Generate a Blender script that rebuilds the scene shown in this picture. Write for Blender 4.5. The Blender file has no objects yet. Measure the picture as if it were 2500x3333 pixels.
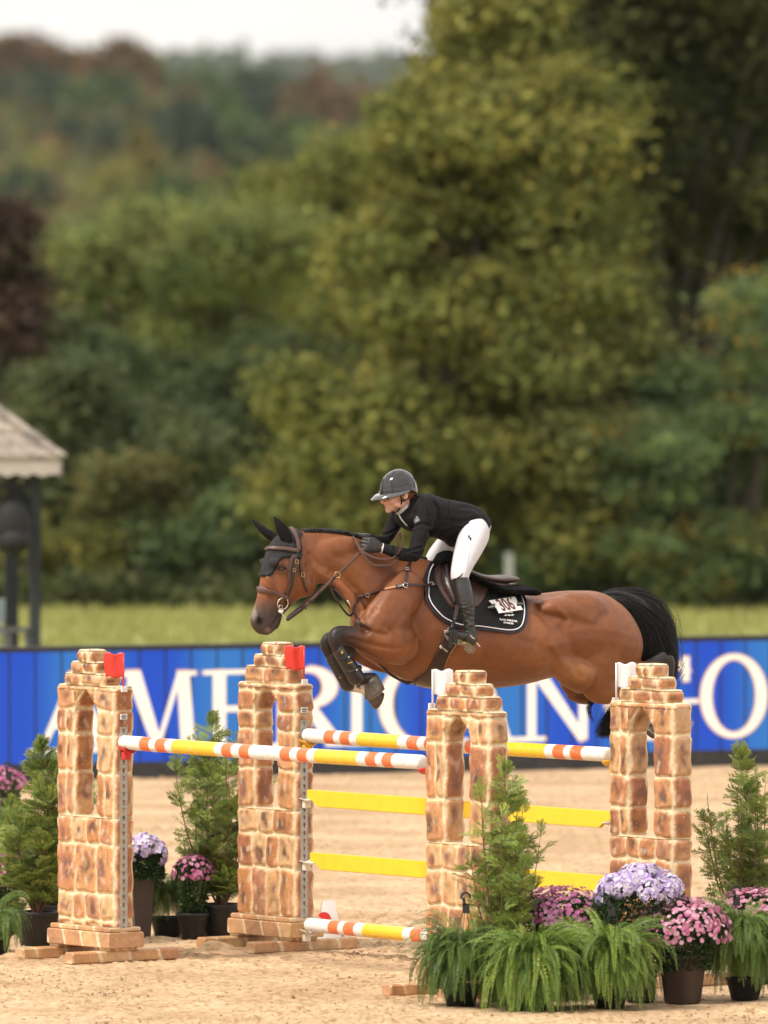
import bpy, bmesh, math, random
import numpy as np
from mathutils import Vector, Matrix, noise
from mathutils.bvhtree import BVHTree
R = math.radians
scene = bpy.context.scene
# ------------------------------------------------------------------ camera, sky, sun, exposure
FPX = 32400.0          # focal length in photo pixels (photo is 2500 x 3333)
HORIZ = 900.0          # photo row of the true horizon
CAMZ = 4.19
CAMY = -60.0
TILT = math.atan((1666.5 - HORIZ) / FPX)
cam_data = bpy.data.cameras.new('camera')
cam = bpy.data.objects.new('camera', cam_data)
scene.collection.objects.link(cam)
cam.location = (0, CAMY, CAMZ)
cam.rotation_euler = (R(90) - TILT, 0, 0)
cam_data.sensor_fit = 'HORIZONTAL'
cam_data.sensor_width = 36.0
cam_data.lens = 36.0 * FPX / 2500.0
cam_data.clip_start = 1.0
cam_data.clip_end = 9000.0
cam_data.dof.use_dof = True
cam_data.dof.focus_distance = 59.9
cam_data.dof.aperture_fstop = 3.5
scene.camera = cam

SUN_EL, SUN_AZ = R(52), R(-128)       # azimuth measured from +Y towards +X
world = bpy.data.worlds.new('World')
scene.world = world
world.use_nodes = True
wn, wl = world.node_tree.nodes, world.node_tree.links
wn.clear()
w_out = wn.new('ShaderNodeOutputWorld')
w_bg = wn.new('ShaderNodeBackground'); w_bg.inputs[1].default_value = 0.09
w_sky = wn.new('ShaderNodeTexSky'); w_sky.sky_type = 'NISHITA'; w_sky.sun_disc = False
w_sky.sun_elevation = SUN_EL; w_sky.sun_rotation = SUN_AZ
w_sky.air_density = 1.0; w_sky.dust_density = 3.0; w_sky.altitude = 200
w_tc = wn.new('ShaderNodeTexCoord')
w_map = wn.new('ShaderNodeMapping'); w_map.inputs['Scale'].default_value = (1.0, 1.0, 3.2)
w_noise = wn.new('ShaderNodeTexNoise'); w_noise.inputs['Scale'].default_value = 2.2
w_noise.inputs['Detail'].default_value = 7.0; w_noise.inputs['Roughness'].default_value = 0.6
w_cr = wn.new('ShaderNodeValToRGB')
w_cr.color_ramp.elements[0].position = 0.30; w_cr.color_ramp.elements[0].color = (5.0, 5.0, 5.1, 1)
w_cr.color_ramp.elements[1].position = 0.72; w_cr.color_ramp.elements[1].color = (12.6, 11.5, 10.2, 1)
w_mix = wn.new('ShaderNodeMixRGB'); w_mix.inputs[0].default_value = 0.86
wl.new(w_tc.outputs['Generated'], w_map.inputs['Vector'])
wl.new(w_map.outputs[0], w_noise.inputs['Vector'])
wl.new(w_noise.outputs['Fac'], w_cr.inputs['Fac'])
wl.new(w_sky.outputs[0], w_mix.inputs[1]); wl.new(w_cr.outputs[0], w_mix.inputs[2])
w_sep = wn.new('ShaderNodeSeparateXYZ'); w_gr = wn.new('ShaderNodeMapRange')        # an overcast sky is dimmer low over the horizon
w_gr.inputs['From Min'].default_value = 0.0; w_gr.inputs['From Max'].default_value = 0.55; w_gr.inputs['To Min'].default_value = 1.34; w_gr.inputs['To Max'].default_value = 1.32
w_mul = wn.new('ShaderNodeMixRGB'); w_mul.blend_type = 'MULTIPLY'; w_mul.inputs[0].default_value = 1.0
wl.new(w_tc.outputs['Generated'], w_sep.inputs[0]); wl.new(w_sep.outputs[2], w_gr.inputs['Value'])
wl.new(w_mix.outputs[0], w_mul.inputs[1]); wl.new(w_gr.outputs[0], w_mul.inputs[2]); wl.new(w_mul.outputs[0], w_bg.inputs[0]); wl.new(w_bg.outputs[0], w_out.inputs[0])

sun_d = bpy.data.lights.new('sun', 'SUN'); sun_d.energy = 2.6; sun_d.angle = R(10)
sun_d.color = (1.0, 0.90, 0.77)
sun = bpy.data.objects.new('sun', sun_d); scene.collection.objects.link(sun)
_sd = Vector((math.sin(SUN_AZ) * math.cos(SUN_EL), math.cos(SUN_AZ) * math.cos(SUN_EL), math.sin(SUN_EL)))
sun.rotation_euler = _sd.to_track_quat('Z', 'Y').to_euler()
sun.location = (0, -20, 40)
scene.view_settings.view_transform = 'Standard'
scene.view_settings.look = 'None'
scene.view_settings.exposure = 0.52
scene.view_settings.gamma = 1.0
scene.cycles.use_denoising = True
scene.cycles.max_bounces = 6
scene.cycles.transparent_max_bounces = 8

# ------------------------------------------------------------------ pixel <-> world helpers (used only to measure the place)
CAM = Vector((0, CAMY, CAMZ))
_ct, _st = math.cos(TILT), math.sin(TILT)
def ray(px, py):
    x = (px - 1250.0) / FPX; y = (1666.5 - py) / FPX
    return Vector((x, _ct + y * _st, -_st + y * _ct))       # not unit: depth 1 along view axis
def G(px, py, z=0.0):
    d = ray(px, py); t = (z - CAMZ) / d.z
    return CAM + d * t
def DP(px, py, dist):          # point at Y-distance 'dist' from the camera
    d = ray(px, py); return CAM + d * (dist / d.y)
def proj(p):
    v = Vector(p) - CAM
    zc = v.y * _ct - v.z * _st; yc = v.y * _st + v.z * _ct
    return (1250.0 + FPX * v.x / zc, 1666.5 - FPX * yc / zc)
# horse frame: midplane, H = forward, L = lateral (towards the camera side)
PHI = R(28)
HF = Vector((-math.cos(PHI), -math.sin(PHI), 0)); HL = Vector((math.sin(PHI), -math.cos(PHI), 0))
HO = DP(1500, 2000, 60.35); HO.z = 0
def P(px, py, s=0.0):
    d = ray(px, py); o = HO + HL * s
    t = (o - CAM).dot(HL) / d.dot(HL)
    return CAM + d * t
def S_of(p): return (Vector(p) - HO).dot(HL)
PXM = 540.0

# ------------------------------------------------------------------ object helpers
COL = scene.collection
def tag(o, label=None, cat=None, group=None, kind=None):
    if label: o['label'] = label
    if cat: o['category'] = cat
    if group: o['group'] = group
    if kind: o['kind'] = kind
    return o
def empty(name, loc=(0, 0, 0), label=None, cat=None, group=None, kind=None):
    o = bpy.data.objects.new(name, None); COL.objects.link(o); o.location = loc
    o.empty_display_size = 0.1
    return tag(o, label, cat, group, kind)
def link(name, me, m=None, parent=None, smooth=False):
    o = bpy.data.objects.new(name, me); COL.objects.link(o)
    if m is not None and not me.materials: me.materials.append(m)
    if smooth:
        me.polygons.foreach_set('use_smooth', [True] * len(me.polygons))
    if parent is not None:
        o.parent = parent
        def wm(p): return (wm(p.parent) if p.parent else Matrix.Identity(4)) @ p.matrix_parent_inverse @ p.matrix_basis
        o.matrix_parent_inverse = wm(parent).inverted()
    return o
def obj(name, bm, m=None, parent=None, smooth=False, recalc=True):
    me = bpy.data.meshes.new(name)
    if recalc: bmesh.ops.recalc_face_normals(bm, faces=bm.faces)
    bm.to_mesh(me); bm.free()
    return link(name, me, m, parent, smooth)
def copy_tree(o, parent=None, loc=None, rotz=None, scale=None):
    c = o.copy(); COL.objects.link(c)
    if parent is not None:
        c.parent = parent
    for ch in list(o.children):
        copy_tree(ch, c)
    if loc is not None: c.location = loc
    if rotz is not None: c.rotation_euler = (0, 0, rotz)
    if scale is not None: c.scale = scale
    return c

def mat(name, col, rough=0.6, var=0.0, vscale=8.0, bump=0.0, bscale=40.0, spec=0.5, metal=0.0,
        attr=None, sheen=0.0, coat=0.0, col2=None, detail=6.0, trans=0.0, bdist=0.004, emit=None, estr=0.0, sss=0.0):
    m = bpy.data.materials.new(name); m.use_nodes = True
    nt = m.node_tree; n, l = nt.nodes, nt.links
    b = n['Principled BSDF']
    b.inputs['Roughness'].default_value = rough
    b.inputs['Specular IOR Level'].default_value = spec
    b.inputs['Metallic'].default_value = metal
    b.inputs['Coat Weight'].default_value = coat
    b.inputs['Coat Roughness'].default_value = 0.08
    b.inputs['Sheen Weight'].default_value = sheen
    if sss: b.inputs['Subsurface Weight'].default_value = sss; b.inputs['Subsurface Scale'].default_value = 0.01
    c = (*col, 1)
    tc = n.new('ShaderNodeTexCoord')
    src = None
    if attr:
        a = n.new('ShaderNodeAttribute'); a.attribute_name = attr; src = a.outputs['Color']
    if var > 0 or col2:
        ns = n.new('ShaderNodeTexNoise'); ns.inputs['Scale'].default_value = vscale
        ns.inputs['Detail'].default_value = detail; ns.inputs['Roughness'].default_value = 0.62
        l.new(tc.outputs['Object'], ns.inputs['Vector'])
        if col2:
            cr = n.new('ShaderNodeValToRGB')
            cr.color_ramp.elements[0].position = 0.36; cr.color_ramp.elements[1].position = 0.64
            cr.color_ramp.elements[0].color = c; cr.color_ramp.elements[1].color = (*col2, 1)
            l.new(ns.outputs['Fac'], cr.inputs['Fac']); src2 = cr.outputs['Color']
            if src is None: src = src2
        hv = n.new('ShaderNodeMixRGB'); hv.blend_type = 'MULTIPLY'; hv.inputs[0].default_value = 1.0
        mr = n.new('ShaderNodeMapRange')
        mr.inputs['From Min'].default_value = 0.3; mr.inputs['From Max'].default_value = 0.7
        mr.inputs['To Min'].default_value = 1 - var; mr.inputs['To Max'].default_value = 1 + var
        ns2 = n.new('ShaderNodeTexNoise'); ns2.inputs['Scale'].default_value = vscale * 2.3
        ns2.inputs['Detail'].default_value = detail
        l.new(tc.outputs['Object'], ns2.inputs['Vector'])
        l.new(ns2.outputs['Fac'], mr.inputs['Value'])
        if src is None: hv.inputs[1].default_value = c
        else: l.new(src, hv.inputs[1])
        l.new(mr.outputs[0], hv.inputs[2]); src = hv.outputs[0]
    if src is None: b.inputs['Base Color'].default_value = c
    else: l.new(src, b.inputs['Base Color'])
    if bump > 0:
        nb = n.new('ShaderNodeTexNoise'); nb.inputs['Scale'].default_value = bscale; nb.inputs['Detail'].default_value = 5
        l.new(tc.outputs['Object'], nb.inputs['Vector'])
        bp = n.new('ShaderNodeBump'); bp.inputs['Strength'].default_value = bump; bp.inputs['Distance'].default_value = bdist
        l.new(nb.outputs['Fac'], bp.inputs['Height']); l.new(bp.outputs[0], b.inputs['Normal'])
    if trans > 0:
        tb = n.new('ShaderNodeBsdfTranslucent'); mx = n.new('ShaderNodeMixShader'); mx.inputs[0].default_value = trans
        if src is None: tb.inputs[0].default_value = c
        else: l.new(src, tb.inputs[0])
        l.new(b.outputs[0], mx.inputs[1]); l.new(tb.outputs[0], mx.inputs[2])
        l.new(mx.outputs[0], n['Material Output'].inputs[0])
    if emit:
        b.inputs['Emission Color'].default_value = (*emit, 1); b.inputs['Emission Strength'].default_value = estr
    return m

def box(bm, c, sx, sy, sz, ux=Vector((1, 0, 0)), uy=Vector((0, 1, 0)), uz=Vector((0, 0, 1)), bev=0.0):
    c = Vector(c); vs = []
    b2 = bmesh.new()
    for k in (-1, 1):
        for j in (-1, 1):
            for i in (-1, 1):
                vs.append(b2.verts.new(c + ux * (i * sx / 2) + uy * (j * sy / 2) + uz * (k * sz / 2)))
    for f in ((0, 2, 3, 1), (4, 5, 7, 6), (0, 1, 5, 4), (2, 6, 7, 3), (0, 4, 6, 2), (1, 3, 7, 5)):
        b2.faces.new([vs[i] for i in f])
    if bev > 0: bmesh.ops.bevel(b2, geom=b2.edges[:], offset=bev, segments=2, affect='EDGES', profile=0.6)
    merge(bm, b2)
def merge(bm, b2):
    mp = {}
    for v in b2.verts: mp[v] = bm.verts.new(v.co)
    for f in b2.faces:
        try: bm.faces.new([mp[v] for v in f.verts])
        except ValueError: pass
    b2.free()
def loft(bm, rings, caps=True, closed=True):
    rv = [[bm.verts.new(p) for p in r] for r in rings]
    n = len(rv[0])
    for a, b in zip(rv[:-1], rv[1:]):
        for i in range(n if closed else n - 1):
            bm.faces.new((a[i], a[(i + 1) % n], b[(i + 1) % n], b[i]))
    if caps and closed:
        for r in (rv[0], rv[-1]):
            c = Vector((0, 0, 0))
            for v in r: c += v.co
            cv = bm.verts.new(c / n)
            for i in range(n): bm.faces.new((r[i], r[(i + 1) % n], cv))
    return rv
def catmull(pts, sub):
    """densify a list of tuples/Vectors"""
    A = [np.array(p, dtype=float) for p in pts]; out = []
    for i in range(len(A) - 1):
        p0 = A[max(i - 1, 0)]; p1 = A[i]; p2 = A[i + 1]; p3 = A[min(i + 2, len(A) - 1)]
        for k in range(sub):
            t = k / sub
            out.append(0.5 * ((2 * p1) + (-p0 + p2) * t + (2 * p0 - 5 * p1 + 4 * p2 - p3) * t * t + (-p0 + 3 * p1 - 3 * p2 + p3) * t ** 3))
    out.append(A[-1]); return out
def tube(bm, pts, rad, n=10, rad2=None, lat=None, caps=True, sub=1):
    """pts: vectors, rad: in-plane radius per point (scalar or list), rad2: radius along 'lat'"""
    N = len(pts)
    rad = [rad] * N if not hasattr(rad, '__len__') else list(rad)
    rad2 = rad if rad2 is None else ([rad2] * N if not hasattr(rad2, '__len__') else list(rad2))
    if sub > 1:
        d = catmull([(*p, a, b) for p, a, b in zip(pts, rad, rad2)], sub)
        pts = [Vector(q[:3]) for q in d]; rad = [max(q[3], 1e-4) for q in d]; rad2 = [max(q[4], 1e-4) for q in d]
    pts = [Vector(p) for p in pts]; N = len(pts); rings = []
    ref = Vector(lat) if lat is not None else None
    prev = None
    for i in range(N):
        t = (pts[min(i + 1, N - 1)] - pts[max(i - 1, 0)])
        if t.length < 1e-9: t = Vector((0, 0, 1))
        t.normalize()
        if ref is not None: l2 = ref - t * ref.dot(t)
        else:
            if prev is None:
                a = Vector((0, 0, 1)) if abs(t.z) < 0.8 else Vector((1, 0, 0))
                l2 = a.cross(t)
            else: l2 = prev - t * prev.dot(t)
        if l2.length < 1e-6: l2 = t.orthogonal()
        l2.normalize(); prev = l2
        nn = t.cross(l2).normalized()
        rings.append([pts[i] + nn * (rad[i] * math.cos(2 * math.pi * k / n)) + l2 * (rad2[i] * math.sin(2 * math.pi * k / n)) for k in range(n)])
    loft(bm, rings, caps)
def ellipsoid(bm, c, a, b, cc, n=16, m=10):
    """a,b,cc: semi-axis vectors"""
    c = Vector(c); rings = []
    for j in range(1, m):
        th = math.pi * j / m
        rings.append([c + cc * math.cos(th) + (a * math.cos(2 * math.pi * i / n) + b * math.sin(2 * math.pi * i / n)) * math.sin(th) for i in range(n)])
    rv = loft(bm, rings, caps=False)
    t = bm.verts.new(c + cc); bo = bm.verts.new(c - cc)
    for i in range(n):
        bm.faces.new((rv[0][i], rv[0][(i + 1) % n], t)); bm.faces.new((rv[-1][i], rv[-1][(i + 1) % n], bo))
def fuse(name, bm, voxel=0.01, smooth=4, m=None, parent=None, fac=0.5):
    """joins overlapping closed shapes into one continuous skin"""
    me = bpy.data.meshes.new(name + '_src'); bmesh.ops.recalc_face_normals(bm, faces=bm.faces); bm.to_mesh(me); bm.free()
    o = bpy.data.objects.new('tmp_src', me); COL.objects.link(o)
    md = o.modifiers.new('r', 'REMESH'); md.mode = 'VOXEL'; md.voxel_size = voxel
    if smooth:
        ms = o.modifiers.new('s', 'SMOOTH'); ms.factor = fac; ms.iterations = smooth
    dg = bpy.context.evaluated_depsgraph_get(); dg.update()
    out = bpy.data.meshes.new_from_object(o.evaluated_get(dg)); out.name = name
    bpy.data.objects.remove(o); bpy.data.meshes.remove(me)
    out.materials.clear()
    return link(name, out, m, parent, smooth=True)
def paint(o, fn, name='Col'):
    me = o.data
    at = me.color_attributes.new(name, 'FLOAT_COLOR', 'POINT')
    buf = np.ones((len(me.vertices), 4), dtype=np.float32)
    for i, v in enumerate(me.vertices):
        buf[i, :3] = fn(v.co, v.normal)
    at.data.foreach_set('color', buf.ravel())
def sst(a, b, x):
    t = min(max((x - a) / (b - a), 0.0), 1.0); return t * t * (3 - 2 * t)
def lerp3(a, b, t): return tuple(a[i] + (b[i] - a[i]) * t for i in range(3))
def segdist(p, a, b):
    ax, ay = a; bx, by = b; px, py = p; dx, dy = bx - ax, by - ay
    L2 = dx * dx + dy * dy
    t = 0 if L2 == 0 else max(0, min(1, ((px - ax) * dx + (py - ay) * dy) / L2))
    return math.hypot(px - ax - t * dx, py - ay - t * dy), t
def polydist(p, pl):
    return min(segdist(p, pl[i], pl[i + 1])[0] for i in range(len(pl) - 1))
def inside(p, poly):
    x, y = p; c = False; j = len(poly) - 1
    for i in range(len(poly)):
        xi, yi = poly[i]; xj, yj = poly[j]
        if (yi > y) != (yj > y) and x < (xj - xi) * (y - yi) / (yj - yi) + xi: c = not c
        j = i
    return c
# ================================================================== SETTING
def quads_mesh(name, V, C=None, nper=4):
    """V: (N,nper,3) array of polygons, C: (N,3) colours"""
    N = V.shape[0]
    me = bpy.data.meshes.new(name)
    me.vertices.add(N * nper); me.vertices.foreach_set('co', V.reshape(-1).astype(np.float32))
    me.loops.add(N * nper); me.loops.foreach_set('vertex_index', np.arange(N * nper, dtype=np.int32))
    me.polygons.add(N)
    me.polygons.foreach_set('loop_start', np.arange(0, N * nper, nper, dtype=np.int32))
    me.polygons.foreach_set('loop_total', np.full(N, nper, dtype=np.int32))
    me.update(calc_edges=True)
    if C is not None:
        at = me.color_attributes.new('Col', 'FLOAT_COLOR', 'POINT')
        cc = np.ones((N, nper, 4), dtype=np.float32); cc[:, :, :3] = C[:, None, :]
        at.data.foreach_set('color', cc.ravel())
    return me
def grid_mesh(name, xs, ys, Z, m, parent=None):
    nx, ny = len(xs), len(ys)
    X, Y = np.meshgrid(xs, ys, indexing='ij')
    V = np.stack([X, Y, Z], -1).reshape(-1, 3).astype(np.float32)
    ii, jj = np.meshgrid(np.arange(nx - 1), np.arange(ny - 1), indexing='ij')
    a = (ii * ny + jj).ravel(); F = np.stack([a, a + ny, a + ny + 1, a + 1], 1).astype(np.int32)
    me = bpy.data.meshes.new(name)
    me.vertices.add(len(V)); me.vertices.foreach_set('co', V.ravel())
    me.loops.add(F.size); me.loops.foreach_set('vertex_index', F.ravel())
    me.polygons.add(len(F)); me.polygons.foreach_set('loop_start', np.arange(0, F.size, 4, dtype=np.int32))
    me.polygons.foreach_set('loop_total', np.full(len(F), 4, dtype=np.int32))
    me.update(calc_edges=True)
    return link(name, me, m, parent, smooth=True)
rs = np.random.RandomState(7)
def vnoise(X, Y, sx, sy, seed, octv=3, gain=0.5):
    """value noise on arrays"""
    out = np.zeros_like(X); amp = 1.0; tot = 0
    for o in range(octv):
        r = np.random.RandomState(seed + o * 17); T = r.rand(256, 256)
        u = X / sx * (2 ** o) + 1000; v = Y / sy * (2 ** o) + 1000
        i0 = np.floor(u).astype(int); j0 = np.floor(v).astype(int); fu = u - i0; fv = v - j0
        fu = fu * fu * (3 - 2 * fu); fv = fv * fv * (3 - 2 * fv)
        g = lambda a, b: T[a % 256, b % 256]
        out += amp * ((g(i0, j0) * (1 - fu) + g(i0 + 1, j0) * fu) * (1 - fv) + (g(i0, j0 + 1) * (1 - fu) + g(i0 + 1, j0 + 1) * fu) * fv)
        tot += amp; amp *= gain
    return out / tot - 0.5
# ---- arena sand
def ease_range(a, b, step): return np.arange(a, b, step)
sx_ = np.concatenate([np.array([-60, -30, -15, -8, -5]), np.arange(-3.3, 3.31, 0.024), np.array([5, 8, 15, 30, 60])])
sy_ = np.concatenate([np.array([-66, -50, -30, -15, -9]), np.arange(-6.5, 5.5, 0.011), np.arange(5.5, 25.2, 0.05)])
XX, YY = np.meshgrid(sx_, sy_, indexing='ij')
near = np.clip((np.abs(XX) < 3.4) * (YY > -7), 0, 1)
soft = np.clip(vnoise(XX, YY, 1.7, 1.7, 3, 2) + 0.62, 0.2, 1)
ZZ = 0.022 * vnoise(XX, YY, 0.8, 1.1, 11, 3)
ZZ += 0.022 * soft * vnoise(XX, YY, 0.14, 0.12, 21, 3)
ridge = 1 - np.abs(vnoise(XX + 0.3 * vnoise(XX, YY, 1.0, 1.0, 5), YY, 0.55, 0.10, 31, 3)) * 6
ZZ += 0.006 * np.clip(ridge, 0, 1) * soft
lump = np.clip(vnoise(XX, YY, 0.035, 0.05, 41, 2) - 0.10, 0, 1) * np.clip(vnoise(XX, YY, 0.6, 0.8, 47, 2) + 0.08, 0, 1)
ZZ += 0.25 * lump
_r = np.random.RandomState(12)                      # hoof prints and scuffs
for _ in range(130):
    hx_, hy_, ha = (_r.rand() - .5) * 5.4, -5.5 + 11 * _r.rand(), _r.rand() * 6.28; i0, i1 = np.searchsorted(sx_, [hx_ - .16, hx_ + .16]); j0, j1 = np.searchsorted(sy_, [hy_ - .16, hy_ + .16])
    A, B = XX[i0:i1, j0:j1] - hx_, YY[i0:i1, j0:j1] - hy_; q1 = np.hypot(A, B); k_ = .5 + .8 * _r.rand()
    ZZ[i0:i1, j0:j1] += k_ * (-.024 * np.exp(-(q1 / .062) ** 4) + .014 * np.exp(-((q1 - .088) / .022) ** 2) * (1 + .7 * np.cos(np.arctan2(B, A) - ha)))
ZZ *= near
M_sand = bpy.data.materials.new('arena_sand'); M_sand.use_nodes = True
def _sand():
    nt = M_sand.node_tree; n, l = nt.nodes, nt.links; b = n['Principled BSDF']
    b.inputs['Roughness'].default_value = 0.95; b.inputs['Specular IOR Level'].default_value = 0.15
    tc = n.new('ShaderNodeTexCoord')
    mp = n.new('ShaderNodeMapping'); mp.inputs['Scale'].default_value = (1, 1.0, 1); l.new(tc.outputs['Object'], mp.inputs[0])
    n1 = n.new('ShaderNodeTexNoise'); n1.inputs['Scale'].default_value = 1.1; n1.inputs['Detail'].default_value = 6
    n2 = n.new('ShaderNodeTexNoise'); n2.inputs['Scale'].default_value = 16; n2.inputs['Detail'].default_value = 8; n2.inputs['Roughness'].default_value = 0.75
    for q in (n1, n2): l.new(mp.outputs[0], q.inputs['Vector'])
    cr = n.new('ShaderNodeValToRGB'); e = cr.color_ramp.elements
    e[0].position = 0.36; e[0].color = (0.43, 0.295, 0.175, 1); e[1].position = 0.62; e[1].color = (0.565, 0.415, 0.262, 1)
    l.new(n1.outputs['Fac'], cr.inputs[0])
    c2 = n.new('ShaderNodeValToRGB'); e = c2.color_ramp.elements
    e[0].position = 0.385; e[0].color = (0.47, 0.39, 0.31, 1); e[1].position = 0.52; e[1].color = (1.0, 1.0, 1.0, 1)
    l.new(n2.outputs['Fac'], c2.inputs[0])
    mx = n.new('ShaderNodeMixRGB'); mx.blend_type = 'MULTIPLY'; mx.inputs[0].default_value = 0.85
    l.new(cr.outputs[0], mx.inputs[1]); l.new(c2.outputs[0], mx.inputs[2]); l.new(mx.outputs[0], b.inputs['Base Color'])
    bp = n.new('ShaderNodeBump'); bp.inputs['Strength'].default_value = 0.5; bp.inputs['Distance'].default_value = 0.01
    l.new(n2.outputs['Fac'], bp.inputs['Height']); l.new(bp.outputs[0], b.inputs['Normal'])
_sand()
sand = tag(grid_mesh('arena_sand', sx_, sy_, ZZ, M_sand), kind='structure')
# ---- terrain (grass field, dip behind it, wooded escarpment, far ridge)
tx = np.concatenate([np.linspace(-900, -60, 22), np.linspace(-50, 50, 51), np.linspace(60, 900, 22)])
ty = np.concatenate([np.linspace(-70, 25, 12), np.linspace(26, 62, 19), np.linspace(66, 200, 30), np.linspace(220, 1500, 60), np.linspace(1600, 5200, 20)])
TX, TY = np.meshgrid(tx, ty, indexing='ij')
def tz(X, Y):
    d = Y + 60.0
    z = np.full_like(X, -0.06)
    s = np.clip((d - 127) / 60, 0, 1); z = z - 5.0 * s * s * (3 - 2 * s)
    ang = X / np.maximum(d, 1) * FPX + 1250          # bearing, as a photo column, shapes the escarpment
    crest = np.interp(ang, [-2500, 0, 500, 750, 1000, 1300, 2000, 4000], [26, 22.5, 20.5, 17.5, 16.0, 14.0, 10.0, 8])
    s = np.clip((d - 480) / 820, 0, 1); z = z + (crest + 5) * (s ** 1.3)
    s = np.clip((d - 1400) / 500, 0, 1); z = z - (crest + 5) * s
    s = np.clip((d - 2600) / 2000, 0, 1); z = z + (91 + 12 * vnoise(X, Y, 340, 900, 77, 3)) * s * s * (3 - 2 * s)
    return z
M_grass = mat('meadow_grass', (0.24, 0.27, 0.09), 0.9, var=0.30, vscale=0.9, col2=(0.35, 0.36, 0.11), spec=0.1)
terr = tag(grid_mesh('grass_field', tx, ty, tz(TX, TY), M_grass), kind='structure')
# tufts of grass on the part of the field that shows over the screen
N = 26000
gy = 27 + 40 * rs.rand(N) ** 1.3; gd = gy + 60; gx = (rs.rand(N) - 0.5) * gd / FPX * 3300
hgt = 0.05 + 0.09 * rs.rand(N); a = rs.rand(N) * math.pi; w = 0.02 + 0.03 * rs.rand(N)
lean = (rs.rand(N, 2) - 0.5) * 0.08
V = np.zeros((N, 3, 3)); dx = np.cos(a) * w; dy = np.sin(a) * w
V[:, 0] = np.stack([gx - dx, gy - dy, np.full(N, -0.08)], 1); V[:, 1] = np.stack([gx + dx, gy + dy, np.full(N, -0.08)], 1)
V[:, 2] = np.stack([gx + lean[:, 0], gy + lean[:, 1], hgt - 0.06], 1)
t = rs.rand(N, 1); Cg = np.array([[0.24, 0.265, 0.08]]) * (1 - t) + np.array([[0.38, 0.37, 0.14]]) * t
M_leafattr = mat('foliage', (0.1, 0.2, 0.05), 0.75, attr='Col', trans=0.36, spec=0.2)
o = link('grass', quads_mesh('grass', V, Cg, 3), M_leafattr); tag(o, 'short sunlit green meadow grass behind the blue screen', 'grass', kind='stuff')

# ================================================================== TREES
def leaf_cloud(lobes, nclump, nleaf, lsize, cols, seed, clump_r=0.35, flat=0.6, shell=0.55):
    """lobes: (centre, (rx,ry,rz)); leaves gather in clumps spread through each lobe's volume"""
    r = np.random.RandomState(seed)
    vol = np.array([l[1][0] * l[1][1] * l[1][2] for l in lobes]) ** 0.75; pr = vol / vol.sum()
    which = r.choice(len(lobes), nclump, p=pr)
    d = r.normal(size=(nclump, 3)); d /= np.linalg.norm(d, axis=1)[:, None]
    rad = shell + (1.05 - shell) * r.rand(nclump) ** 0.7
    C0 = np.array([lobes[i][0] for i in which]); RR = np.array([lobes[i][1] for i in which])
    cc = C0 + d * rad[:, None] * RR
    cs = clump_r * (0.6 + 0.9 * r.rand(nclump))
    ci = np.repeat(np.arange(nclump), nleaf); M = len(ci)
    off = r.normal(size=(M, 3)) * 0.5; off[:, 2] *= 0.6
    pos = cc[ci] + off * cs[ci][:, None]
    outw = d[ci] * 0.6 + r.normal(size=(M, 3)) * 0.7; outw[:, 2] += 0.45
    nrm = outw / np.linalg.norm(outw, axis=1)[:, None]
    t1 = np.cross(nrm, r.normal(size=(M, 3))); t1 /= np.linalg.norm(t1, axis=1)[:, None]
    t2 = np.cross(nrm, t1); sz = lsize * (0.6 + 0.8 * r.rand(M))[:, None]
    V = np.stack([pos - t1 * sz, pos + t2 * sz * flat, pos + t1 * sz, pos - t2 * sz * flat], 1)
    cols = np.array(cols); k = r.rand(nclump) ; kk = (k * len(cols)).astype(int) % len(cols)
    Cc = cols[kk] * (0.70 + 0.6 * r.rand(nclump))[:, None] * np.array([1.38, 1.38, 1.45])
    Cl = Cc[ci] * (0.8 + 0.4 * r.rand(M))[:, None]
    return V, Cl
M_bark = mat('bark', (0.06, 0.048, 0.038), 0.9, var=0.4, vscale=6, bump=0.6, bscale=20, bdist=0.03)
def trunk_mesh(bm, base, tops, r0, seed):
    rr = random.Random(seed); base = Vector(base)
    for k, tp in enumerate(tops):
        tp = Vector(tp); mid = base.lerp(tp, 0.5) + Vector((rr.uniform(-.3, .3), rr.uniform(-.3, .3), 0)) * r0 * 4
        r = r0 if k == 0 else r0 * 0.5
        tube(bm, [base + Vector((0, 0, -0.3)), base.lerp(mid, 0.5) + Vector((0, 0, 0.05)), mid, tp], [r, r * .8, r * .6, r * .2], n=8, sub=3)
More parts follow.
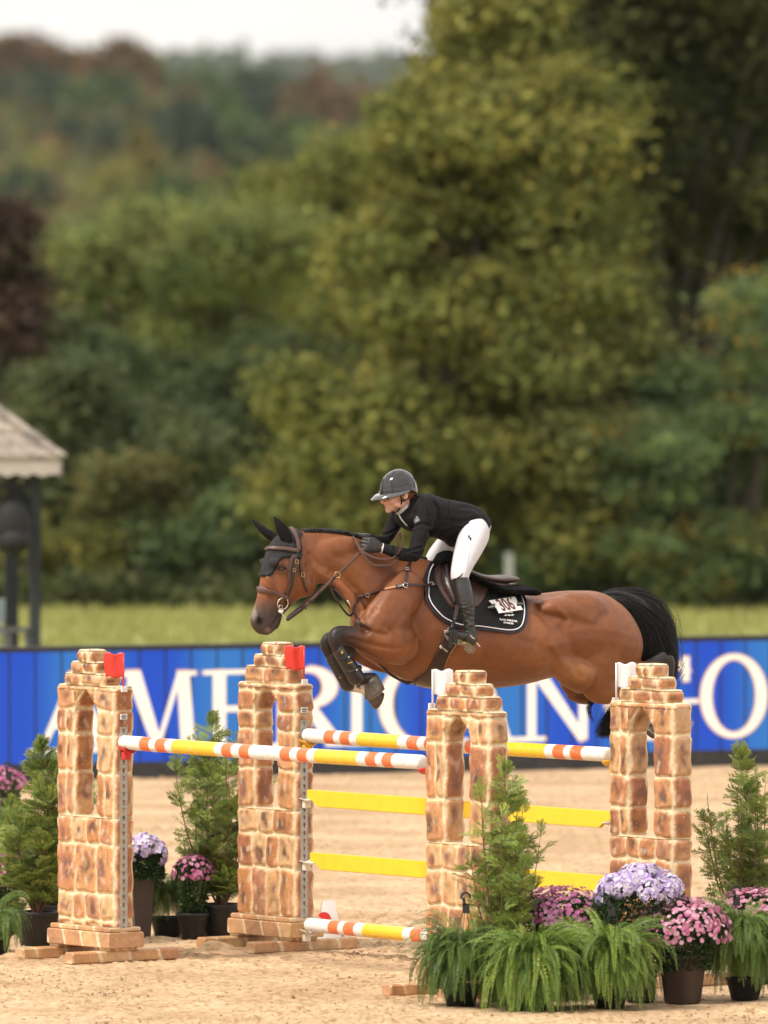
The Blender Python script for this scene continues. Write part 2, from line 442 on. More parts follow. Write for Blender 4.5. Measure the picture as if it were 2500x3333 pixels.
def tree(name, label, group, dist, lobes_px, base_px, cols, nclump, nleaf, lsize, seed, clump_r=0.35, trunk_r=0.16, deep=None, cat='tree', basez=None, shell=0.45):
    """lobes_px: (photo column, row, half-width px, half-height px) measured at 'dist' metres"""
    k = dist / FPX; lobes = []; top_l = []; srr = random.Random(seed * 7 + 1)
    for j, (x, y, rx, ry) in enumerate(lobes_px):
        dd = dist + (0 if deep is None else deep[j % len(deep)])
        c = DP(x, y, dd); big = (rx * k, (rx + ry) * 0.5 * k, ry * k); top_l.append(tuple(c))
        for m in range(9):                               # each big mass breaks up into smaller boughs with gaps between them
            a1 = srr.uniform(0, 6.283); a2 = math.acos(srr.uniform(-.9, .95)); q_ = srr.uniform(.55, .80); f_ = srr.uniform(.24, .44)
            lobes.append(((c.x + big[0] * q_ * math.sin(a2) * math.cos(a1), c.y + big[1] * q_ * math.sin(a2) * math.sin(a1), c.z + big[2] * q_ * math.cos(a2)), (big[0] * f_ * 1.1, big[1] * f_, big[2] * f_ * .8)))
    b = DP(base_px, 1990, dist); bz = float(tz(np.array([[b.x]]), np.array([[b.y]]))[0, 0]) if basez is None else basez
    base = Vector((b.x, b.y, bz))
    root = empty(name, base, label, cat, group)
    V, C = leaf_cloud(lobes, int(nclump * 1.25), int(nleaf * 1.35), lsize * .76, cols, seed, clump_r, shell=shell)
    link('crown', quads_mesh('crown', V, C), M_leafattr, root)
    bm = bmesh.new(); trunk_mesh(bm, base, top_l[:6] + [l[0] for l in lobes[::5]][:10], trunk_r, seed)
    obj('trunk', bm, M_bark, root, smooth=True)
    return root
OLIVE = [(0.125, 0.135, 0.03), (0.15, 0.15, 0.035), (0.10, 0.12, 0.03), (0.17, 0.155, 0.035), (0.085, 0.10, 0.025)]
OLIVE_L = [(0.155, 0.16, 0.04), (0.185, 0.18, 0.045), (0.12, 0.135, 0.035), (0.20, 0.175, 0.04)]
DARK = [(0.022, 0.032, 0.012), (0.032, 0.042, 0.014), (0.018, 0.026, 0.010)]  # deep shade of the gap is put into these leaf colours
MID = [(0.09, 0.12, 0.035), (0.065, 0.095, 0.03), (0.11, 0.13, 0.035), (0.055, 0.08, 0.028)]
BLUE = [(0.085, 0.13, 0.052), (0.105, 0.145, 0.052), (0.07, 0.105, 0.045), (0.12, 0.15, 0.05)]
tree('broadleaf_tree', 'tall olive-green broadleaf tree leaning left, filling the middle right behind the rider', None, 128,
     [(1330, 900, 300, 330), (1150, 1200, 290, 320), (1080, 1560, 240, 330), (1480, 560, 280, 360), (1600, 330, 230, 330), (1560, 1150, 380, 380),
      (1380, 1640, 400, 320), (1780, 850, 280, 380), (1750, 1600, 300, 320), (1900, 1050, 160, 300), (1760, 430, 280, 330), (1900, 720, 200, 300), (1640, 140, 230, 280)], 1500, OLIVE_L + OLIVE, 2150, 34, 0.085, 11,
     clump_r=0.42, trunk_r=0.22, deep=[0, -0.8, -0.5, 0.6, 1.2, 0.3, -0.6, 1.0])
tree('broadleaf_tree', 'tallest dark olive broadleaf tree reaching past the top right of the photo', None, 132,
     [(1750, 60, 330, 330), (1640, 130, 190, 260), (2050, 150, 320, 360), (2350, 120, 350, 420), (2050, 560, 230, 330), (2420, 560, 260, 330), (2000, 980, 130, 230), (1850, -350, 400, 350), (2350, -350, 400, 350)],
     2150, [(0.055, 0.06, 0.016), (0.042, 0.046, 0.014), (0.075, 0.076, 0.02), (0.028, 0.034, 0.012)], 1150, 34, 0.09, 12, clump_r=0.5, trunk_r=0.25, deep=[0, 0.7, -0.6, 0.5])
tree('dense_tree', 'very dark dense tree, deep shade put into its leaf colour, at the right edge behind the blue-green pine', None, 137,
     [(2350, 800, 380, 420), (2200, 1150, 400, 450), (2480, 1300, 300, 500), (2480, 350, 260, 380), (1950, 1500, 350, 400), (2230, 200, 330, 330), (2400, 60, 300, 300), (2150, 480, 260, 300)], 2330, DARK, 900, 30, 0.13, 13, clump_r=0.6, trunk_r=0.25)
tree('pine_tree', 'blue-green pine with a few orange sprays at the right edge of the field', None, 127.2,
     [(2330, 1330, 330, 190), (2150, 1500, 260, 200), (2420, 1560, 280, 250), (2250, 1760, 380, 210), (2470, 1050, 150, 260), (2000, 1700, 190, 210)], 2350,
     BLUE + BLUE + [(0.16, 0.12, 0.025)], 620, 44, 0.055, 14, clump_r=0.32, trunk_r=0.15, deep=[0, -0.5, 0.5])
tree('broadleaf_tree', 'light clumped olive tree with pale leaves right of centre beside the pine', None, 127.5,
     [(1990, 1010, 110, 190), (1900, 1150, 120, 200), (2030, 1150, 120, 160), (1870, 1400, 140, 240)], 1930, [(0.19, 0.19, 0.06), (0.16, 0.165, 0.05), (0.11, 0.12, 0.035)], 170, 30, 0.085, 15, clump_r=0.36, trunk_r=0.1)
tree('broadleaf_tree', 'fresh green bushy tree with yellowish tops left of centre', None, 165,
     [(330, 820, 190, 200), (520, 800, 200, 190), (700, 830, 160, 190), (420, 1060, 300, 250), (660, 1080, 260, 260), (850, 1000, 220, 300), (880, 780, 200, 190), (560, 1300, 330, 250)],
     560, [(0.115, 0.15, 0.045), (0.085, 0.12, 0.04), (0.14, 0.16, 0.045), (0.15, 0.16, 0.045), (0.16, 0.165, 0.05)], 1250, 30, 0.085, 16, clump_r=0.42, trunk_r=0.2, deep=[0, 1, -1, 2])
tree('broadleaf_tree', 'dark green tree left of the horse head', None, 142,
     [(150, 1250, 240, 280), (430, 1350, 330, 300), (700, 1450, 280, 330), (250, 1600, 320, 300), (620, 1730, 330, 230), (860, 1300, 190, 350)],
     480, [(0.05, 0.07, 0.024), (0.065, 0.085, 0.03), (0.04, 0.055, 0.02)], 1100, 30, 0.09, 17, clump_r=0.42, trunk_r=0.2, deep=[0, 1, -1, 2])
tree('copper_tree', 'dark reddish-brown leaved tree at the left edge above the gazebo', None, 138,
     [(10, 800, 110, 170), (60, 960, 120, 150), (-80, 950, 200, 300), (20, 1080, 90, 120)], -20, [(0.075, 0.042, 0.03), (0.055, 0.038, 0.028), (0.09, 0.058, 0.038), (0.06, 0.055, 0.028)], 260, 30, 0.08, 18, clump_r=0.35, trunk_r=0.15)
tree('broadleaf_tree', 'pale sage-green tree with soft foliage just behind the gazebo roof', None, 136,
     [(200, 1330, 170, 180), (90, 1500, 190, 250), (330, 1500, 200, 230), (240, 1750, 300, 220), (520, 1500, 160, 260)], 230, [(0.085, 0.105, 0.045), (0.07, 0.09, 0.04), (0.10, 0.115, 0.04)], 520, 28, 0.085, 19, clump_r=0.36, trunk_r=0.15)
tree('broadleaf_tree', 'yellowish olive tree filling the gap left of the tall olive tree, below the hillside', None, 185,
     [(1010, 720, 200, 230), (930, 960, 200, 240), (1110, 560, 120, 150), (1040, 1150, 200, 250)], 1000, OLIVE + [(0.13, 0.14, 0.04)], 620, 30, 0.10, 41, clump_r=0.5, trunk_r=0.2)
rt = random.Random(5)
blab = ['low rounded bush, bright olive, at the field edge near the gazebo', 'low orange-tinted bush at the field edge left of the horse', 'dusty grey-green bush at the field edge under the horse head',
        'tall olive bush at the field edge behind the horse ears', 'dark leafy bush at the field edge behind the rider', 'loose mid-green bush at the field edge behind the saddle',
        'low pale green bush at the field edge above the horse back', 'broad green bush at the field edge behind the tail', 'bright low bush at the right end of the field edge', 'dark small bush at the field edge left of the tail']
bpx = [(180, 1850, 190, 130, 'o'), (420, 1700, 150, 200, 'r'), (640, 1800, 200, 190, 's'), (960, 1750, 170, 250, 'o'), (1250, 1850, 240, 150, 'd'), (1560, 1800, 220, 190, 'm'),
       (1720, 1900, 190, 90, 's'), (2180, 1900, 280, 95, 'm'), (2420, 1880, 200, 110, 's'), (1960, 1880, 150, 110, 'd')]
pal = {'o': OLIVE, 'r': [(0.11, 0.095, 0.03), (0.085, 0.10, 0.03), (0.10, 0.10, 0.035)], 's': BLUE, 'd': [(0.06, 0.08, 0.025), (0.045, 0.06, 0.02)], 'm': MID}
for k, (x, y, rx, ry, c) in enumerate(bpx):
    tree('bush', blab[k], 'bushes along the edge of the field', 127.4 + 1.6 * rt.random(), [(x, y - 55, rx, ry * .85), (x - rx * .5, y - 50 + ry * .3, rx * .5, ry * .5), (x + rx * .5, y - 50 + ry * .3, rx * .55, ry * .5)], x, pal[c], 170, 26, 0.07, 60 + k,
         clump_r=0.27, trunk_r=0.05, cat='bush')
def undergrowth():
    r = np.random.RandomState(91); n = 900; px = -300 + 3100 * r.rand(n); d = 127.3 + 5 * r.rand(n); row = 1965 - 85 * r.rand(n) ** 1.2
    X = (px - 1250) / FPX * d; Z = np.maximum(CAMZ + (HORIZ - row) / FPX * d, -.1); ci = np.repeat(np.arange(n), 24); M = len(ci)
    pos = np.stack([X, d - 60, Z], 1)[ci] + r.normal(size=(M, 3)) * np.array([.16, .16, .10]); nr_ = r.normal(size=(M, 3)); nr_[:, 2] += .5; nr_ /= np.linalg.norm(nr_, axis=1)[:, None]
    t1 = np.cross(nr_, r.normal(size=(M, 3))); t1 /= np.linalg.norm(t1, axis=1)[:, None]; t2 = np.cross(nr_, t1); sz = .07 * (.6 + .8 * r.rand(M))[:, None]
    V = np.stack([pos - t1 * sz, pos + t2 * sz * .7, pos + t1 * sz, pos - t2 * sz * .7], 1); cols = np.array([(0.07, 0.095, 0.035), (0.10, 0.12, 0.045), (0.05, 0.07, 0.03), (0.13, 0.14, 0.06)])
    C = cols[r.randint(4, size=n)][ci] * (.75 + .5 * r.rand(M))[:, None]; o = link('undergrowth', quads_mesh('undergrowth', V, C), M_leafattr); tag(o, 'tangled green undergrowth along the far edge of the grass field', 'undergrowth', kind='stuff')
undergrowth()
# mid-distance and escarpment trees: a few shared crowns, copied
def proto_crown(seed, cols, n=150, ls=0.42):
    cols = [(c[0] * .92, c[1] * 1.04, c[2] * .9) for c in cols]
    r = random.Random(seed); lobes = [((0, 0, 5.6), (2.6, 2.6, 2.6))]
    for k in range(6):
        a = k * 1.05 + r.random(); lobes.append(((2.2 * math.cos(a), 2.2 * math.sin(a), 4.0 + 2.4 * r.random()), (1.7, 1.7, 1.6)))
    V, C = leaf_cloud(lobes, n, 22, ls, cols, seed, 0.9)
    return quads_mesh('crown', V, C * 1.12)
def tr_mesh():
    bm = bmesh.new(); trunk_mesh(bm, (0, 0, 0), [(0, 0, 6.2), (1.5, 0.5, 5), (-1.4, 0.8, 5)], 0.28, 3)
    me = bpy.data.meshes.new('trunk'); bm.to_mesh(me); bm.free(); me.materials.append(M_bark); return me
TRM = tr_mesh()
kinds = {'green': ([(0.055, 0.08, 0.03), (0.075, 0.095, 0.03), (0.045, 0.06, 0.028)], 'mid green tree'),
         'red': ([(0.11, 0.055, 0.03), (0.095, 0.06, 0.03), (0.12, 0.07, 0.035)], 'rusty red autumn tree'),
         'yellow': ([(0.15, 0.13, 0.035), (0.12, 0.12, 0.035)], 'yellowing olive tree'),
         'dark': ([(0.03, 0.042, 0.026), (0.038, 0.048, 0.03)], 'dark bluish green tree'),
         'orange': ([(0.155, 0.11, 0.03), (0.13, 0.105, 0.035)], 'orange autumn tree')}
PR = {k: [proto_crown(200 + 10 * i + j, v[0]) for j in range(2)] for i, (k, v) in enumerate(kinds.items())}
for v in PR.values():
    for me in v: me.materials.append(M_leafattr)
def far_tree(kind, px, dist, toppx, width, label, group, j):
    b = DP(px, 900, dist); z = float(tz(np.array([[b.x]]), np.array([[b.y]]))[0, 0])
    top = CAMZ + (HORIZ - toppx) / FPX * dist; sc = max((top - z) / 8.2, 0.5); w = width / FPX * dist / 7.0
    root = empty('hillside_tree', (b.x, b.y, z), label, 'tree', group)
    c = link('crown', PR[kind][j % 2], None, None); c.parent = root
    t_ = link('trunk', TRM, None, None); t_.parent = root
    root.scale = (w, w, sc); root.rotation_euler = (0, 0, rt.random() * 6)
    return root
far = [('red', 60, 1290, 118, 330, 'rusty crowned tree at the far left of the skyline'), ('red', 210, 1290, 150, 220, 'bare-topped rusty tree on the skyline right of the far left one'),
       ('red', 400, 1270, 132, 240, 'tall rusty brown tree where the left skyline starts to drop'), ('yellow', 480, 1290, 160, 150, 'thin yellowing tree at the skyline notch'),
       ('green', 640, 1250, 205, 260, 'rounded green tree on the skyline right of the notch'), ('green', 820, 1240, 205, 260, 'broad green tree in the middle of the skyline'),
       ('dark', 900, 1200, 235, 230, 'dark bluish tree below the middle of the skyline'), ('red', 1060, 1180, 245, 290, 'rusty red tree at the right of the open skyline'),
       ('red', 1190, 1150, 300, 190, 'small red tree at the right end of the open hillside'), ('dark', 80, 1150, 230, 260, 'dark tree under the far left rusty crown'),
       ('dark', 240, 1000, 380, 260, 'dark hollow-looking tree on the left slope'), ('green', 330, 1150, 230, 260, 'green tree on the left slope under the rusty skyline'),
       ('yellow', 130, 850, 460, 260, 'yellow-green tree low on the left slope'), ('orange', 460, 750, 430, 210, 'golden orange tree in the middle of the slope'),
       ('yellow', 380, 700, 520, 260, 'olive gold tree below the golden orange one'), ('red', 620, 1060, 300, 150, 'small bright red tree high on the slope'),
       ('green', 740, 1000, 300, 250, 'green tree on the slope right of the small red one'), ('dark', 560, 950, 330, 260, 'dark tree left of the small bright red one'),
       ('green', 580, 600, 540, 300, 'blue-green tree at the foot of the slope'), ('dark', 860, 800, 450, 260, 'dark tree at the foot of the slope near centre'),
       ('green', 980, 900, 350, 300, 'green tree under the rusty red skyline tree'), ('yellow', 1080, 700, 420, 280, 'yellowish tree low on the right of the slope'),
       ('green', 1300, 700, 330, 300, 'green tree low on the slope half behind the tall olive tree'), ('dark', 40, 700, 560, 300, 'dark tree at the bottom left of the slope'),
       ('green', 740, 560, 590, 260, 'grey-green tree at the foot of the slope, right of the blue-green one'), ('dark', 400, 900, 400, 260, 'dark tree between the yellow and golden trees'),
       ('green', 1200, 1000, 390, 260, 'green tree beneath the small red one at right'), ('yellow', 960, 620, 560, 260, 'yellow-green tree beside the top of the tall olive tree')]
for j, (k_, px, d_, top, w_, lab) in enumerate(far):
    far_tree(k_, px, d_, top, w_, lab, 'autumn trees on the far hillside', j)
# the mass of wood between them, and the far blue ridge's wood
def wood(name, dist0, dist1, n, px0, px1, cols, hgt, ls, seed, lab):
    r = np.random.RandomState(seed); d = dist0 + (dist1 - dist0) * r.rand(n)
    px = px0 + (px1 - px0) * r.rand(n); X = (px - 1250) / FPX * d; Y = d - 60; Z = tz(X[None], Y[None])[0] + hgt * (0.25 + 0.75 * r.rand(n) ** 0.5)
    ci = np.repeat(np.arange(n), 14); M = len(ci); cr = hgt * 0.42
    pos = np.stack([X, Y, Z], 1)[ci] + r.normal(size=(M, 3)) * cr * 0.5
    nrm = r.normal(size=(M, 3)); nrm[:, 2] += 0.8; nrm /= np.linalg.norm(nrm, axis=1)[:, None]
    t1 = np.cross(nrm, r.normal(size=(M, 3))); t1 /= np.linalg.norm(t1, axis=1)[:, None]; t2 = np.cross(nrm, t1)
    sz = ls * (0.6 + 0.8 * r.rand(M))[:, None]
    V = np.stack([pos - t1 * sz, pos + t2 * sz * .7, pos + t1 * sz, pos - t2 * sz * .7], 1)
    cols = np.array(cols); C = 1.5 * cols[r.randint(len(cols), size=n)][ci] * (0.8 + 0.4 * r.rand(M))[:, None]
    o = link(name, quads_mesh(name, V, C), M_leafattr); tag(o, lab, 'woodland', kind='stuff')
wood('hillside_wood', 420, 1300, 5200, -700, 2900, [(0.05, 0.065, 0.028), (0.07, 0.08, 0.03), (0.04, 0.05, 0.026), (0.09, 0.075, 0.03), (0.11, 0.06, 0.03), (0.10, 0.095, 0.03)], 7.5, 0.8, 31,
     'mixed autumn woodland covering the far hillside')
wood('distant_wood', 2700, 4600, 2600, -900, 3300, [(0.05, 0.07, 0.035), (0.06, 0.075, 0.035)], 14, 5.0, 32, 'hazy woodland on the distant blue ridge')

# ================================================================== SCREEN ("AMERICAN GO")
BA = G(450, 2535); BBp = G(2450, 2492)
BU = (BBp - BA); BU.z = 0; BU.normalize(); BN = Vector((BU.y, -BU.x, 0))      # BN faces the camera
def Bp(px, py, off=0.0):
    d = ray(px, py); o = BA + BN * off; t = (o - CAM).dot(BN) / d.dot(BN); return CAM + d * t
def Bat(u, z, off=0.0): return BA + BU * u + Vector((0, 0, z)) + BN * off
def bu(px): return (Bp(px, 2300) - BA).dot(BU)
PAN = 91.0 / FPX * (Bp(450, 2300) - CAM).y
u0 = bu(34) - 12 * PAN; NP = 44; U1 = u0 + NP * PAN
HB = 1.115
M_black = mat('black_metal_frame', (0.012, 0.012, 0.014), 0.5)
M_rubber = mat('dark_skirt', (0.035, 0.034, 0.036), 0.85, var=0.3, vscale=5)
root = empty('led_screen', Bat(bu(1250), 0), 'long blue LED advertising screen showing cream serif letters, behind the jump', 'screen')
bm = bmesh.new()
c = Bat((u0 + U1) / 2, 0.14 / 2, -0.06); box(bm, c, U1 - u0, 0.16, 0.14, BU, BN)
obj('skirt', bm, M_rubber, root)
bm = bmesh.new()
box(bm, Bat((u0 + U1) / 2, HB - 0.022, -0.05), U1 - u0, 0.14, 0.044, BU, BN)
box(bm, Bat((u0 + U1) / 2, 0.14 + (HB - 0.044 - 0.14) / 2, -0.075), U1 - u0, 0.09, HB - 0.044 - 0.14, BU, BN)
obj('frame', bm, M_black, root)
bl = random.Random(3)
az, ry_, dp = (0.050, 0.225, 0.60), (0.026, 0.098, 0.60), (0.034, 0.135, 0.68)
V = []; C = []
for i in range(NP):
    a = u0 + i * PAN
    s0 = 0.5 + 0.5 * math.sin(i * 1.15 + 0.3); s1 = 0.5 + 0.5 * math.sin((i + 0.8) * 1.15 + 0.3)
    for k in range(8):
        q0 = a + 0.008 + (PAN - 0.016) * k / 8; q1 = a + 0.008 + (PAN - 0.016) * (k + 1) / 8
        s = s0 + (s1 - s0) * k / 7; s = s * s * (3 - 2 * s)
        V.append([tuple(Bat(q0, 0.14, -0.028)), tuple(Bat(q1, 0.14, -0.028)), tuple(Bat(q1, HB - 0.044, -0.028)), tuple(Bat(q0, HB - 0.044, -0.028))])
        C.append(lerp3(az, ry_, s))
M_led = bpy.data.materials.new('led_display'); M_led.use_nodes = True
def _led():
    n, l = M_led.node_tree.nodes, M_led.node_tree.links; b = n['Principled BSDF']
    b.inputs['Base Color'].default_value = (0.006, 0.006, 0.01, 1); b.inputs['Roughness'].default_value = 0.8; b.inputs['Specular IOR Level'].default_value = 0.08
    a = n.new('ShaderNodeAttribute'); a.attribute_name = 'Col'
    tc = n.new('ShaderNodeTexCoord'); ck = n.new('ShaderNodeTexNoise'); ck.inputs['Scale'].default_value = 90
    l.new(tc.outputs['Object'], ck.inputs['Vector'])
    mr = n.new('ShaderNodeMapRange'); mr.inputs['To Min'].default_value = 0.82; mr.inputs['To Max'].default_value = 1.18; l.new(ck.outputs['Fac'], mr.inputs['Value'])
    mx = n.new('ShaderNodeMixRGB'); mx.blend_type = 'MULTIPLY'; mx.inputs[0].default_value = 1
    l.new(a.outputs['Color'], mx.inputs[1]); l.new(mr.outputs[0], mx.inputs[2]); l.new(mx.outputs[0], b.inputs['Emission Color'])
    b.inputs['Emission Strength'].default_value = 0.68
_led()
link('display', quads_mesh('display', np.array(V), np.array(C)), M_led, root)
M_letter = mat('lit_letter', (0.1, 0.09, 0.08), 0.6, emit=(1.0, 0.83, 0.64), estr=0.84)
M_ledge = mat('letter_edge_glow', (0.1, 0.06, 0.04), 0.6, emit=(1.0, 0.50, 0.28), estr=0.46)
# serif glyphs in cap-height units: list of polygons
def arc(cx, cy, rx, ry, a0, a1, n=18): return [(cx + rx * math.cos(R(a0 + (a1 - a0) * i / n)), cy + ry * math.sin(R(a0 + (a1 - a0) * i / n))) for i in range(n + 1)]
def band(o, i): return [(o[k], o[k + 1], i[k + 1], i[k]) for k in range(len(o) - 1)]
def rect(a, b, c, d): return [[(a, b), (c, b), (c, d), (a, d)]]
def seri(x0, x1, y): return rect(x0, y, x1, y + 0.055)
def gA(w): 
    return [[(0.10 * w, .04), (0.17 * w, .04), (0.53 * w, .88), (0.47 * w, 1.0)], [(0.43 * w, 1.0), (0.55 * w, 1.0), (0.92 * w, .04), (0.75 * w, .04)]] + rect(.25 * w, .30, .75 * w, .37) + seri(0, .32 * w, 0) + seri(.60 * w, w, 0)
def gM(w):
    return [[(.07 * w, .04), (.13 * w, .04), (.22 * w, .98), (.16 * w, .98)], [(.12 * w, 1.0), (.30 * w, 1.0), (.54 * w, .12), (.46 * w, .0)], [(.46 * w, 0.0), (.53 * w, .06), (.79 * w, .98), (.73 * w, .98)], [(.72 * w, .98), (.86 * w, .98), (.93 * w, .04), (.77 * w, .04)]] + seri(0, .22 * w, 0) + seri(.70 * w, w, 0) + seri(.06 * w, .26 * w, .925) + seri(.74 * w, .94 * w, .925)
def gE(w): return rect(.16 * w, .03, .37 * w, .97) + seri(0, .92 * w, 0) + seri(0, .92 * w, .925) + rect(.3 * w, .46, .72 * w, .53) + rect(.66 * w, .38, .74 * w, .61) + rect(.86 * w, 0, .95 * w, .26) + rect(.86 * w, .76, .95 * w, 1.0)
def gI(w): return rect(.31 * w, .03, .69 * w, .97) + seri(0, w, 0) + seri(0, w, .925)
def gR(w):
    return rect(.12 * w, .03, .32 * w, .97) + seri(0, .46 * w, 0) + seri(0, .5 * w, .925) + [list(q) for q in band(arc(.5 * w, .74, .36 * w, .26, 90, -90), arc(.5 * w, .74, .18 * w, .19, 90, -90))] + rect(.3 * w, .48, .5 * w, .55) + [[(.42 * w, .50), (.60 * w, .50), (.94 * w, .04), (.74 * w, .04)]] + seri(.72 * w, w, 0)
def gC(w):
    return [list(q) for q in band(arc(.54 * w, .5, .54 * w, .52, 38, 322, 30), arc(.58 * w, .5, .39 * w, .455, 42, 318, 30))] + rect(.86 * w, .70, .94 * w, 1.0)
def gN(w): return rect(.13 * w, .03, .24 * w, .97) + [[(.06 * w, 1.0), (.27 * w, 1.0), (.90 * w, .02), (.80 * w, -.02)]] + rect(.79 * w, .03, .90 * w, .97) + seri(0, .36 * w, 0) + seri(.66 * w, w, .925)
def gG(w): return gC(w) + rect(.74 * w, .06, .92 * w, .42) + seri(.60 * w, 1.04 * w, .42)
def gO(w): return [list(q) for q in band(arc(.5 * w, .5, .5 * w, .52, 0, 360, 44), arc(.5 * w, .5, .335 * w, .455, 0, 360, 44))]
glyph = dict(A=gA, M=gM, E=gE, R=gR, I=gI, C=gC, N=gN, G=gG, O=gO)
for ch, x0, x1 in [('A', 97, 385), ('M', 372, 655), ('E', 662, 860), ('R', 872, 1135), ('I', 1118, 1206), ('C', 1234, 1462), ('A', 1452, 1682), ('N', 1684, 1938), ('G', 1968, 2262), ('O', 2281, 2497), ('A', -190, 60)][:10]:
    bm = bmesh.new(); be = bmesh.new(); Hh = 262.0; w = (x1 - x0) / Hh
    for k, poly in enumerate(glyph[ch](w)):
        pts = []
        for (gx_, gy_) in poly:
            X = x0 + gx_ * Hh; base = 2455.5 - 0.0248 * X; pts.append(Bp(X, base - gy_ * Hh, -0.024 + 0.00004 * (k % 40)))
        f = [bm.verts.new(p) for p in pts]
        cg = sum(pts, Vector()) / len(pts); fe = [be.verts.new(p + (p - cg).normalized() * .013 - BN * .0018) for p in pts]; be.faces.new(fe)
        try: bm.faces.new(f)
        except ValueError: pass
    lt_ = obj('letter', bm, M_letter, root, recalc=False); obj('letter_edge', be, M_ledge, lt_, recalc=False)

# ================================================================== GAZEBO at the left edge
GD = 93.0
M_shingle = mat('weathered_shingle', (0.27, 0.235, 0.20), 0.9, var=0.45, vscale=3, bump=0.3, bscale=12)
M_fascia = mat('pinkish_fascia', (0.42, 0.375, 0.34), 0.8, var=0.08, vscale=4)
M_gpost = mat('charcoal_post', (0.022, 0.025, 0.032), 0.75, var=0.2, vscale=4)
root = empty('gazebo', DP(-60, 2160, GD), 'charcoal wooden gazebo with shingled hip roof and scalloped fascia at the left edge', 'gazebo')
root.location.z = -0.06
kx = GD / FPX
def GP(px, py, dd=0.0): return DP(px, py, GD + dd)
cor = GP(203, 1500); half = 1.35
gu = Vector((-math.cos(R(8)), -math.sin(R(8)), 0)); gv = Vector((-math.sin(R(8)), math.cos(R(8)), 0))
ze = cor.z; ze_b = GP(203, 1545).z
cen = cor + gu * half + gv * half; apex = Vector((cen.x, cen.y, ze + half * 0.80))
cs = [cor, cor + gu * 2 * half, cor + gu * 2 * half + gv * 2 * half, cor + gv * 2 * half]
bm = bmesh.new(); rows = 9
for k in range(4):
    a, b = cs[k], cs[(k + 1) % 4]
    for r_ in range(rows):
        t0, t1 = r_ / rows, (r_ + 1.12) / rows
        t1 = min(t1, 1)
        nrm = Vector((0, 0, 1)) * 0.042
        p = [a.lerp(apex, t0) + nrm, b.lerp(apex, t0) + nrm, b.lerp(apex, t1), a.lerp(apex, t1)]
        nseg = max(1, int((p[1] - p[0]).length / 0.28)); jit = random.Random(r_ + 10 * k)
        for s in range(nseg):
            f0, f1 = s / nseg, (s + 1) / nseg - 0.012; dz = Vector((0, 0, jit.uniform(0, 0.014)))
            q = [p[0].lerp(p[1], f0) + dz, p[0].lerp(p[1], f1) + dz, p[3].lerp(p[2], f1) + dz, p[3].lerp(p[2], f0) + dz]
            ql = [v - Vector((0, 0, 0.05)) for v in q]
            vs = [bm.verts.new(v) for v in q + ql]
            for f in ((0, 1, 2, 3), (4, 7, 6, 5), (0, 4, 5, 1), (1, 5, 6, 2), (2, 6, 7, 3), (3, 7, 4, 0)): bm.faces.new([vs[i] for i in f])
obj('roof', bm, M_shingle, root)
bm = bmesh.new()
for k in range(4):
    a = cs[k]; n_ = 8
    for s in range(n_):
        p0 = a.lerp(apex, s / n_); p1 = a.lerp(apex, (s + 1.1) / n_ if s < n_ - 1 else 1.0); d_ = (p1 - p0)
        box(bm, (p0 + p1) / 2 + Vector((0, 0, 0.045)), 0.12, d_.length, 0.03, d_.normalized().cross(Vector((0, 0, 1))).normalized(), d_.normalized(), d_.normalized().cross(Vector((0, 0, 1))).cross(d_).normalized() * -1)
obj('ridge_cap', bm, M_shingle, root)
bm = bmesh.new()
for k in range(4):
    a, b = cs[k], cs[(k + 1) % 4]; L = (b - a).length; n_ = 90; top = []; bot = []
    dirn = (b - a).normalized(); out = Vector((dirn.y, -dirn.x, 0)); 
    if (a + out - cen).length < (a - cen).length: out = -out
    for i in range(n_ + 1):
        s = L * i / n_; p = a + dirn * s
        ph = ((s - 0.02) % 0.165) / 0.165; sc_ = 0.035 * abs(math.cos(math.pi * ph)) if s > 0.1 else 0.0
        top.append(p + Vector((0, 0, 0.0)) - out * 0.03); bot.append(Vector((p.x, p.y, ze_b + 0.015 - (sc_ if s > 0.1 else 0.015))) - out * 0.03)
    for off in (0.0, 0.02):
        tv = [bm.verts.new(v + out * off) for v in top]; bv = [bm.verts.new(v + out * off) for v in bot]
        for i in range(n_): bm.faces.new((tv[i], tv[i + 1], bv[i + 1], bv[i]))
obj('fascia', bm, M_fascia, root)
post_x = [(115, 0.25), (37, 1.15)]
def gpost(p, w=0.10):
    bm = bmesh.new(); box(bm, Vector((p.x, p.y, (ze + 0.0 - 0.06) / 2)), w, w, ze + 0.0 + 0.06, gu, gv); obj('post', bm, M_gpost, root)
pA = GP(114, 1900, 0.25); gpost(pA)
pB = GP(37, 1900, 1.3); gpost(pB, 0.125)
pC = pA + gu * 2.2; gpost(pC)
bm = bmesh.new()
box(bm, (pA + pC) / 2 + Vector((0, 0, GP(60, 1583).z - pA.z)), 2.2, 0.05, 0.045, gu, gv)
box(bm, (pA + pC) / 2 + Vector((0, 0, GP(60, 1556).z - pA.z)), 2.2, 0.05, 0.03, gu, gv)
for k in range(14): box(bm, pA + gu * (0.1 + 0.155 * k) + Vector((0, 0, GP(60, 1569).z - pA.z)), 0.03, 0.03, 0.08, gu, gv)
obj('spandrel', bm, M_gpost, root)
bm = bmesh.new()
br = [GP(112, 1770, .25), GP(104, 1700, .25), GP(88, 1640, .25), GP(55, 1595, .25)]
tube(bm, br, [0.02, 0.035, 0.045, 0.05], n=8, rad2=0.02, lat=gv, sub=3); obj('brace', bm, M_gpost, root, smooth=True)
bm = bmesh.new()
box(bm, (pA + pC) / 2 + Vector((0, 0, GP(60, 2052).z - pA.z)), 2.2, 0.07, 0.045, gu, gv)
box(bm, (pA + pC) / 2 + Vector((0, 0, 0.12 - pA.z)), 2.2, 0.05, 0.06, gu, gv)
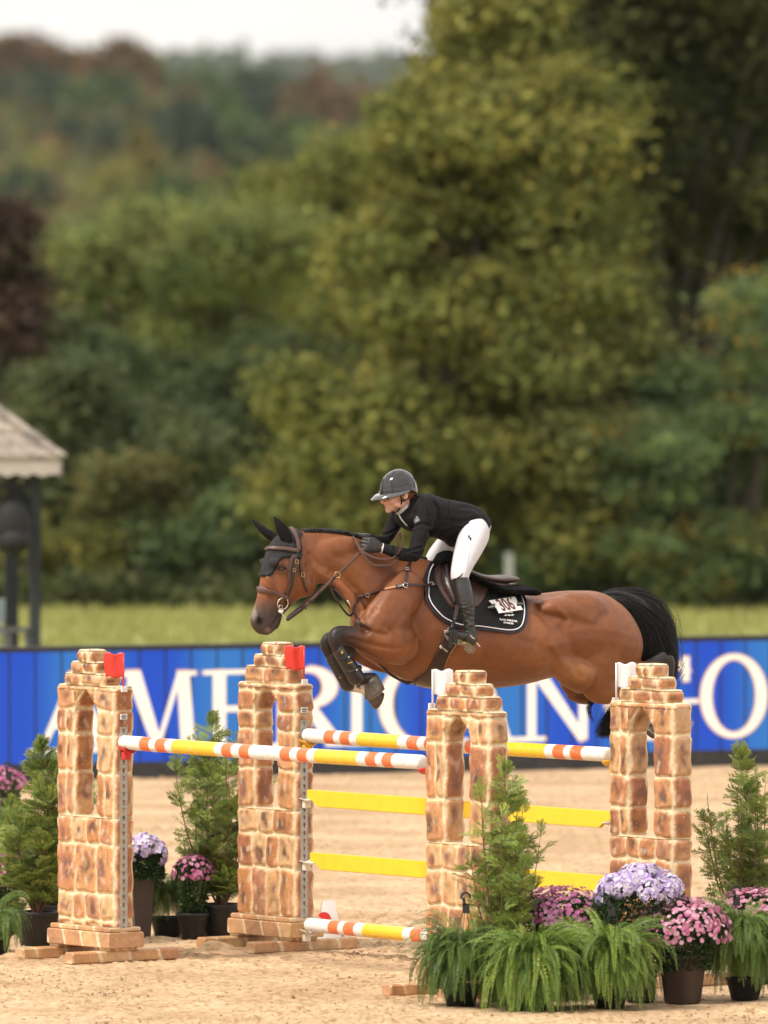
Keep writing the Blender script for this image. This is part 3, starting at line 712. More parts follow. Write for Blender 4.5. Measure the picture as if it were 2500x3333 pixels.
for k in range(12):
    zt = GP(60, 2052).z; box(bm, pA + gu * (0.07 + 0.18 * k) + Vector((0, 0, zt / 2 + 0.06 - pA.z)), 0.05, 0.04, zt - 0.12, gu, gv)
obj('railing', bm, mat('grey_rail', (0.09, 0.095, 0.10), 0.8), root)
rb = empty('hanging_bag', GP(40, 1790, 0.1), 'black rounded bag hanging under the gazebo roof', 'bag')
bm = bmesh.new(); ellipsoid(bm, GP(38, 1712, 0.1), Vector((0.185, 0, 0)), Vector((0, 0.12, 0)), Vector((0, 0, 0.27))); ellipsoid(bm, GP(45, 1760, 0.08), Vector((0.17, 0, 0)), Vector((0, 0.13, 0)), Vector((0, 0, 0.13)))
obj('bag_body', bm, mat('black_nylon', (0.006, 0.006, 0.008), 0.7), rb, smooth=True)
bm = bmesh.new(); tube(bm, [GP(80, 1720, .1), GP(98, 1760, .1), GP(92, 1820, .1), GP(86, 1862, .1)], [0.012, 0.018, 0.016, 0.02], n=8, sub=3); obj('strap', bm, M_black, rb, smooth=True); bm = bmesh.new(); tube(bm, [GP(30, 1620, .1), GP(36, 1585, .1), GP(42, 1620, .1)], 0.01, n=6, sub=3)
obj('strap', bm, mat('black_webbing', (0.008, 0.008, 0.01), 0.8), rb, smooth=True)
rb = empty('folding_chair', DP(-8, 2170, GD + .6), 'pale blue-grey chair back at the far left inside the gazebo', 'chair'); rb.location.z = -0.06
Mc = mat('pale_blue_plastic', (0.30, 0.36, 0.40), 0.5)
bm = bmesh.new(); box(bm, DP(-30, 1985, GD + .6), 0.27, 0.03, 0.22, bev=0.01); obj('backrest', bm, Mc, rb)
bm = bmesh.new(); box(bm, DP(-30, 2060, GD + .5), 0.25, 0.3, 0.03, bev=0.008); obj('seat', bm, Mc, rb)
for dx_ in (-68, 4):
    bm = bmesh.new(); pt = DP(dx_, 2040, GD + .55); tube(bm, [Vector((pt.x, pt.y, -0.06)), pt, DP(dx_, 1960, GD + .6)], 0.012, n=6); obj('leg', bm, Mc, rb)
# grey marker post and dead stems seen over the horse's back / in the trees
bm = bmesh.new(); p = G(1657, 1990, -0.06); box(bm, Vector((p.x, p.y, 0.19)), 0.1, 0.07, 0.75, bev=0.01)
pst = obj('marker_post', bm, mat('grey_paint_post', (0.30, 0.31, 0.30), 0.7, var=0.15, vscale=5)); pst.location = (0, 0, 0)
p1, p2 = DP(1655, 1775, 116).z, 0
tag(pst, 'pale grey post at the field edge above the saddle cantle', 'post')
pst.scale = (1, 1, 1)
for v in pst.data.vertices: v.co.z = -0.06 if v.co.z < 0.1 else DP(1657, 1800, p.y + 60).z
# ================================================================== JUMP: wings, poles, planks, cups, flags
JR = Vector((0.593, -0.805, 0)).normalized(); JN = Vector((-JR.y, JR.x, 0))      # along the poles / away-right across them
JN = Vector((0.805, 0.593, 0)); Z3 = Vector((0, 0, 1))
def wing_origin(footpx, footpy): return G(footpx, footpy) + JR * 0.03 + JN * 0.30
W1 = wing_origin(50, 3121); W3 = wing_origin(1244, 3241); W2 = wing_origin(640, 3087); W4 = W2 + (W3 - W1)
WT = 0.138
M_stone = bpy.data.materials.new('painted_stone'); M_stone.use_nodes = True
def _stone():
    n, l = M_stone.node_tree.nodes, M_stone.node_tree.links; b = n['Principled BSDF']
    b.inputs['Roughness'].default_value = 0.42; b.inputs['Specular IOR Level'].default_value = 0.45
    a = n.new('ShaderNodeAttribute'); a.attribute_name = 'Col'
    tc = n.new('ShaderNodeTexCoord')
    ns = n.new('ShaderNodeTexNoise'); ns.inputs['Scale'].default_value = 24; ns.inputs['Detail'].default_value = 9; ns.inputs['Roughness'].default_value = 0.75
    l.new(tc.outputs['Object'], ns.inputs['Vector'])
    mr = n.new('ShaderNodeMapRange'); mr.inputs['From Min'].default_value = 0.3; mr.inputs['From Max'].default_value = 0.7
    mr.inputs['To Min'].default_value = 0.72; mr.inputs['To Max'].default_value = 1.22; l.new(ns.outputs['Fac'], mr.inputs['Value'])
    mx = n.new('ShaderNodeMixRGB'); mx.blend_type = 'MULTIPLY'; mx.inputs[0].default_value = 1
    l.new(a.outputs['Color'], mx.inputs[1]); l.new(mr.outputs[0], mx.inputs[2])
    n3 = n.new('ShaderNodeTexNoise'); n3.inputs['Scale'].default_value = 75; n3.inputs['Detail'].default_value = 4; l.new(tc.outputs['Object'], n3.inputs['Vector'])
    cr = n.new('ShaderNodeValToRGB'); cr.color_ramp.elements[0].position = 0.62; cr.color_ramp.elements[1].position = 0.72
    cr.color_ramp.elements[0].color = (0, 0, 0, 1); cr.color_ramp.elements[1].color = (0.5, 0.5, 0.5, 1); l.new(n3.outputs['Fac'], cr.inputs[0])
    m2 = n.new('ShaderNodeMixRGB'); l.new(cr.outputs[0], m2.inputs[0]); l.new(mx.outputs[0], m2.inputs[1]); m2.inputs[2].default_value = (0.78, 0.62, 0.42, 1)
    l.new(m2.outputs[0], b.inputs['Base Color'])
    bp = n.new('ShaderNodeBump'); bp.inputs['Strength'].default_value = 0.55; bp.inputs['Distance'].default_value = 0.006
    l.new(ns.outputs['Fac'], bp.inputs['Height']); l.new(bp.outputs[0], b.inputs['Normal'])
_stone()
MORTAR = (0.73, 0.59, 0.39)
STONES = [(0.56, 0.285, 0.12), (0.47, 0.205, 0.078), (0.62, 0.37, 0.17), (0.38, 0.15, 0.068), (0.64, 0.42, 0.215), (0.47, 0.23, 0.125), (0.53, 0.235, 0.10)]
def wing(name_label, org, seed, H, flip):
    """org: foot of the left corner of the wide face. H: heights above ground. flip: reverses which side carries the track"""
    rr = random.Random(seed)
    root = empty('jump_wing', org, name_label, 'jump wing', 'painted stone-look wings of the jump')
    zb = 0.215                                   # top of the wooden base
    W = 0.60
    # horizontal bands of stones
    bands = H['bands']
    lay = []
    for i in range(len(bands) - 1):
        z0, z1 = bands[i], bands[i + 1]
        tall = z1 - z0 > 0.17
        full = z0 < H['sill'] - 0.02
        cuts = [0.0]
        if z0 >= H['sill'] - 0.02 and z1 <= H['apex'] + 0.05:
            cuts = [0, 0.175] if rr.random() < 0.55 else [0, 0.10, 0.175]
            cuts += [0.42] + ([0.60] if rr.random() < 0.55 else [0.51, 0.60])
        else:
            n_ = rr.choice([4, 4, 3]) if full else max(2, int(round((H['w'](z0)[1] - H['w'](z0)[0]) / 0.17)))
            a, b = H['w']((z0 + z1) / 2)
            cuts = [a] + [a + (b - a) * (k + rr.uniform(-.13, .13)) / n_ for k in range(1, n_)] + [b]
        lay.append((z0, z1, cuts, [rr.random() for _ in range(12)], rr.random()))
    def cellof(val, cuts):
        for k in range(len(cuts) - 1):
            if cuts[k] <= val <= cuts[k + 1] + 1e-6: return k, cuts[k], cuts[k + 1]
        return 0, cuts[0], cuts[-1]
    def stone(u, v, z, face, a, b):
        """returns bulge height and colour for a point on a face; a,b = span of the section"""
        for (z0, z1, cuts, rv, q) in lay:
            if z0 <= z <= z1: break
        else: z0, z1, cuts, rv, q = (lay[0] if z < bands[0] else lay[-1])
        if face in 'FB':
            k, c0, c1 = cellof(u, cuts); c0 = max(c0, a); c1 = min(c1, b)
            if c1 - c0 < 0.03: c0, c1 = a, b
            x, wd = u - c0, max(c1 - c0, 0.02); sd = k
        else:
            x, wd = v, WT; sd = 7 if face == 'L' else 8; c0 = 0; c1 = WT
        hgt = z1 - z0
        zz = z + 0.006 * math.sin(u * 23 + q * 9); x = x + 0.006 * math.sin(z * 31 + sd)
        dx = min(x, wd - x); dz = min(zz - z0, z1 - zz)
        r_ = 0.030
        if dx < r_ and dz < r_: d = r_ - math.hypot(r_ - dx, r_ - dz)
        else: d = min(dx, dz)
        d += 0.005 * noise.noise(Vector((u * 14 + seed, v * 14, z * 14)))
        hb = sst(0.000, 0.019, d)
        cs_ = STONES[int(rv[sd % 12] * 6.99)]; 
        rnd = random.Random(int(rv[(sd + 3) % 12] * 1e6))
        cx, cz = wd * rnd.uniform(.35, .65), hgt * rnd.uniform(.35, .65); sx_, sz_ = wd * rnd.uniform(.18, .36), hgt * rnd.uniform(.18, .42)
        e = math.exp(-(((x - cx) / sx_) ** 2 + ((zz - z0 - cz) / sz_) ** 2)); e *= 0.55 + 0.9 * noise.noise(Vector((u * 19, v * 19 + seed, z * 19)))
        e = max(0, min(1, e * rnd.uniform(0.8, 2.4)))
        col = lerp3(cs_, (0.085, 0.045, 0.030) if rnd.random() < .6 else (0.13, 0.065, 0.062), e * 0.9)
        gs = noise.noise(Vector((u * 26 + 5, v * 26, z * 17 - seed))); col = lerp3(col, (0.62, 0.47, 0.36), .65 * sst(.22, .55, gs)); col = lerp3(col, (0.24, 0.09, 0.045), .6 * sst(.1, .5, -gs))
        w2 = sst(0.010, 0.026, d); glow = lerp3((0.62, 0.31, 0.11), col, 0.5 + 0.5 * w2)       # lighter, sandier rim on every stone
        nz = 0.5 + 0.5 * noise.noise(Vector((u * 8 - seed, v * 8, z * 8)))
        glow = lerp3(glow, (0.48, 0.17, 0.085), 0.30 * sst(0.5, 0.8, nz))
        m_ = sst(0.0055, 0.0125, d + 0.004 * noise.noise(Vector((u * 50, v * 50, z * 50))))
        if face == 'R': glow = lerp3(glow, (0.34, 0.13, 0.05), 0.25)  # right faces tinted browner: partly paint, partly shade put into the colour
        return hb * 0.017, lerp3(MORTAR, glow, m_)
    cols = []
    bm = bmesh.new(); lay_ = bm.verts.layers.float_vector.new('c')
    def section(zs, fa, fb, capt=True, topround=True):
        rings = []
        for zi, z in enumerate(zs):
            a, b = fa(z), fb(z); inset = 0.0
            if topround:
                t = zs[-1] - z; inset = 0.014 * max(0, 1 - t / 0.014) ** 2
            nf = max(3, int(round((b - a) / 0.0125))) if False else None
            ring = []
            NF, NS = section.nf, 16; cr = 0.012
            pts = []
            for i in range(NF): pts.append((a + (b - a) * i / NF, 0.0, 'F'))
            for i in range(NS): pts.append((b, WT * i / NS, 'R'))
            for i in range(NF): pts.append((b - (b - a) * i / NF, WT, 'B'))
            for i in range(NS): pts.append((a, WT - WT * i / NS, 'L'))
            for (u, v, f) in pts:
                hgt, c = stone(u, v, z, f, a, b)
                nu = {'F': 0, 'B': 0, 'R': 1, 'L': -1}[f]; nv = {'F': -1, 'B': 1, 'R': 0, 'L': 0}[f]
                if (abs(u - a) < 1e-6 or abs(u - b) < 1e-6) and (abs(v) < 1e-6 or abs(v - WT) < 1e-6):
                    nu = -1 if abs(u - a) < 1e-6 else 1; nv = -1 if abs(v) < 1e-6 else 1; nu *= .55; nv *= .55; hgt = hgt * .5 - 0.002
                p = org + JR * (u + nu * (hgt - inset)) + JN * (v + nv * (hgt - inset)) + Z3 * z
                ring.append((p, c))
            rings.append(ring)
        n = len(rings[0]); rv = []
        for r_ in rings:
            row = []
            for p, c in r_:
                vt = bm.verts.new(p); vt[lay_] = c; row.append(vt)
            rv.append(row)
        for a_, b_ in zip(rv[:-1], rv[1:]):
            for i in range(n): bm.faces.new((a_[i], a_[(i + 1) % n], b_[(i + 1) % n], b_[i]))
        for r_ in (rv[0], rv[-1]):
            c = sum((v.co for v in r_), Vector()) / n; cv = bm.verts.new(c); cv[lay_] = lerp3(MORTAR, (0.62, 0.36, 0.18), 0.6); r2 = []
            for v in r_: w_ = bm.verts.new(v.co); w_[lay_] = v[lay_]; r2.append(w_)
            for i in range(n): bm.faces.new((r2[i], r2[(i + 1) % n], cv))
    def zr(a, b, st=0.0080):
        n = max(2, int((b - a) / st)); r_ = [a + (b - a) * i / n for i in range(n + 1)]
        return r_[:-1] + [b - 0.009, b - 0.004, b]
    sill, spring, apex = H['sill'], H['spring'], H['apex']
    section.nf = 72; section(zr(zb, sill), lambda z: 0.0, lambda z: W, topround=False)
    uc = 0.300
    def hw(z):
        if z <= spring: return 0.125
        t = (z - spring) / (apex - spring); return max(0.004, 0.125 * math.cos(t * math.pi / 2) ** 0.85)
    sh = H['shoulder']
    section.nf = 30
    section(zr(sill, apex), lambda z: 0.0, lambda z: uc - hw(z), topround=False)
    section(zr(sill, apex), lambda z: uc + hw(z), lambda z: W, topround=False)
    prev = apex
    steps = H['steps']                        # (top z, left, right)
    section.nf = 60
    for (zt, a, b) in steps:
        section(zr(prev - 0.002, zt), lambda z, a=a: a, lambda z, b=b: b); prev = zt
    me = bpy.data.meshes.new('body'); bmesh.ops.recalc_face_normals(bm, faces=bm.faces)
    carr = np.ones((len(bm.verts), 4), dtype=np.float32)
    for i, v in enumerate(bm.verts): carr[i, :3] = v[lay_][:]
    bm.verts.layers.float_vector.remove(bm.verts.layers.float_vector['c'])
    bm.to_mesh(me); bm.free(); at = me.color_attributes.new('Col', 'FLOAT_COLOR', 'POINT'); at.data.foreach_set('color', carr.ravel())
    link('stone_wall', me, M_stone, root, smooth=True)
    # wooden base, painted in the same stones
    def painted_box(name, c, su, sv, sz, bev=0.006, seg=7, q=0):
        b3 = bmesh.new(); L = max(su, sv); ax, sd, ws = (JR, JN, sv) if su > sv else (JN, JR, su); ns = max(12, int(L / .009)); rg_ = []
        for k in range(ns + 1):
            t = -L / 2 + L * k / ns; q_ = bev if 0 < k < ns else bev * 1.0; e_ = 0 if 0 < k < ns else bev * .6; w_, h_ = ws / 2 - e_, sz / 2 - e_; pr = []
            for sx3, sy3, mm in ((-1, -1, 0), (1, -1, 1), (1, 1, 0), (-1, 1, 1)):
                p1_, p2_ = (sx3 * (w_ - q_), sy3 * h_), (sx3 * w_, sy3 * (h_ - q_)); pr += ([p2_, p1_] if mm == 0 else [p1_, p2_])
            full = []
            for i in range(8):
                a_, b_ = pr[i], pr[(i + 1) % 8]; m4 = 6 if i % 2 else 1
                for j in range(m4): full.append((a_[0] + (b_[0] - a_[0]) * j / m4, a_[1] + (b_[1] - a_[1]) * j / m4))
            rg_.append([Vector(c) + ax * t + sd * x + Z3 * z for x, z in full])
        loft(b3, rg_); o = obj(name, b3, M_stone, root)
        def f(co, no):
            t = (co - Vector(c)).dot(ax) + L / 2 + 0.12 * q; sl = (co - Vector(c)).z * 0.35
            k = (t + sl) / (L / 3.6); fr = abs(k - round(k)) * L / 3.6
            base = STONES[(int(round(k - .5)) * 3 + seed + q) % 7]
            base = lerp3(base, (0.20, 0.09, 0.045), max(0, 0.15 + 0.7 * noise.noise(co * 9))); base = lerp3(base, (0.60, 0.40, 0.22), .35)
            return lerp3(MORTAR, base, sst(0.006, 0.016, fr + 0.01 * noise.noise(co * 30)))
        paint(o, f); return o
    painted_box('base_board', org + JR * 0.30 + JN * (WT / 2) + Z3 * 0.135, 0.67, 0.265, 0.095)
    painted_box('base_ledge', org + JR * 0.30 + JN * (WT / 2) + Z3 * 0.1985, 0.645, 0.235, 0.030, q=2)
    for k, u in enumerate((0.01, 0.545)):
        painted_box('foot', org + JR * u + JN * 0.10 + Z3 * 0.034, 0.095, 0.80, 0.072, bev=0.010, q=k + 1)
        painted_box('spacer', org + JR * u + JN * (WT / 2) + Z3 * 0.0785, 0.09, 0.22, 0.016, bev=0.002, q=k + 3)
    # metal track with keyholes on the side facing the poles
    sgn = -1 if flip else 1
    uf = (W + 0.016) if not flip else -0.016
    zt0, zt1 = H['track']; tw = 0.052; cv = WT * 0.42
    outv = JR * sgn
    tc = org + JR * (uf + sgn * 0.003) + JN * cv
    tr = bmesh.new()
    pitch = 0.0485; n_ = int((zt1 - zt0) / pitch)
    def strip(za, zb_, va, vb): box(tr, tc + JN * ((va + vb) / 2) + Z3 * ((za + zb_) / 2), 0.005, vb - va, zb_ - za, JR, JN, Z3)
    b3 = bmesh.new()
    # plate built cell by cell, each cell a ring of quads round a keyhole
    def khole(zc, s=1.0):
        o_ = []
        for k in range(10): a = R(-50 + 280 * k / 9); o_.append((0.0098 * math.cos(a), zc + 0.006 + 0.0098 * math.sin(a)))
        o_ += [(-0.0048, zc - 0.007), (-0.0042, zc - 0.0135), (0, zc - 0.0155), (0.0042, zc - 0.0135), (0.0048, zc - 0.007)]
        return o_
    for i in range(n_):
        za = zt1 - (i + 1) * pitch; zb_ = za + pitch; zc = (za + zb_) / 2; hh = khole(zc); m_ = len(hh)
        outer = []
        for (x, z) in hh:
            a = math.atan2(z - zc, x); cx, sx_ = math.cos(a), math.sin(a)
            t = min((tw / 2) / max(abs(cx), 1e-6), (pitch / 2) / max(abs(sx_), 1e-6)); outer.append((cx * t, zc + sx_ * t))
        cor4 = [(tw / 2, zb_), (-tw / 2, zb_), (-tw / 2, za), (tw / 2, za)]
        f3 = lambda q, d: b3.verts.new(tc + JN * q[0] + Z3 * q[1] + outv * d)
        iv = [f3(q, 0.0025) for q in hh]; ov = [f3(q, 0.0025) for q in outer]; bv_ = [f3(q, -0.004) for q in hh]
        for k in range(m_):
            k2 = (k + 1) % m_
            b3.faces.new((iv[k], iv[k2], ov[k2], ov[k])); b3.faces.new((iv[k], bv_[k], bv_[k2], iv[k2]))
            q1, q2 = outer[k], outer[k2]
            for c4 in cor4:
                on = lambda q, j: abs(q[j] - c4[j]) < 1e-6
                if ((on(q1, 0) and on(q2, 1)) or (on(q1, 1) and on(q2, 0))) and not (on(q1, 0) and on(q2, 0)) and not (on(q1, 1) and on(q2, 1)):
                    cvv = f3(c4, 0.0025); b3.faces.new((ov[k], ov[k2], cvv))
    track = obj('track', b3, M_steel, root)
    b3 = bmesh.new()
    for s in (-1, 1): box(b3, tc + JN * (s * (tw / 2 + 0.0012)) + Z3 * ((zt0 + zt1) / 2) - outv * 0.006, 0.02, 0.0025, zt1 - zt0, JR, JN, Z3)
    obj('track_edge', b3, M_steel, root)
    for i in range(5):
        zz = zt1 - 0.19 - i * 0.30
        for s in (-1, 1):
            b3 = bmesh.new(); ellipsoid(b3, tc + JN * (s * 0.019) + Z3 * zz + outv * 0.003, JN * 0.0045, Z3 * 0.0045, outv * 0.003, 8, 6)
            obj('screw', b3, M_chrome, root, smooth=True)
    b3 = bmesh.new(); box(b3, tc + Z3 * (zt1 + 0.062) + outv * 0.002, 0.004, 0.052, 0.034, JR, JN, Z3, bev=0.0015); lb = obj('label_plate', b3, M_white, root)
    b3 = bmesh.new()
    for k, (zz, wd) in enumerate(((0.011, .03), (0.003, .040), (-0.006, .034), (-0.011, .030))):
        box(b3, tc + Z3 * (zt1 + 0.062 + zz) + outv * 0.0050, 0.001, wd, 0.0028 if k != 1 else 0.005, JR, JN, Z3)
    obj('label_print', b3, M_black, root)
    return root, tc, outv
M_steel = mat('galvanised_steel', (0.42, 0.41, 0.39), 0.42, metal=0.6, var=0.15, vscale=12)
M_chrome = mat('bright_metal', (0.70, 0.68, 0.64), 0.22, metal=1.0)
M_white = mat('white_paint', (0.80, 0.79, 0.77), 0.38, var=0.04, vscale=9)
def bnds(seed, zb, sill, apex, steps, extra):
    return [zb] + extra + [s[0] for s in steps]
def mkH(top3, sh, steps, sill=0.86, spring=1.30, apex=1.53, bands=None, track=(0.13, 1.44)):
    return dict(sill=sill, spring=spring, apex=apex, shoulder=sh, steps=steps, bands=bands, track=track, w=lambda z: next(((a, b) for (zt, a, b) in steps if z < zt), (0, 0.6)))
# steps for wings 1 and 4 (flat shoulders) and 2 and 3 (extra shoulder blocks); heights measured off the photo
def hz(org, px_y, at): # height of photo row px_y above the ground at point 'at'
    d = (at - CAM).y; return CAMZ + d * ((ray(1250, px_y).z) / ray(1250, px_y).y)
c1 = W1 + JR * 0.3; s1 = [(hz(W1, 2229, c1), 0.0, 0.60), (hz(W1, 2190, c1), 0.075, 0.47), (hz(W1, 2153, c1), 0.14, 0.395), (hz(W1, 2114, c1), 0.215, 0.33)]
H1 = mkH(0, 0, s1, sill=hz(W1, 2655, W1 + JR * .3), spring=hz(W1, 2330, c1), apex=hz(W1, 2241, c1))
zz1 = lambda *r: [hz(W1, q, c1) for q in r]
H1['bands'] = [0.215] + zz1(2970 + 20, 2905, 2745, 2655, 2512, 2388, 2308) + [s[0] for s in s1]
c4 = W4 + JR * 0.3; s4 = [(hz(W4, 2284, c4), 0.0, 0.60), (hz(W4, 2242, c4), 0.09, 0.52), (hz(W4, 2202, c4), 0.17, 0.455), (hz(W4, 2160, c4), 0.25, 0.385)]
H4 = mkH(0, 0, s4, sill=hz(W4, 2722, c4), spring=hz(W4, 2395, c4), apex=hz(W4, 2298, c4))
H4['bands'] = [0.215] + [hz(W4, q, c4) for q in (3010, 2920, 2795, 2722, 2630, 2525, 2388)] + [s[0] for s in s4]
c2 = W2 + JR * 0.3; s2 = [(hz(W2, 2222, c2), 0.0, 0.60), (hz(W2, 2167, c2), 0.08, 0.50), (hz(W2, 2129, c2), 0.165, 0.45), (hz(W2, 2090, c2), 0.25, 0.39)]
H2 = mkH(0, 0, s2, sill=hz(W2, 2630, c2), spring=hz(W2, 2310, c2), apex=hz(W2, 2232, c2))
H2['bands'] = [0.215] + [hz(W2, q, c2) for q in (2822, 2712, 2630, 2502, 2375, 2315, 2248)] + [s[0] for s in s2]
c3 = W3 + JR * 0.3; s3 = [(hz(W3, 2312, c3), 0.0, 0.60), (hz(W3, 2264, c3), 0.10, 0.54), (hz(W3, 2224, c3), 0.185, 0.47), (hz(W3, 2182, c3), 0.27, 0.40)]
H3 = mkH(0, 0, s3, sill=hz(W3, 2745, c3), spring=hz(W3, 2410, c3), apex=hz(W3, 2325, c3))
H3['bands'] = [0.215] + [hz(W3, q, c3) for q in (3100, 2950, 2835, 2745, 2605, 2420, 2335)] + [s[0] for s in s3]
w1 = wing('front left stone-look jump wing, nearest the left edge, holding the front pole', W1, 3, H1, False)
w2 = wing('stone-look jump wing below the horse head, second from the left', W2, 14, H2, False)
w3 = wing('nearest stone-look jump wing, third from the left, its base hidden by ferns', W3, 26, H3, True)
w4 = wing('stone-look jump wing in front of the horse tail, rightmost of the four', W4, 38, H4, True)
# ---- poles: ends given in photo pixels on the plane of each pair of tracks
M_pole = mat('pole_paint', (0.8, 0.8, 0.8), 0.32, attr='Col', var=0.05, vscale=14, spec=0.5)
def pplane(px, py, org, v=0.056):
    d = ray(px, py); o = org + JN * v; t = (o - CAM).dot(JN) / d.dot(JN); return CAM + d * t
WHT, ORG, YEL = (0.80, 0.78, 0.75), (0.78, 0.165, 0.05), (0.83, 0.52, 0.03)
def pole(label, A, B, stripes, r=0.0435, seed=0, group='striped round poles of the jump'):
    d = B - A; L = d.length; d.normalize(); bm = bmesh.new(); n = 28; sg = 420
    lat = d.cross(Z3).normalized(); up = lat.cross(d)
    sag = 0.006
    pts = []
    prof = [(0, 0.55), (0.004, 0.82), (0.012, 0.96), (0.02, 1.0)]
    ss = [p[0] for p in prof] + [0.02 + (L - 0.04) * k / sg for k in range(1, sg)] + [L - p[0] for p in prof[::-1]]
    rr_ = [p[1] for p in prof] + [1.0] * (sg - 1) + [p[1] for p in prof[::-1]]
    rings = []
    for s, q in zip(ss, rr_):
        c = A + d * s - up * sag * math.sin(math.pi * s / L)
        rings.append([c + (lat * math.cos(2 * math.pi * k / n) + up * math.sin(2 * math.pi * k / n)) * r * q for k in range(n)])
    loft(bm, rings)
    o = obj('jump_pole', bm, M_pole, smooth=True); tag(o, label, 'pole', group)
    def f(co, no):
        s = (co - A).dot(d) / L + 0.0003 * noise.noise(co * 40)
        c = WHT
        for (a, b, cc) in stripes:
            if a <= s < b: c = cc
        nz = noise.noise(co * 26 + Vector((seed, 0, 0))) ; n2 = noise.noise(co * 70)
        if nz > 0.42 and n2 > 0.05: c = lerp3(c, (0.55, 0.47, 0.36), 0.5)
        if abs(n2) > 0.62: c = lerp3(c, (0.3, 0.24, 0.18), 0.6)
        return c
    paint(o, f); return o
fa, fb = pplane(399, 2416, W1), pplane(1378, 2481, W1)
def st_from_px(A, B, org, row, lst):
    L = (B - A).length; d = (B - A).normalized(); out = []
    for (x0, x1, c) in lst:
        y0 = row[0] + (row[1] - row[0]) * (x0 - row[2]) / (row[3] - row[2]); y1 = row[0] + (row[1] - row[0]) * (x1 - row[2]) / (row[3] - row[2])
        out.append(((pplane(x0, y0, org) - A).dot(d) / L, (pplane(x1, y1, org) - A).dot(d) / L, c))
    return out
rowf = (2416, 2481, 399, 1378)
lf = [(470, 502, ORG), (522, 554, ORG), (576, 714, YEL), (738, 770, ORG), (794, 826, ORG), (928, 960, ORG), (984, 1016, ORG), (1040, 1178, YEL), (1205, 1238, ORG), (1260, 1292, ORG)]
pole('front round pole in white, orange and yellow, from the left wing to the nearest wing', fa, fb, st_from_px(fa, fb, W1, rowf, lf), 0.0435, 1)
ba, bb = pplane(996, 2393, W2), pplane(1984, 2456, W2)
rowb = (2393, 2456, 996, 1984)
lb_ = [(1070, 1102, ORG), (1123, 1154, ORG), (1177, 1310, YEL), (1340, 1374, ORG), (1398, 1430, ORG), (1530, 1562, ORG), (1650, 1788, YEL), (1815, 1852, ORG), (1872, 1908, ORG)]
pole('top back pole in white, orange and yellow, between the second and rightmost wings', ba, bb, st_from_px(ba, bb, W2, rowb, lb_), 0.0435, 2)
ga, gb = pplane(1003, 3010, W2), pplane(1990, 3095, W2)
rowg = (3010, 3095, 1003, 1990)
lg = [(1083, 1116, ORG), (1134, 1167, ORG), (1195, 1326, YEL), (1352, 1385, ORG), (1410, 1440, ORG)]
pole('lowest ground pole in white, orange and yellow resting just above the sand', ga, gb, st_from_px(ga, gb, W2, rowg, lg), 0.0435, 3)
# ---- planks
M_plank = mat('yellow_plank_paint', (0.83, 0.56, 0.03), 0.35, var=0.05, vscale=6, bump=0.1, bscale=60)
def plank(label, A, B, hgt, th=0.028):
    d = (B - A); L = d.length; d.normalize(); bm = bmesh.new()
    # side outline: full depth in the middle, notched narrow tongues at both ends
    tg, hz_ = 0.075, 0.030
    prof = [(0, 0.0), (0.045, 0.0), (0.055, -0.02), (0.10, -hgt), (0.115, -hgt)]
    top = [(0, hz_ * 0 + 0.0)]
    out = [(0, 0), (L, 0), (L, -0.055), (L - 0.06, -0.06), (L - 0.11, -hgt), (0.11, -hgt), (0.06, -0.06), (0, -0.055)]
    nrm = JN
    v0 = [bm.verts.new(A + d * s + Z3 * z - nrm * th / 2) for s, z in out]; v1 = [bm.verts.new(A + d * s + Z3 * z + nrm * th / 2) for s, z in out]
    bm.faces.new(v0); bm.faces.new(v1[::-1])
    for i in range(8): bm.faces.new((v0[i], v0[(i + 1) % 8], v1[(i + 1) % 8], v1[i]))
    bmesh.ops.bevel(bm, geom=bm.edges[:], offset=0.004, segments=2, affect='EDGES')
    o = obj('jump_plank', bm, M_plank); tag(o, label, 'plank', 'yellow planks between the back wings'); return o
plank('upper yellow plank, just under the top back pole', pplane(1004, 2570, W2), pplane(1992, 2641, W2), 0.103)
plank('lower yellow plank, above the lowest ground pole', pplane(1014, 2774, W2), pplane(1992, 2851, W2), 0.103)
# ---- cups
def cup(label, c, sgn, col, curved=True):
    """c: point on the track under the pole's end; opens upwards"""
    root = empty('jump_cup', c, label, 'jump cup', 'cups that carry the poles and planks')
    m = col; bm = bmesh.new(); o = JR * sgn; rings = []
    for i in range(7):
        t = i / 6; u = 0.004 + 0.075 * t
        row = []
        for k in range(13):
            a = R(-62 + 124 * k / 12) if curved else (k - 6) / 6
            if curved: row.append((0.052 * math.sin(a), -0.052 * math.cos(a) + 0.052))
            else: row.append((0.042 * a, 0.012 * abs(a)))
        rings.append([c + o * u + JN * x + Z3 * (z - 0.002 * i) for x, z in row])
    for off in (0,):
        up = [[p for p in r_] + [p - Z3 * 0.006 for p in r_[::-1]] for r_ in rings]
        loft(bm, up)
    obj('cradle', bm, m, root, smooth=False)
    bm = bmesh.new(); box(bm, c + o * 0.022 - Z3 * 0.030, 0.036, 0.048, 0.05, JR, JN, Z3, bev=0.008); obj('bracket', bm, m, root)
    return root
M_redp = mat('red_plastic', (0.62, 0.03, 0.025), 0.35); M_yelp = mat('yellow_plastic', (0.75, 0.42, 0.03), 0.4); M_ivp = mat('ivory_plastic', (0.72, 0.66, 0.55), 0.4)
e1 = W1 + JR * 0.625; e2 = W2 + JR * 0.625; e3 = W3 - JR * 0.02; e4 = W4 - JR * 0.02
def at(e, z): q = e + JN * 0.056; return Vector((q.x, q.y, z))
cup('red cup under the left end of the front pole', at(e1, fa.z - 0.050), 1, M_redp)
cup('red cup under the right end of the front pole at the nearest wing', at(e3, fb.z - 0.050), -1, M_redp)
cup('yellow cup under the left end of the top back pole', at(e2, ba.z - 0.050), 1, M_yelp)
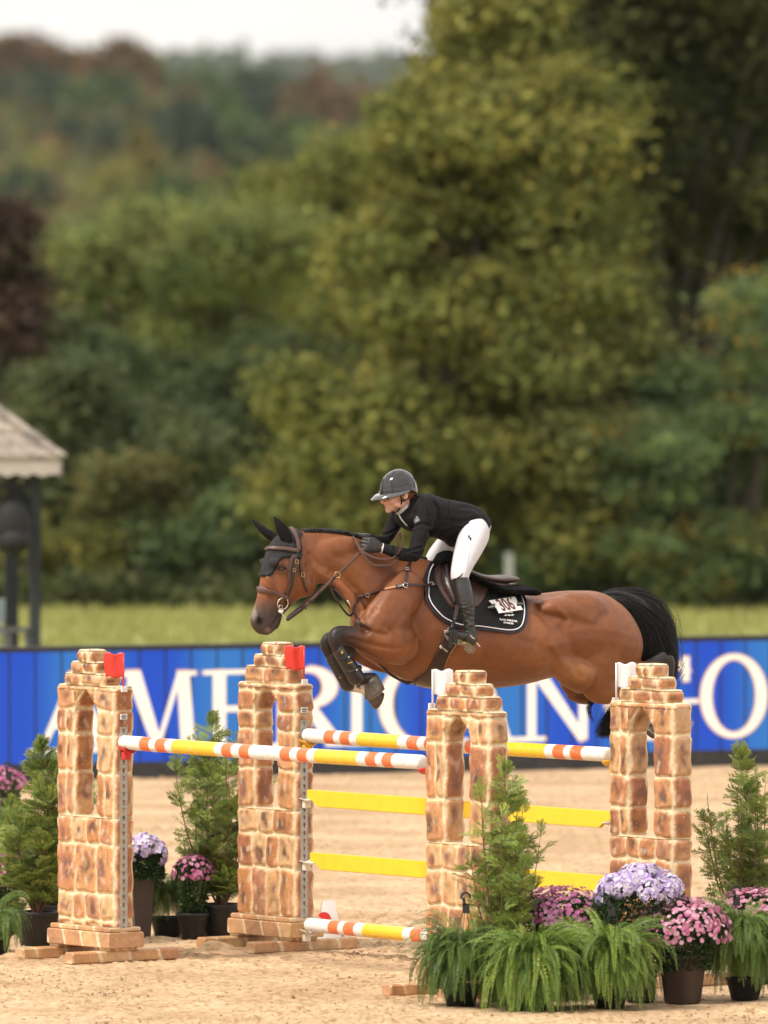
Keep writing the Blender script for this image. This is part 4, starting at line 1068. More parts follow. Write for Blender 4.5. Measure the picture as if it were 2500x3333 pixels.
cup('yellow cup under the right end of the top back pole', at(e4, bb.z - 0.050), -1, M_yelp)
cup('ivory cup under the left end of the upper plank', at(e2, pplane(1004, 2570, W2).z - 0.062), 1, M_ivp, False)
cup('ivory cup under the right end of the upper plank', at(e4, pplane(1992, 2641, W2).z - 0.062), -1, M_ivp, False)
cup('ivory cup under the left end of the lower plank', at(e2, pplane(1014, 2774, W2).z - 0.062), 1, M_ivp, False)
cup('ivory cup under the left end of the lowest pole', at(e2, ga.z - 0.050), 1, M_ivp)
# ---- flags
def flag(label, e, sgn, ztop, zbase, m, mirror):
    root = empty('jump_flag', Vector((e.x, e.y, zbase)), label, 'flag', 'flags on top of the wings')
    c = e + JN * 0.056; c = Vector((c.x, c.y, 0)) + JR * sgn * -0.004
    bm = bmesh.new(); tube(bm, [c + Z3 * (zbase - 0.03), c + Z3 * ztop], [0.006, 0.006], n=8); obj('pole', bm, m, root, smooth=True)
    bm = bmesh.new(); nx, nz = 14, 12; hgt = 0.148; wdt = 0.118
    dirx = Vector((-1, 0.12, 0)).normalized() * (1 if not mirror else -1)
    ny = Vector((0.12, 1, 0))
    V = {}
    for side in (0, 1):
        for i in range(nx + 1):
            for j in range(nz + 1):
                x = i / nx; z = j / nz
                wave = 0.007 * math.sin(x * 9.5 + 0.4) + 0.004 * x
                p = c + dirx * (x * wdt + 0.006 * math.sin(z * 5)) + Z3 * (ztop - 0.004 - z * hgt + wave * 1.0) + ny * (0.006 * math.sin(x * 8)) + ny * (0.003 * side)
                V[side, i, j] = bm.verts.new(p)
    for i in range(nx):
        for j in range(nz):
            bm.faces.new((V[0, i, j], V[0, i + 1, j], V[0, i + 1, j + 1], V[0, i, j + 1])); bm.faces.new((V[1, i, j], V[1, i, j + 1], V[1, i + 1, j + 1], V[1, i + 1, j]))
    for i in range(nx):
        for j in (0, nz): bm.faces.new((V[0, i, j], V[1, i, j], V[1, i + 1, j], V[0, i + 1, j]))
    for j in range(nz):
        for i in (0, nx): bm.faces.new((V[0, i, j], V[0, i, j + 1], V[1, i, j + 1], V[1, i, j]))
    obj('cloth', bm, m, root, smooth=True)
    bm = bmesh.new(); box(bm, c + Z3 * (zbase - 0.016) + JR * sgn * 0.008, 0.012, 0.044, 0.034, JR, JN, Z3, bev=0.003); br_ = obj('bracket', bm, M_white, root)
    return root
M_flagr = mat('red_flag', (0.72, 0.05, 0.035), 0.35, trans=0.15); M_flagw = mat('white_flag', (0.78, 0.79, 0.82), 0.4, trans=0.15)
def zrow(e, row): return hz(None, row, e)
flag('red flag on the front left wing', e1, 1, zrow(e1, 2126), zrow(e1, 2236), M_flagr, False)
flag('red flag on the second wing, below the horse head', e2, 1, zrow(e2, 2103), zrow(e2, 2212), M_flagr, False)
flag('white flag on the nearest wing, under the girth', e3, -1, zrow(e3, 2180), zrow(e3, 2290), M_flagw, True)
flag('white flag on the rightmost wing, against the horse thigh', e4, -1, zrow(e4, 2158), zrow(e4, 2272), M_flagw, True)
# ---- white fence-number marker behind the second wing
p = G(1080, 3062); root = empty('fence_marker', p, 'white plastic fence marker with a red disc, half hidden behind the second wing', 'marker')
bm = bmesh.new()
ax = Vector((1, 0.1, 0)).normalized(); ay = Vector((-ax.y, ax.x, 0))
for s in (-1, 1):
    q = [p + ax * a + ay * (s * b) + Z3 * z for a, b, z in ((-.10, .09, 0), (.055, .09, 0), (.02, .015, .255), (-.06, .015, .255))]
    q2 = [v + ay * (0.006 * s) for v in q]
    vs = [bm.verts.new(v) for v in q + q2]
    for f in ((0, 1, 2, 3), (4, 7, 6, 5), (0, 4, 5, 1), (1, 5, 6, 2), (2, 6, 7, 3), (3, 7, 4, 0)): bm.faces.new([vs[i] for i in f])
obj('panel', bm, M_white, root)
bm = bmesh.new(); q = G(1045, 2992, 0.13); c = p + ax * -0.055 + Z3 * 0.145 - ay * 0.062
n_ = Vector((0, -1, 0.28)).normalized(); u_ = Vector((1, 0, 0)); v_ = n_.cross(u_)
vs = [bm.verts.new(c + (u_ * math.cos(a) + v_ * math.sin(a)) * 0.042) for a in [2 * math.pi * k / 24 for k in range(24)]]; bm.faces.new(vs); obj('disc', bm, M_redp, root)
# ================================================================== HORSE
def PL(a): return [P(*q) for q in a]
def ringTB(top, bot, w, wt=0.75, n=26, s=0.0, flat=1.0, ex=2.0):
    """cross-section between two points of the side outline; w half width, wt = width ratio near the top"""
    a, b = P(top[0], top[1], s), P(bot[0], bot[1], s); c = (a + b) / 2; ax = (a - b) / 2; out = []
    for k in range(n):
        th = 2 * math.pi * k / n; ct, sn = math.cos(th), math.sin(th)
        ct2 = math.copysign(abs(ct) ** (2 / ex), ct); sn2 = math.copysign(abs(sn) ** (2 / ex), sn)
        f = 1 + (wt - 1) * max(ct, 0) ** 1.2
        out.append(c + ax * ct2 + HL * (w * sn2 * f))
    return out
def densify(rows, sub):
    d = catmull(rows, sub); return d
def trunk_loft(bm, rows, sub=4, n=26, ex=2.2):
    """rows: (tx,ty,bx,by,w,wt,s)"""
    rows = [tuple(r) + (0.0,) * (7 - len(r)) for r in rows]
    rg = [ringTB((r[0], r[1]), (r[2], r[3]), max(r[4], .004), r[5], n, r[6], ex=ex) for r in densify(rows, sub)]
    loft(bm, rg)
def limb(bm, rows, sub=4, n=16, k=1.0):
    """rows: (px, py, s, halfwidth_px in the side view, lateral half width m)"""
    d = catmull(rows, sub); pts = [P(r[0], r[1], r[2]) for r in d]
    tube(bm, pts, [max(r[3], 1) / PXM for r in d], n=n, rad2=[max(r[4], .004) * k for r in d], lat=HL)
def blob(bm, px, py, s, ax_px, ay_px, lat, rot=0):
    c = P(px, py, s); u = HF * -1; u2 = u * math.cos(R(rot)) - Z3 * math.sin(R(rot)); v2 = u * math.sin(R(rot)) + Z3 * math.cos(R(rot))
    ellipsoid(bm, c, u2 * (ax_px / PXM / 0.9), v2 * (ay_px / PXM), HL * lat, 20, 12)
hb = bmesh.new()
# trunk
trunk_loft(hb, [(1155, 1975, 1160, 2085, .06, .9), (1175, 1925, 1172, 2125, .14, .9), (1215, 1870, 1215, 2158, .19, .75), (1265, 1832, 1270, 2190, .225, .60), (1320, 1816, 1325, 2216, .255, .48),
                (1372, 1815, 1380, 2232, .275, .42), (1440, 1842, 1445, 2243, .295, .55), (1520, 1885, 1525, 2245, .315, .72), (1610, 1920, 1612, 2240, .325, .8), (1690, 1936, 1690, 2229, .32, .8),
                (1760, 1931, 1755, 2213, .31, .8), (1830, 1923, 1815, 2196, .30, .8), (1890, 1922, 1880, 2200, .30, .8), (1945, 1926, 1945, 2215, .285, .75), (1990, 1948, 1995, 2225, .265, .7), (2022, 1976, 2030, 2200, .235, .7), (2045, 2015, 2052, 2160, .17, .8), (2058, 2050, 2060, 2120, .08, .9)], 4, 30)
# neck (from the withers to the poll)
trunk_loft(hb, [(1395, 1822, 1240, 2130, .17, .35), (1345, 1813, 1185, 2095, .165, .35), (1290, 1795, 1152, 2030, .14, .33), (1225, 1767, 1132, 1965, .118, .33), (1170, 1748, 1112, 1928, .10, .34),
                (1115, 1734, 1082, 1904, .088, .38), (1060, 1728, 1050, 1900, .080, .45), (1010, 1727, 1022, 1897, .078, .55), (975, 1727, 998, 1870, .07, .6), (950, 1733, 975, 1840, .05, .7)], 4, 26, ex=2.1)
# head, poll to muzzle
trunk_loft(hb, [(968, 1722, 1000, 1800, .05, .8), (940, 1727, 1004, 1850, .075, .85), (905, 1745, 1012, 1885, .088, .85), (880, 1775, 1014, 1905, .096, .80), (866, 1810, 1003, 1925, .098, .74), (853, 1855, 984, 1942, .088, .68),
                (846, 1897, 958, 1960, .072, .62), (837, 1935, 935, 1985, .060, .62), (827, 1970, 914, 2008, .053, .66), (818, 2000, 900, 2028, .053, .75), (815, 2018, 893, 2044, .052, .8), (822, 2042, 884, 2060, .045, .85), (838, 2062, 868, 2069, .022, .9)], 4, 24, ex=2.15)
blob(hb, 986, 1895, .045, 46, 52, .050, 20); blob(hb, 986, 1895, -.045, 46, 52, .050, 20)     # cheeks
for sg in (1, -1):
    blob(hb, 903, 1833, .070 * sg, 24, 13, .028, 20)          # brow
    blob(hb, 880, 1905, .052 * sg, 14, 40, .018, -18)         # facial crest
    blob(hb, 843, 2012, .040 * sg, 15, 19, .020, -15)         # nostril wing
    blob(hb, 955, 1795, .055 * sg, 24, 26, .028)
limb(hb, [(905, 2010, 0, 13, .030), (893, 2035, 0, 15, .034), (890, 2048, 0, 11, .028)], 3)      # chin
# neck muscle and shoulder
for sg in (1, -1):
    limb(hb, [(1010, 1850, .055 * sg, 22, .03), (1060, 1872, .062 * sg, 20, .03), (1110, 1905, .075 * sg, 20, .035), (1160, 1975, .10 * sg, 24, .05), (1185, 2050, .12 * sg, 30, .06)], 3)
    blob(hb, 1085, 1795, .045 * sg, 95, 46, .040, -14)
    # scapula / shoulder mass, upper arm, elbow
    limb(hb, [(1350, 1880, .165 * sg, 50, .055), (1315, 1940, .195 * sg, 70, .07), (1265, 2010, .215 * sg, 82, .085), (1225, 2070, .205 * sg, 80, .09)], 4)
    limb(hb, [(1200, 2050, .19 * sg, 62, .09), (1260, 2085, .215 * sg, 72, .095), (1315, 2098, .215 * sg, 66, .085), (1345, 2100, .205 * sg, 45, .07)], 4)
# front legs: near (+s), far (-s)
NF = [(1325, 2110, .205, 55, .085), (1285, 2105, .205, 60, .085), (1235, 2094, .205, 52, .078), (1190, 2082, .20, 43, .066), (1150, 2072, .195, 34, .056), (1115, 2066, .19, 31, .050), (1098, 2072, .19, 33, .050), (1097, 2092, .19, 27, .044)]
limb(hb, NF, 4)
limb(hb, [(1098, 2058, .19, 24, .046), (1094, 2078, .19, 27, .047), (1099, 2105, .19, 23, .040), (1112, 2128, .19, 20, .034), (1130, 2158, .19, 20, .033), (1147, 2186, .19, 21, .034), (1160, 2207, .19, 23, .037), (1172, 2212, .19, 22, .035), (1188, 2207, .19, 18, .032), (1204, 2208, .19, 20, .036), (1216, 2214, .19, 26, .042)], 4)
FO = -0.19
limb(hb, [(1325, 2125, FO, 52, .085), (1265, 2136, FO, 58, .085), (1215, 2130, FO, 50, .07), (1160, 2110, FO, 40, .056), (1110, 2090, FO, 31, .048), (1072, 2084, FO, 28, .048), (1064, 2100, FO, 24, .043)], 4)
limb(hb, [(1076, 2072, FO, 18, .043), (1066, 2092, FO, 26, .046), (1070, 2120, FO, 20, .038), (1088, 2150, FO, 18, .033), (1107, 2182, FO, 18, .032), (1124, 2210, FO, 20, .034), (1137, 2229, FO, 20, .036), (1152, 2235, FO, 18, .034), (1172, 2240, FO, 16, .031), (1192, 2247, FO, 18, .036), (1208, 2252, FO, 22, .040)], 4)
# hind quarters
for sg, (ox, oy) in ((1, (0, 0)), (-1, (-62, 12))):
    s = .165 * sg
    e = 1 if sg > 0 else 0.92
    limb(hb, [(1935 + ox * .3, 2010, s * .75, 95, .10), (1950 + ox * .5, 2090, s, 108 * e, .115), (1945 + ox * .8, 2160, s, 100 * e, .115), (1945 + ox, 2212, s, 76 * e, .10), (1958 + ox, 2240, s, 55 * e, .085)], 4)   # thigh
    limb(hb, [(1925 + ox, 2235, s, 44, .085), (1965 + ox, 2245, s, 50, .08), (2015 + ox, 2232, s, 46, .072), (2062 + ox, 2205, s, 38, .058), (2105 + ox * .6, 2178, s, 29, .045), (2140 + ox * .4, 2155, s, 25, .038), (2168 + ox * .2, 2140, s, 24, .036)], 4)   # gaskin
    limb(hb, [(2172, 2136, s, 18, .032), (2177, 2158, s, 22, .038), (2176, 2190, s, 20, .034), (2180, 2230, s, 18, .028), (2190, 2275, s, 17, .026), (2196, 2312, s, 21, .033), (2180, 2340, s, 17, .030), (2155, 2362, s, 18, .033), (2142, 2376, s, 23, .040)] if sg > 0 else
         [(2150, 2142, s, 18, .032), (2150, 2165, s, 22, .038), (2150, 2195, s, 20, .034), (2158, 2235, s, 18, .028), (2172, 2280, s, 17, .026), (2172, 2312, s, 21, .033), (2188, 2330, s, 17, .030), (2202, 2338, s, 18, .033), (2210, 2342, s, 23, .040)], 4)
blob(hb, 2010, 2090, .14, 62, 90, .10, 0); blob(hb, 2010, 2090, -.14, 62, 90, .10, 0)
blob(hb, 1880, 2000, .15, 110, 75, .125, 0); blob(hb, 1880, 2000, -.15, 110, 75, .125, 0)
for sg in (1, -1): limb(hb, [(1745, 1985, .15 * sg, 26, .10), (1795, 1985, .165 * sg, 42, .115), (1850, 1998, .165 * sg, 56, .125), (1905, 2025, .165 * sg, 62, .125)], 4)     # point of hip
# flank fold
for sg in (1, -1): limb(hb, [(1765, 2120, .20 * sg, 50, .09), (1815, 2150, .19 * sg, 50, .10), (1862, 2185, .18 * sg, 55, .11), (1905, 2205, .17 * sg, 60, .11)], 4)
horse = fuse('horse', hb, 0.0095, 7)
horse.name = 'horse'
tag(horse, 'bay horse jumping leftwards over the fence with forelegs tucked', 'horse')
me = horse.data
# anatomy lines: (polyline in photo pixels, width px, depth m, side) grooves < 0, ridges > 0
REL = [([(1348, 2010), (1364, 2070), (1352, 2120), (1325, 2160)], 13, -.012), ([(1220, 1985), (1175, 1935), (1125, 1895), (1075, 1865)], 11, -.008), ([(1010, 1805), (1040, 1840), (1060, 1865), (1100, 1890)], 9, -.006),
       ([(1036, 1770), (1075, 1800), (1120, 1822)], 12, -.004), ([(1285, 1850), (1230, 1960), (1200, 2010)], 16, -.006), ([(1000, 1840), (1024, 1870), (1022, 1893)], 8, -.008), ([(1165, 1945), (1176, 2010), (1190, 2050)], 10, -.010),
       ([(1130, 2050), (1200, 2054), (1262, 2068)], 7, -.006), ([(1140, 2078), (1210, 2100), (1285, 2112)], 7, -.006), ([(1255, 2040), (1285, 2072), (1298, 2110)], 8, -.006), ([(1320, 2020), (1300, 2060), (1310, 2100)], 16, .006),
       ([(1780, 1952), (1805, 1975), (1832, 1998), (1855, 2030)], 10, .008), ([(1745, 1975), (1775, 2010), (1810, 2060)], 16, -.010), ([(1830, 2040), (1862, 2090), (1870, 2150), (1885, 2200)], 15, -.012),
       ([(1800, 2100), (1825, 2150), (1850, 2172)], 12, .006), ([(1960, 1940), (2010, 2000), (2040, 2050)], 12, -.005), ([(1995, 2090), (1985, 2160), (1960, 2230)], 20, -.004), ([(1700, 2080), (1760, 2110), (1800, 2130)], 14, -.004),
       ([(1415, 2150), (1500, 2185), (1620, 2190)], 16, -.003), ([(873, 1880), (905, 1915), (925, 1950)], 6, .004), ([(880, 1935), (893, 1985), (888, 2010)], 9, -.005), ([(838, 1950), (840, 1985), (850, 2000)], 6, -.004),
       ([(1104, 2062), (1112, 2085), (1106, 2105)], 6, -.005), ([(1084, 2075), (1090, 2092)], 7, .004), ([(905, 1862), (930, 1862), (940, 1850)], 5, .004), ([(885, 2040), (898, 2022), (905, 2008)], 3.2, -.008),
       ([(1395, 2040), (1380, 2100), (1362, 2160)], 22, -.005), ([(1290, 2185), (1345, 2205), (1420, 2215)], 14, -.003)]
co = np.zeros(len(me.vertices) * 3, dtype=np.float32); me.vertices.foreach_get('co', co); co = co.reshape(-1, 3).astype(float)
nm = np.array([v.normal[:] for v in me.vertices])
def proj_np(co, mirror=False):
    v = co - np.array(CAM[:])
    zc = v[:, 1] * _ct - v[:, 2] * _st; yc = v[:, 1] * _st + v[:, 2] * _ct
    return 1250.0 + FPX * v[:, 0] / zc, 1666.5 - FPX * yc / zc
HLn = np.array(HL[:]); HOn = np.array(HO[:])
sv = (co - HOn) @ HLn
com = co - 2 * np.outer(sv, HLn)                     # mirrored copy, so the far side gets the same anatomy
for sgn in (1, -1):
    src = co if sgn > 0 else com; px_, py_ = proj_np(src); mask = sv * sgn > 0.005
    for pl, wd, dep in REL:
        dmin = np.full(len(co), 1e9)
        for (ax_, ay_), (bx_, by_) in zip(pl[:-1], pl[1:]):
            dx, dy = bx_ - ax_, by_ - ay_; t = np.clip(((px_ - ax_) * dx + (py_ - ay_) * dy) / (dx * dx + dy * dy), 0, 1)
            dmin = np.minimum(dmin, np.hypot(px_ - ax_ - t * dx, py_ - ay_ - t * dy))
        L = math.hypot(pl[-1][0] - pl[0][0], pl[-1][1] - pl[0][1])
        w = np.exp(-(dmin / wd) ** 2) * mask * np.clip((sgn * (nm @ HLn) + 0.2), 0, 1)
        co += nm * (w * dep * 1.2)[:, None]
nz_ = np.array([noise.noise(Vector(c) * 7) * 0.0018 + noise.noise(Vector(c) * 22) * 0.0007 for c in co])
co += nm * nz_[:, None]
# nostrils
for sgn in (1, -1):
    src = co if sgn > 0 else com; px_, py_ = proj_np(src)
    q = ((px_ - 845) / 7.5) ** 2 + ((py_ - 2022) / 12.5) ** 2
    co += nm * (-0.026 * np.exp(-q * 1.1) * (sv * sgn > 0.01))[:, None]
me.vertices.foreach_set('co', co.astype(np.float32).ravel()); me.update()
# coat colours: bay with black points, grey-black muzzle
nm2 = np.array([v.normal[:] for v in me.vertices]); px_, py_ = proj_np(co)
sv = (co - HOn) @ HLn; com = co - 2 * np.outer(sv, HLn); pxm, pym = proj_np(com)
def ss(a, b, x): t = np.clip((x - a) / (b - a), 0, 1); return t * t * (3 - 2 * t)
N_ = len(co); n7 = np.array([noise.noise(Vector(c) * 6) for c in co]); n20 = np.array([noise.noise(Vector(c) * 30) for c in co])
BAY = np.array([0.185, 0.061, 0.019]); BAYD = np.array([0.135, 0.046, 0.020]); BLK = np.array([0.013, 0.011, 0.011]); RED = np.array([0.245, 0.087, 0.028])
C = np.tile(BAY, (N_, 1)); 
def mixc(C, col, w): return C * (1 - w[:, None]) + np.array(col)[None, :] * w[:, None]
C = mixc(C, RED, np.clip(0.5 * ss(-.1, .5, n7), 0, 1))
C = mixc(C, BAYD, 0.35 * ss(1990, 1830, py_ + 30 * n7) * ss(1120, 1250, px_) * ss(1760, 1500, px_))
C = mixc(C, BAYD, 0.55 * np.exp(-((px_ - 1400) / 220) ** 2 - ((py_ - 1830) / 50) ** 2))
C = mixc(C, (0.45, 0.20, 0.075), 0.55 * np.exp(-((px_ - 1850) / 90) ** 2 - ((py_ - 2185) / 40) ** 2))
C = mixc(C, BAYD * 0.8, 0.5 * ss(0.1, 0.9, -nm2[:, 2]) * ss(1150, 1250, px_))  # downward-facing coat darkened: underside shade put into the colour
def leg_dark(path, r0, r1, a, b):
    d = np.full(N_, 1e9); tt = np.zeros(N_)
    cum = 0; tot = sum(math.dist(path[i][:2], path[i + 1][:2]) for i in range(len(path) - 1))
    for i in range(len(path) - 1):
        (ax_, ay_), (bx_, by_) = path[i][:2], path[i + 1][:2]; dx, dy = bx_ - ax_, by_ - ay_; l = math.hypot(dx, dy)
        t = np.clip(((px_ - ax_) * dx + (py_ - ay_) * dy) / (l * l), 0, 1); q = np.hypot(px_ - ax_ - t * dx, py_ - ay_ - t * dy)
        m = q < d; d[m] = q[m]; tt[m] = (cum + t[m] * l) / tot; cum += l
    return ss(r1, r0, d) * ss(a, b, tt + 0.06 * n7)
near = sv > 0.05; far_ = sv < -0.05
w = leg_dark([(1290, 2105), (1190, 2082), (1098, 2070), (1112, 2130), (1160, 2207), (1216, 2214)], 45, 60, .12, .44) * near
C = mixc(C, BLK, w * 0.97)
w = leg_dark([(1285, 2040), (1190, 2046), (1120, 2040), (1090, 2060)], 8, 26, .25, .75) * near
C = mixc(C, BLK, w * 0.8)
w = leg_dark([(1240, 2130), (1160, 2098), (1066, 2092), (1088, 2150), (1137, 2229), (1208, 2252)], 40, 60, .10, .26) * far_
C = mixc(C, BLK, w * 0.97)
w = (sv < -.05) * np.exp(-(np.clip(np.array([segdist((a, b), (1150, 2232), (1200, 2252))[0] for a, b in zip(px_, py_)]), 0, 99) / 18) ** 4) * ss(0.35, 0.2, n20)
C = mixc(C, (0.72, 0.64, 0.55), w)
w = ss(2088, 2120, px_ + 14 * n7) * ss(2100, 2130, py_ + 0) 
C = mixc(C, BLK, w * 0.97)
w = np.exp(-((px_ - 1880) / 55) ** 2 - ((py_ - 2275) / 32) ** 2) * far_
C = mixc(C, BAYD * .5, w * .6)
# muzzle and nose
s_ax = ss(1938, 2000, py_ + 0.12 * (px_ - 850) + 16 * n7) * ss(960, 925, px_)
C = mixc(C, (0.034, 0.026, 0.024), s_ax * 0.95)
C = mixc(C, (0.30, 0.235, 0.20), 0.75 * np.exp(-((px_ - 824) / 9) ** 2 - ((py_ - 1995) / 24) ** 2))
C = mixc(C, (0.30, 0.20, 0.17), 0.7 * np.exp(-((px_ - 872) / 9) ** 2 - ((py_ - 2050) / 7) ** 2) * (px_ < 900))
C = mixc(C, (0.004, 0.004, 0.004), ((((px_ - 845) / 8) ** 2 + ((py_ - 2022) / 12) ** 2) < 1) * (np.abs(sv) > .02) * 1.0)
C = mixc(C, (0.004, 0.004, 0.004), ((((pxm - 845) / 8) ** 2 + ((pym - 2022) / 12) ** 2) < 1) * (sv < -.02) * 1.0)
for a_, b_ in ((px_, py_), (pxm, pym)):
    C = mixc(C, (0.035, 0.022, 0.018), 0.85 * np.exp(-((a_ - 917) / 21) ** 2 - ((b_ - 1853) / 17) ** 2) * (np.abs(sv) > .04) * (a_ < 960))
C = mixc(C, (0.10, 0.042, 0.02), 0.5 * np.exp(-((px_ - 876) / 10) ** 2 - ((py_ - 1960) / 60) ** 2))
C *= (1 + 0.16 * n20 + 0.12 * n7)[:, None]
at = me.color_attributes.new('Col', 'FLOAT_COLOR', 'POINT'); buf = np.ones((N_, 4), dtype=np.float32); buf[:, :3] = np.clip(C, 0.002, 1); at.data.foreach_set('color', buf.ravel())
M_coat = bpy.data.materials.new('horse_coat'); M_coat.use_nodes = True
def _coat():
    n, l = M_coat.node_tree.nodes, M_coat.node_tree.links; b = n['Principled BSDF']
    a = n.new('ShaderNodeAttribute'); a.attribute_name = 'Col'; l.new(a.outputs['Color'], b.inputs['Base Color'])
    b.inputs['Roughness'].default_value = 0.46; b.inputs['Specular IOR Level'].default_value = 0.42; b.inputs['Sheen Weight'].default_value = 0.0; b.inputs['Sheen Roughness'].default_value = 0.4
    b.inputs['Sheen Tint'].default_value = (0.9, 0.6, 0.4, 1)
    tc = n.new('ShaderNodeTexCoord'); mp = n.new('ShaderNodeMapping'); mp.inputs['Scale'].default_value = (35, 35, 120); l.new(tc.outputs['Object'], mp.inputs[0])
    ns = n.new('ShaderNodeTexNoise'); ns.inputs['Scale'].default_value = 2.2; ns.inputs['Detail'].default_value = 4; l.new(mp.outputs[0], ns.inputs[0])
    bp = n.new('ShaderNodeBump'); bp.inputs['Strength'].default_value = 0.16; bp.inputs['Distance'].default_value = 0.003; l.new(ns.outputs['Fac'], bp.inputs['Height']); l.new(bp.outputs[0], b.inputs['Normal'])
    mr = n.new('ShaderNodeMapRange'); mr.inputs['To Min'].default_value = 0.38; mr.inputs['To Max'].default_value = 0.58; l.new(ns.outputs['Fac'], mr.inputs['Value']); l.new(mr.outputs[0], b.inputs['Roughness'])
_coat(); me.materials.append(M_coat)
me.polygons.foreach_set('use_smooth', [True] * len(me.polygons))
HBVH = BVHTree.FromPolygons([Vector(c) for c in co], [p.vertices[:] for p in me.polygons])
def hit(px, py, bvh=None, off=0.0, smin=None):
    """the coat's surface under a photo pixel"""
    d = ray(px, py); loc, nor, i, dist = (bvh or HBVH).ray_cast(CAM, d.normalized())
    if loc is None:
        c = P(px, py, 0.0); q = (bvh or HBVH).find_nearest(c); loc, nor = q[0], q[1]
    if nor.dot(CAM - loc) < 0: nor = -nor
    return loc + nor * off, nor
def mirror(p): return p - HL * (2 * (p - HO).dot(HL))
# eye, with lids
M_eye = mat('dark_eye', (0.010, 0.007, 0.006), 0.06, coat=1.0, spec=0.8)
for sg in (1, -1):
    c, n_ = hit(918, 1851); 
    if sg < 0: c = mirror(c); n_ = n_ - HL * 2 * n_.dot(HL)
    t = n_.cross(Z3).normalized(); u = t.cross(n_).normalized()
    e_ = bmesh.new(); ellipsoid(e_, c - n_ * 0.010, t * 0.0195, u * 0.0145, n_ * 0.0165, 20, 12)
    obj('eye', e_, M_eye, horse, smooth=True)
    e_ = bmesh.new(); a = [c + t * (0.024 * math.cos(x)) + u * (0.0155 * math.sin(x)) + n_ * (0.0035 + (0.001 if math.sin(x) > 0 else -0.002)) for x in [math.pi * k / 12 - 0.15 for k in range(13)]]
    tube(e_, a, 0.0055, n=8); 
    M_lid = mat('dark_lid', (0.035, 0.022, 0.018), 0.6); obj('eyelid', e_, M_lid, horse, smooth=True)
# hooves
M_hoof = mat('horn_hoof', (0.12, 0.095, 0.07), 0.5, var=0.5, vscale=14, bump=0.5, bscale=30, col2=(0.05, 0.04, 0.032))
M_shoe = mat('horseshoe_steel', (0.30, 0.28, 0.25), 0.4, metal=0.9, var=0.2, vscale=20)
def hoof(c, axis, s_lab=None, r=0.058, L=0.085):
    axis = axis.normalized(); lat = (HL - axis * HL.dot(axis)).normalized(); fw = lat.cross(axis).normalized()
    b3 = bmesh.new(); rings = []
    for k, (t, q) in enumerate([(-.2, .62), (0, .74), (.3, .82), (.65, .92), (.95, 1.0), (1.0, .98)]):
        rings.append([c + axis * (L * t) + (lat * math.cos(a) * 0.94 + fw * (math.sin(a) * (1.10 if math.sin(a) < 0 else .9))) * r * q - fw * (L * t * 0.30) for a in [2 * math.pi * i / 22 for i in range(22)]])
    loft(b3, rings); o = obj('hoof', b3, M_hoof, horse, smooth=True)
    b3 = bmesh.new(); pts = [c + axis * (L + 0.003) + (lat * math.cos(a) * 0.80 + fw * (math.sin(a) * (0.98 if math.sin(a) < 0 else .8))) * r - fw * L * 0.30 for a in [R(125) + R(290) * i / 24 for i in range(25)]]
    tube(b3, pts, 0.0045, n=6, rad2=0.010, lat=lat); obj('horseshoe', b3, M_shoe, o)
    return o
def dirpx(a, b, s): return (P(b[0], b[1], s) - P(a[0], a[1], s)).normalized()
hoof(P(1210, 2212, .19), dirpx((1205, 2196), (1232, 2240), .19), r=.068, L=.078)
hoof(P(1203, 2250, FO), dirpx((1190, 2240), (1230, 2258), FO), r=.058, L=.075)
hoof(P(2150, 2366, .165), dirpx((2165, 2350), (2128, 2400), .165), r=.058, L=.075)
hoof(P(2206, 2338, -.165), dirpx((2205, 2335), (2250, 2362), -.165), r=.058, L=.075)
# ears (under the black ear net they are black cloth; built with the net)
# mane: plaited crest
M_hair = mat('black_hair', (0.005, 0.0045, 0.005), 0.5, spec=0.35, bump=0.6, bscale=120, var=0.3, vscale=30)
b3 = bmesh.new(); crest = [(985, 1727), (1020, 1726), (1066, 1726), (1112, 1731), (1160, 1742), (1200, 1756), (1250, 1776), (1300, 1797), (1345, 1812), (1385, 1820)]
d = catmull([(x, y) for x, y in crest], 6); pts = [P(q[0], q[1] + 3, 0) for q in d]
tube(b3, pts, [0.014] * len(pts), n=10, rad2=0.022, lat=HL)
rr = random.Random(4)
for q in catmull(crest, 9):
    if rr.random() < .9:
        c = P(q[0], q[1] - 1, 0.0) + HL * rr.uniform(-.006, .014); ellipsoid(b3, c, HF * 0.011, HL * 0.014, Z3 * rr.uniform(.008, .015), 8, 6)
obj('mane', b3, M_hair, horse, smooth=True)
# tail: many hair strands along one S-shaped sweep
def strands(bm, paths, n, r, seed, spread, taper=0.25, seg=7):
    rr = random.Random(seed)
    for k in range(n):
        a = rr.choice(paths); off = [max(-1.8, min(1.8, rr.gauss(0, .85))), rr.gauss(0, .9)]; t0 = rr.random() * 0.12; t1 = 1 - rr.random() ** 2 * 0.35
        pts = []; rad = []
        for i in range(seg + 1):
            t = t0 + (t1 - t0) * i / seg; f = t * (len(a) - 1); j = min(int(f), len(a) - 2); u = f - j
            q = [a[j][m] + (a[j + 1][m] - a[j][m]) * u for m in range(4)]
            w = q[3] * spread; ox = off[0] * w + rr.gauss(0, .07) * w; oy = off[1] * w * 0.6 + rr.gauss(0, .07) * w
            pts.append(P(q[0] + ox, q[1] + oy, q[2] + off[1] * w * 0.0012)); rad.append(r * (1 - (1 - taper) * i / seg))
        tube(bm, pts, rad, n=4)
tl = bmesh.new()
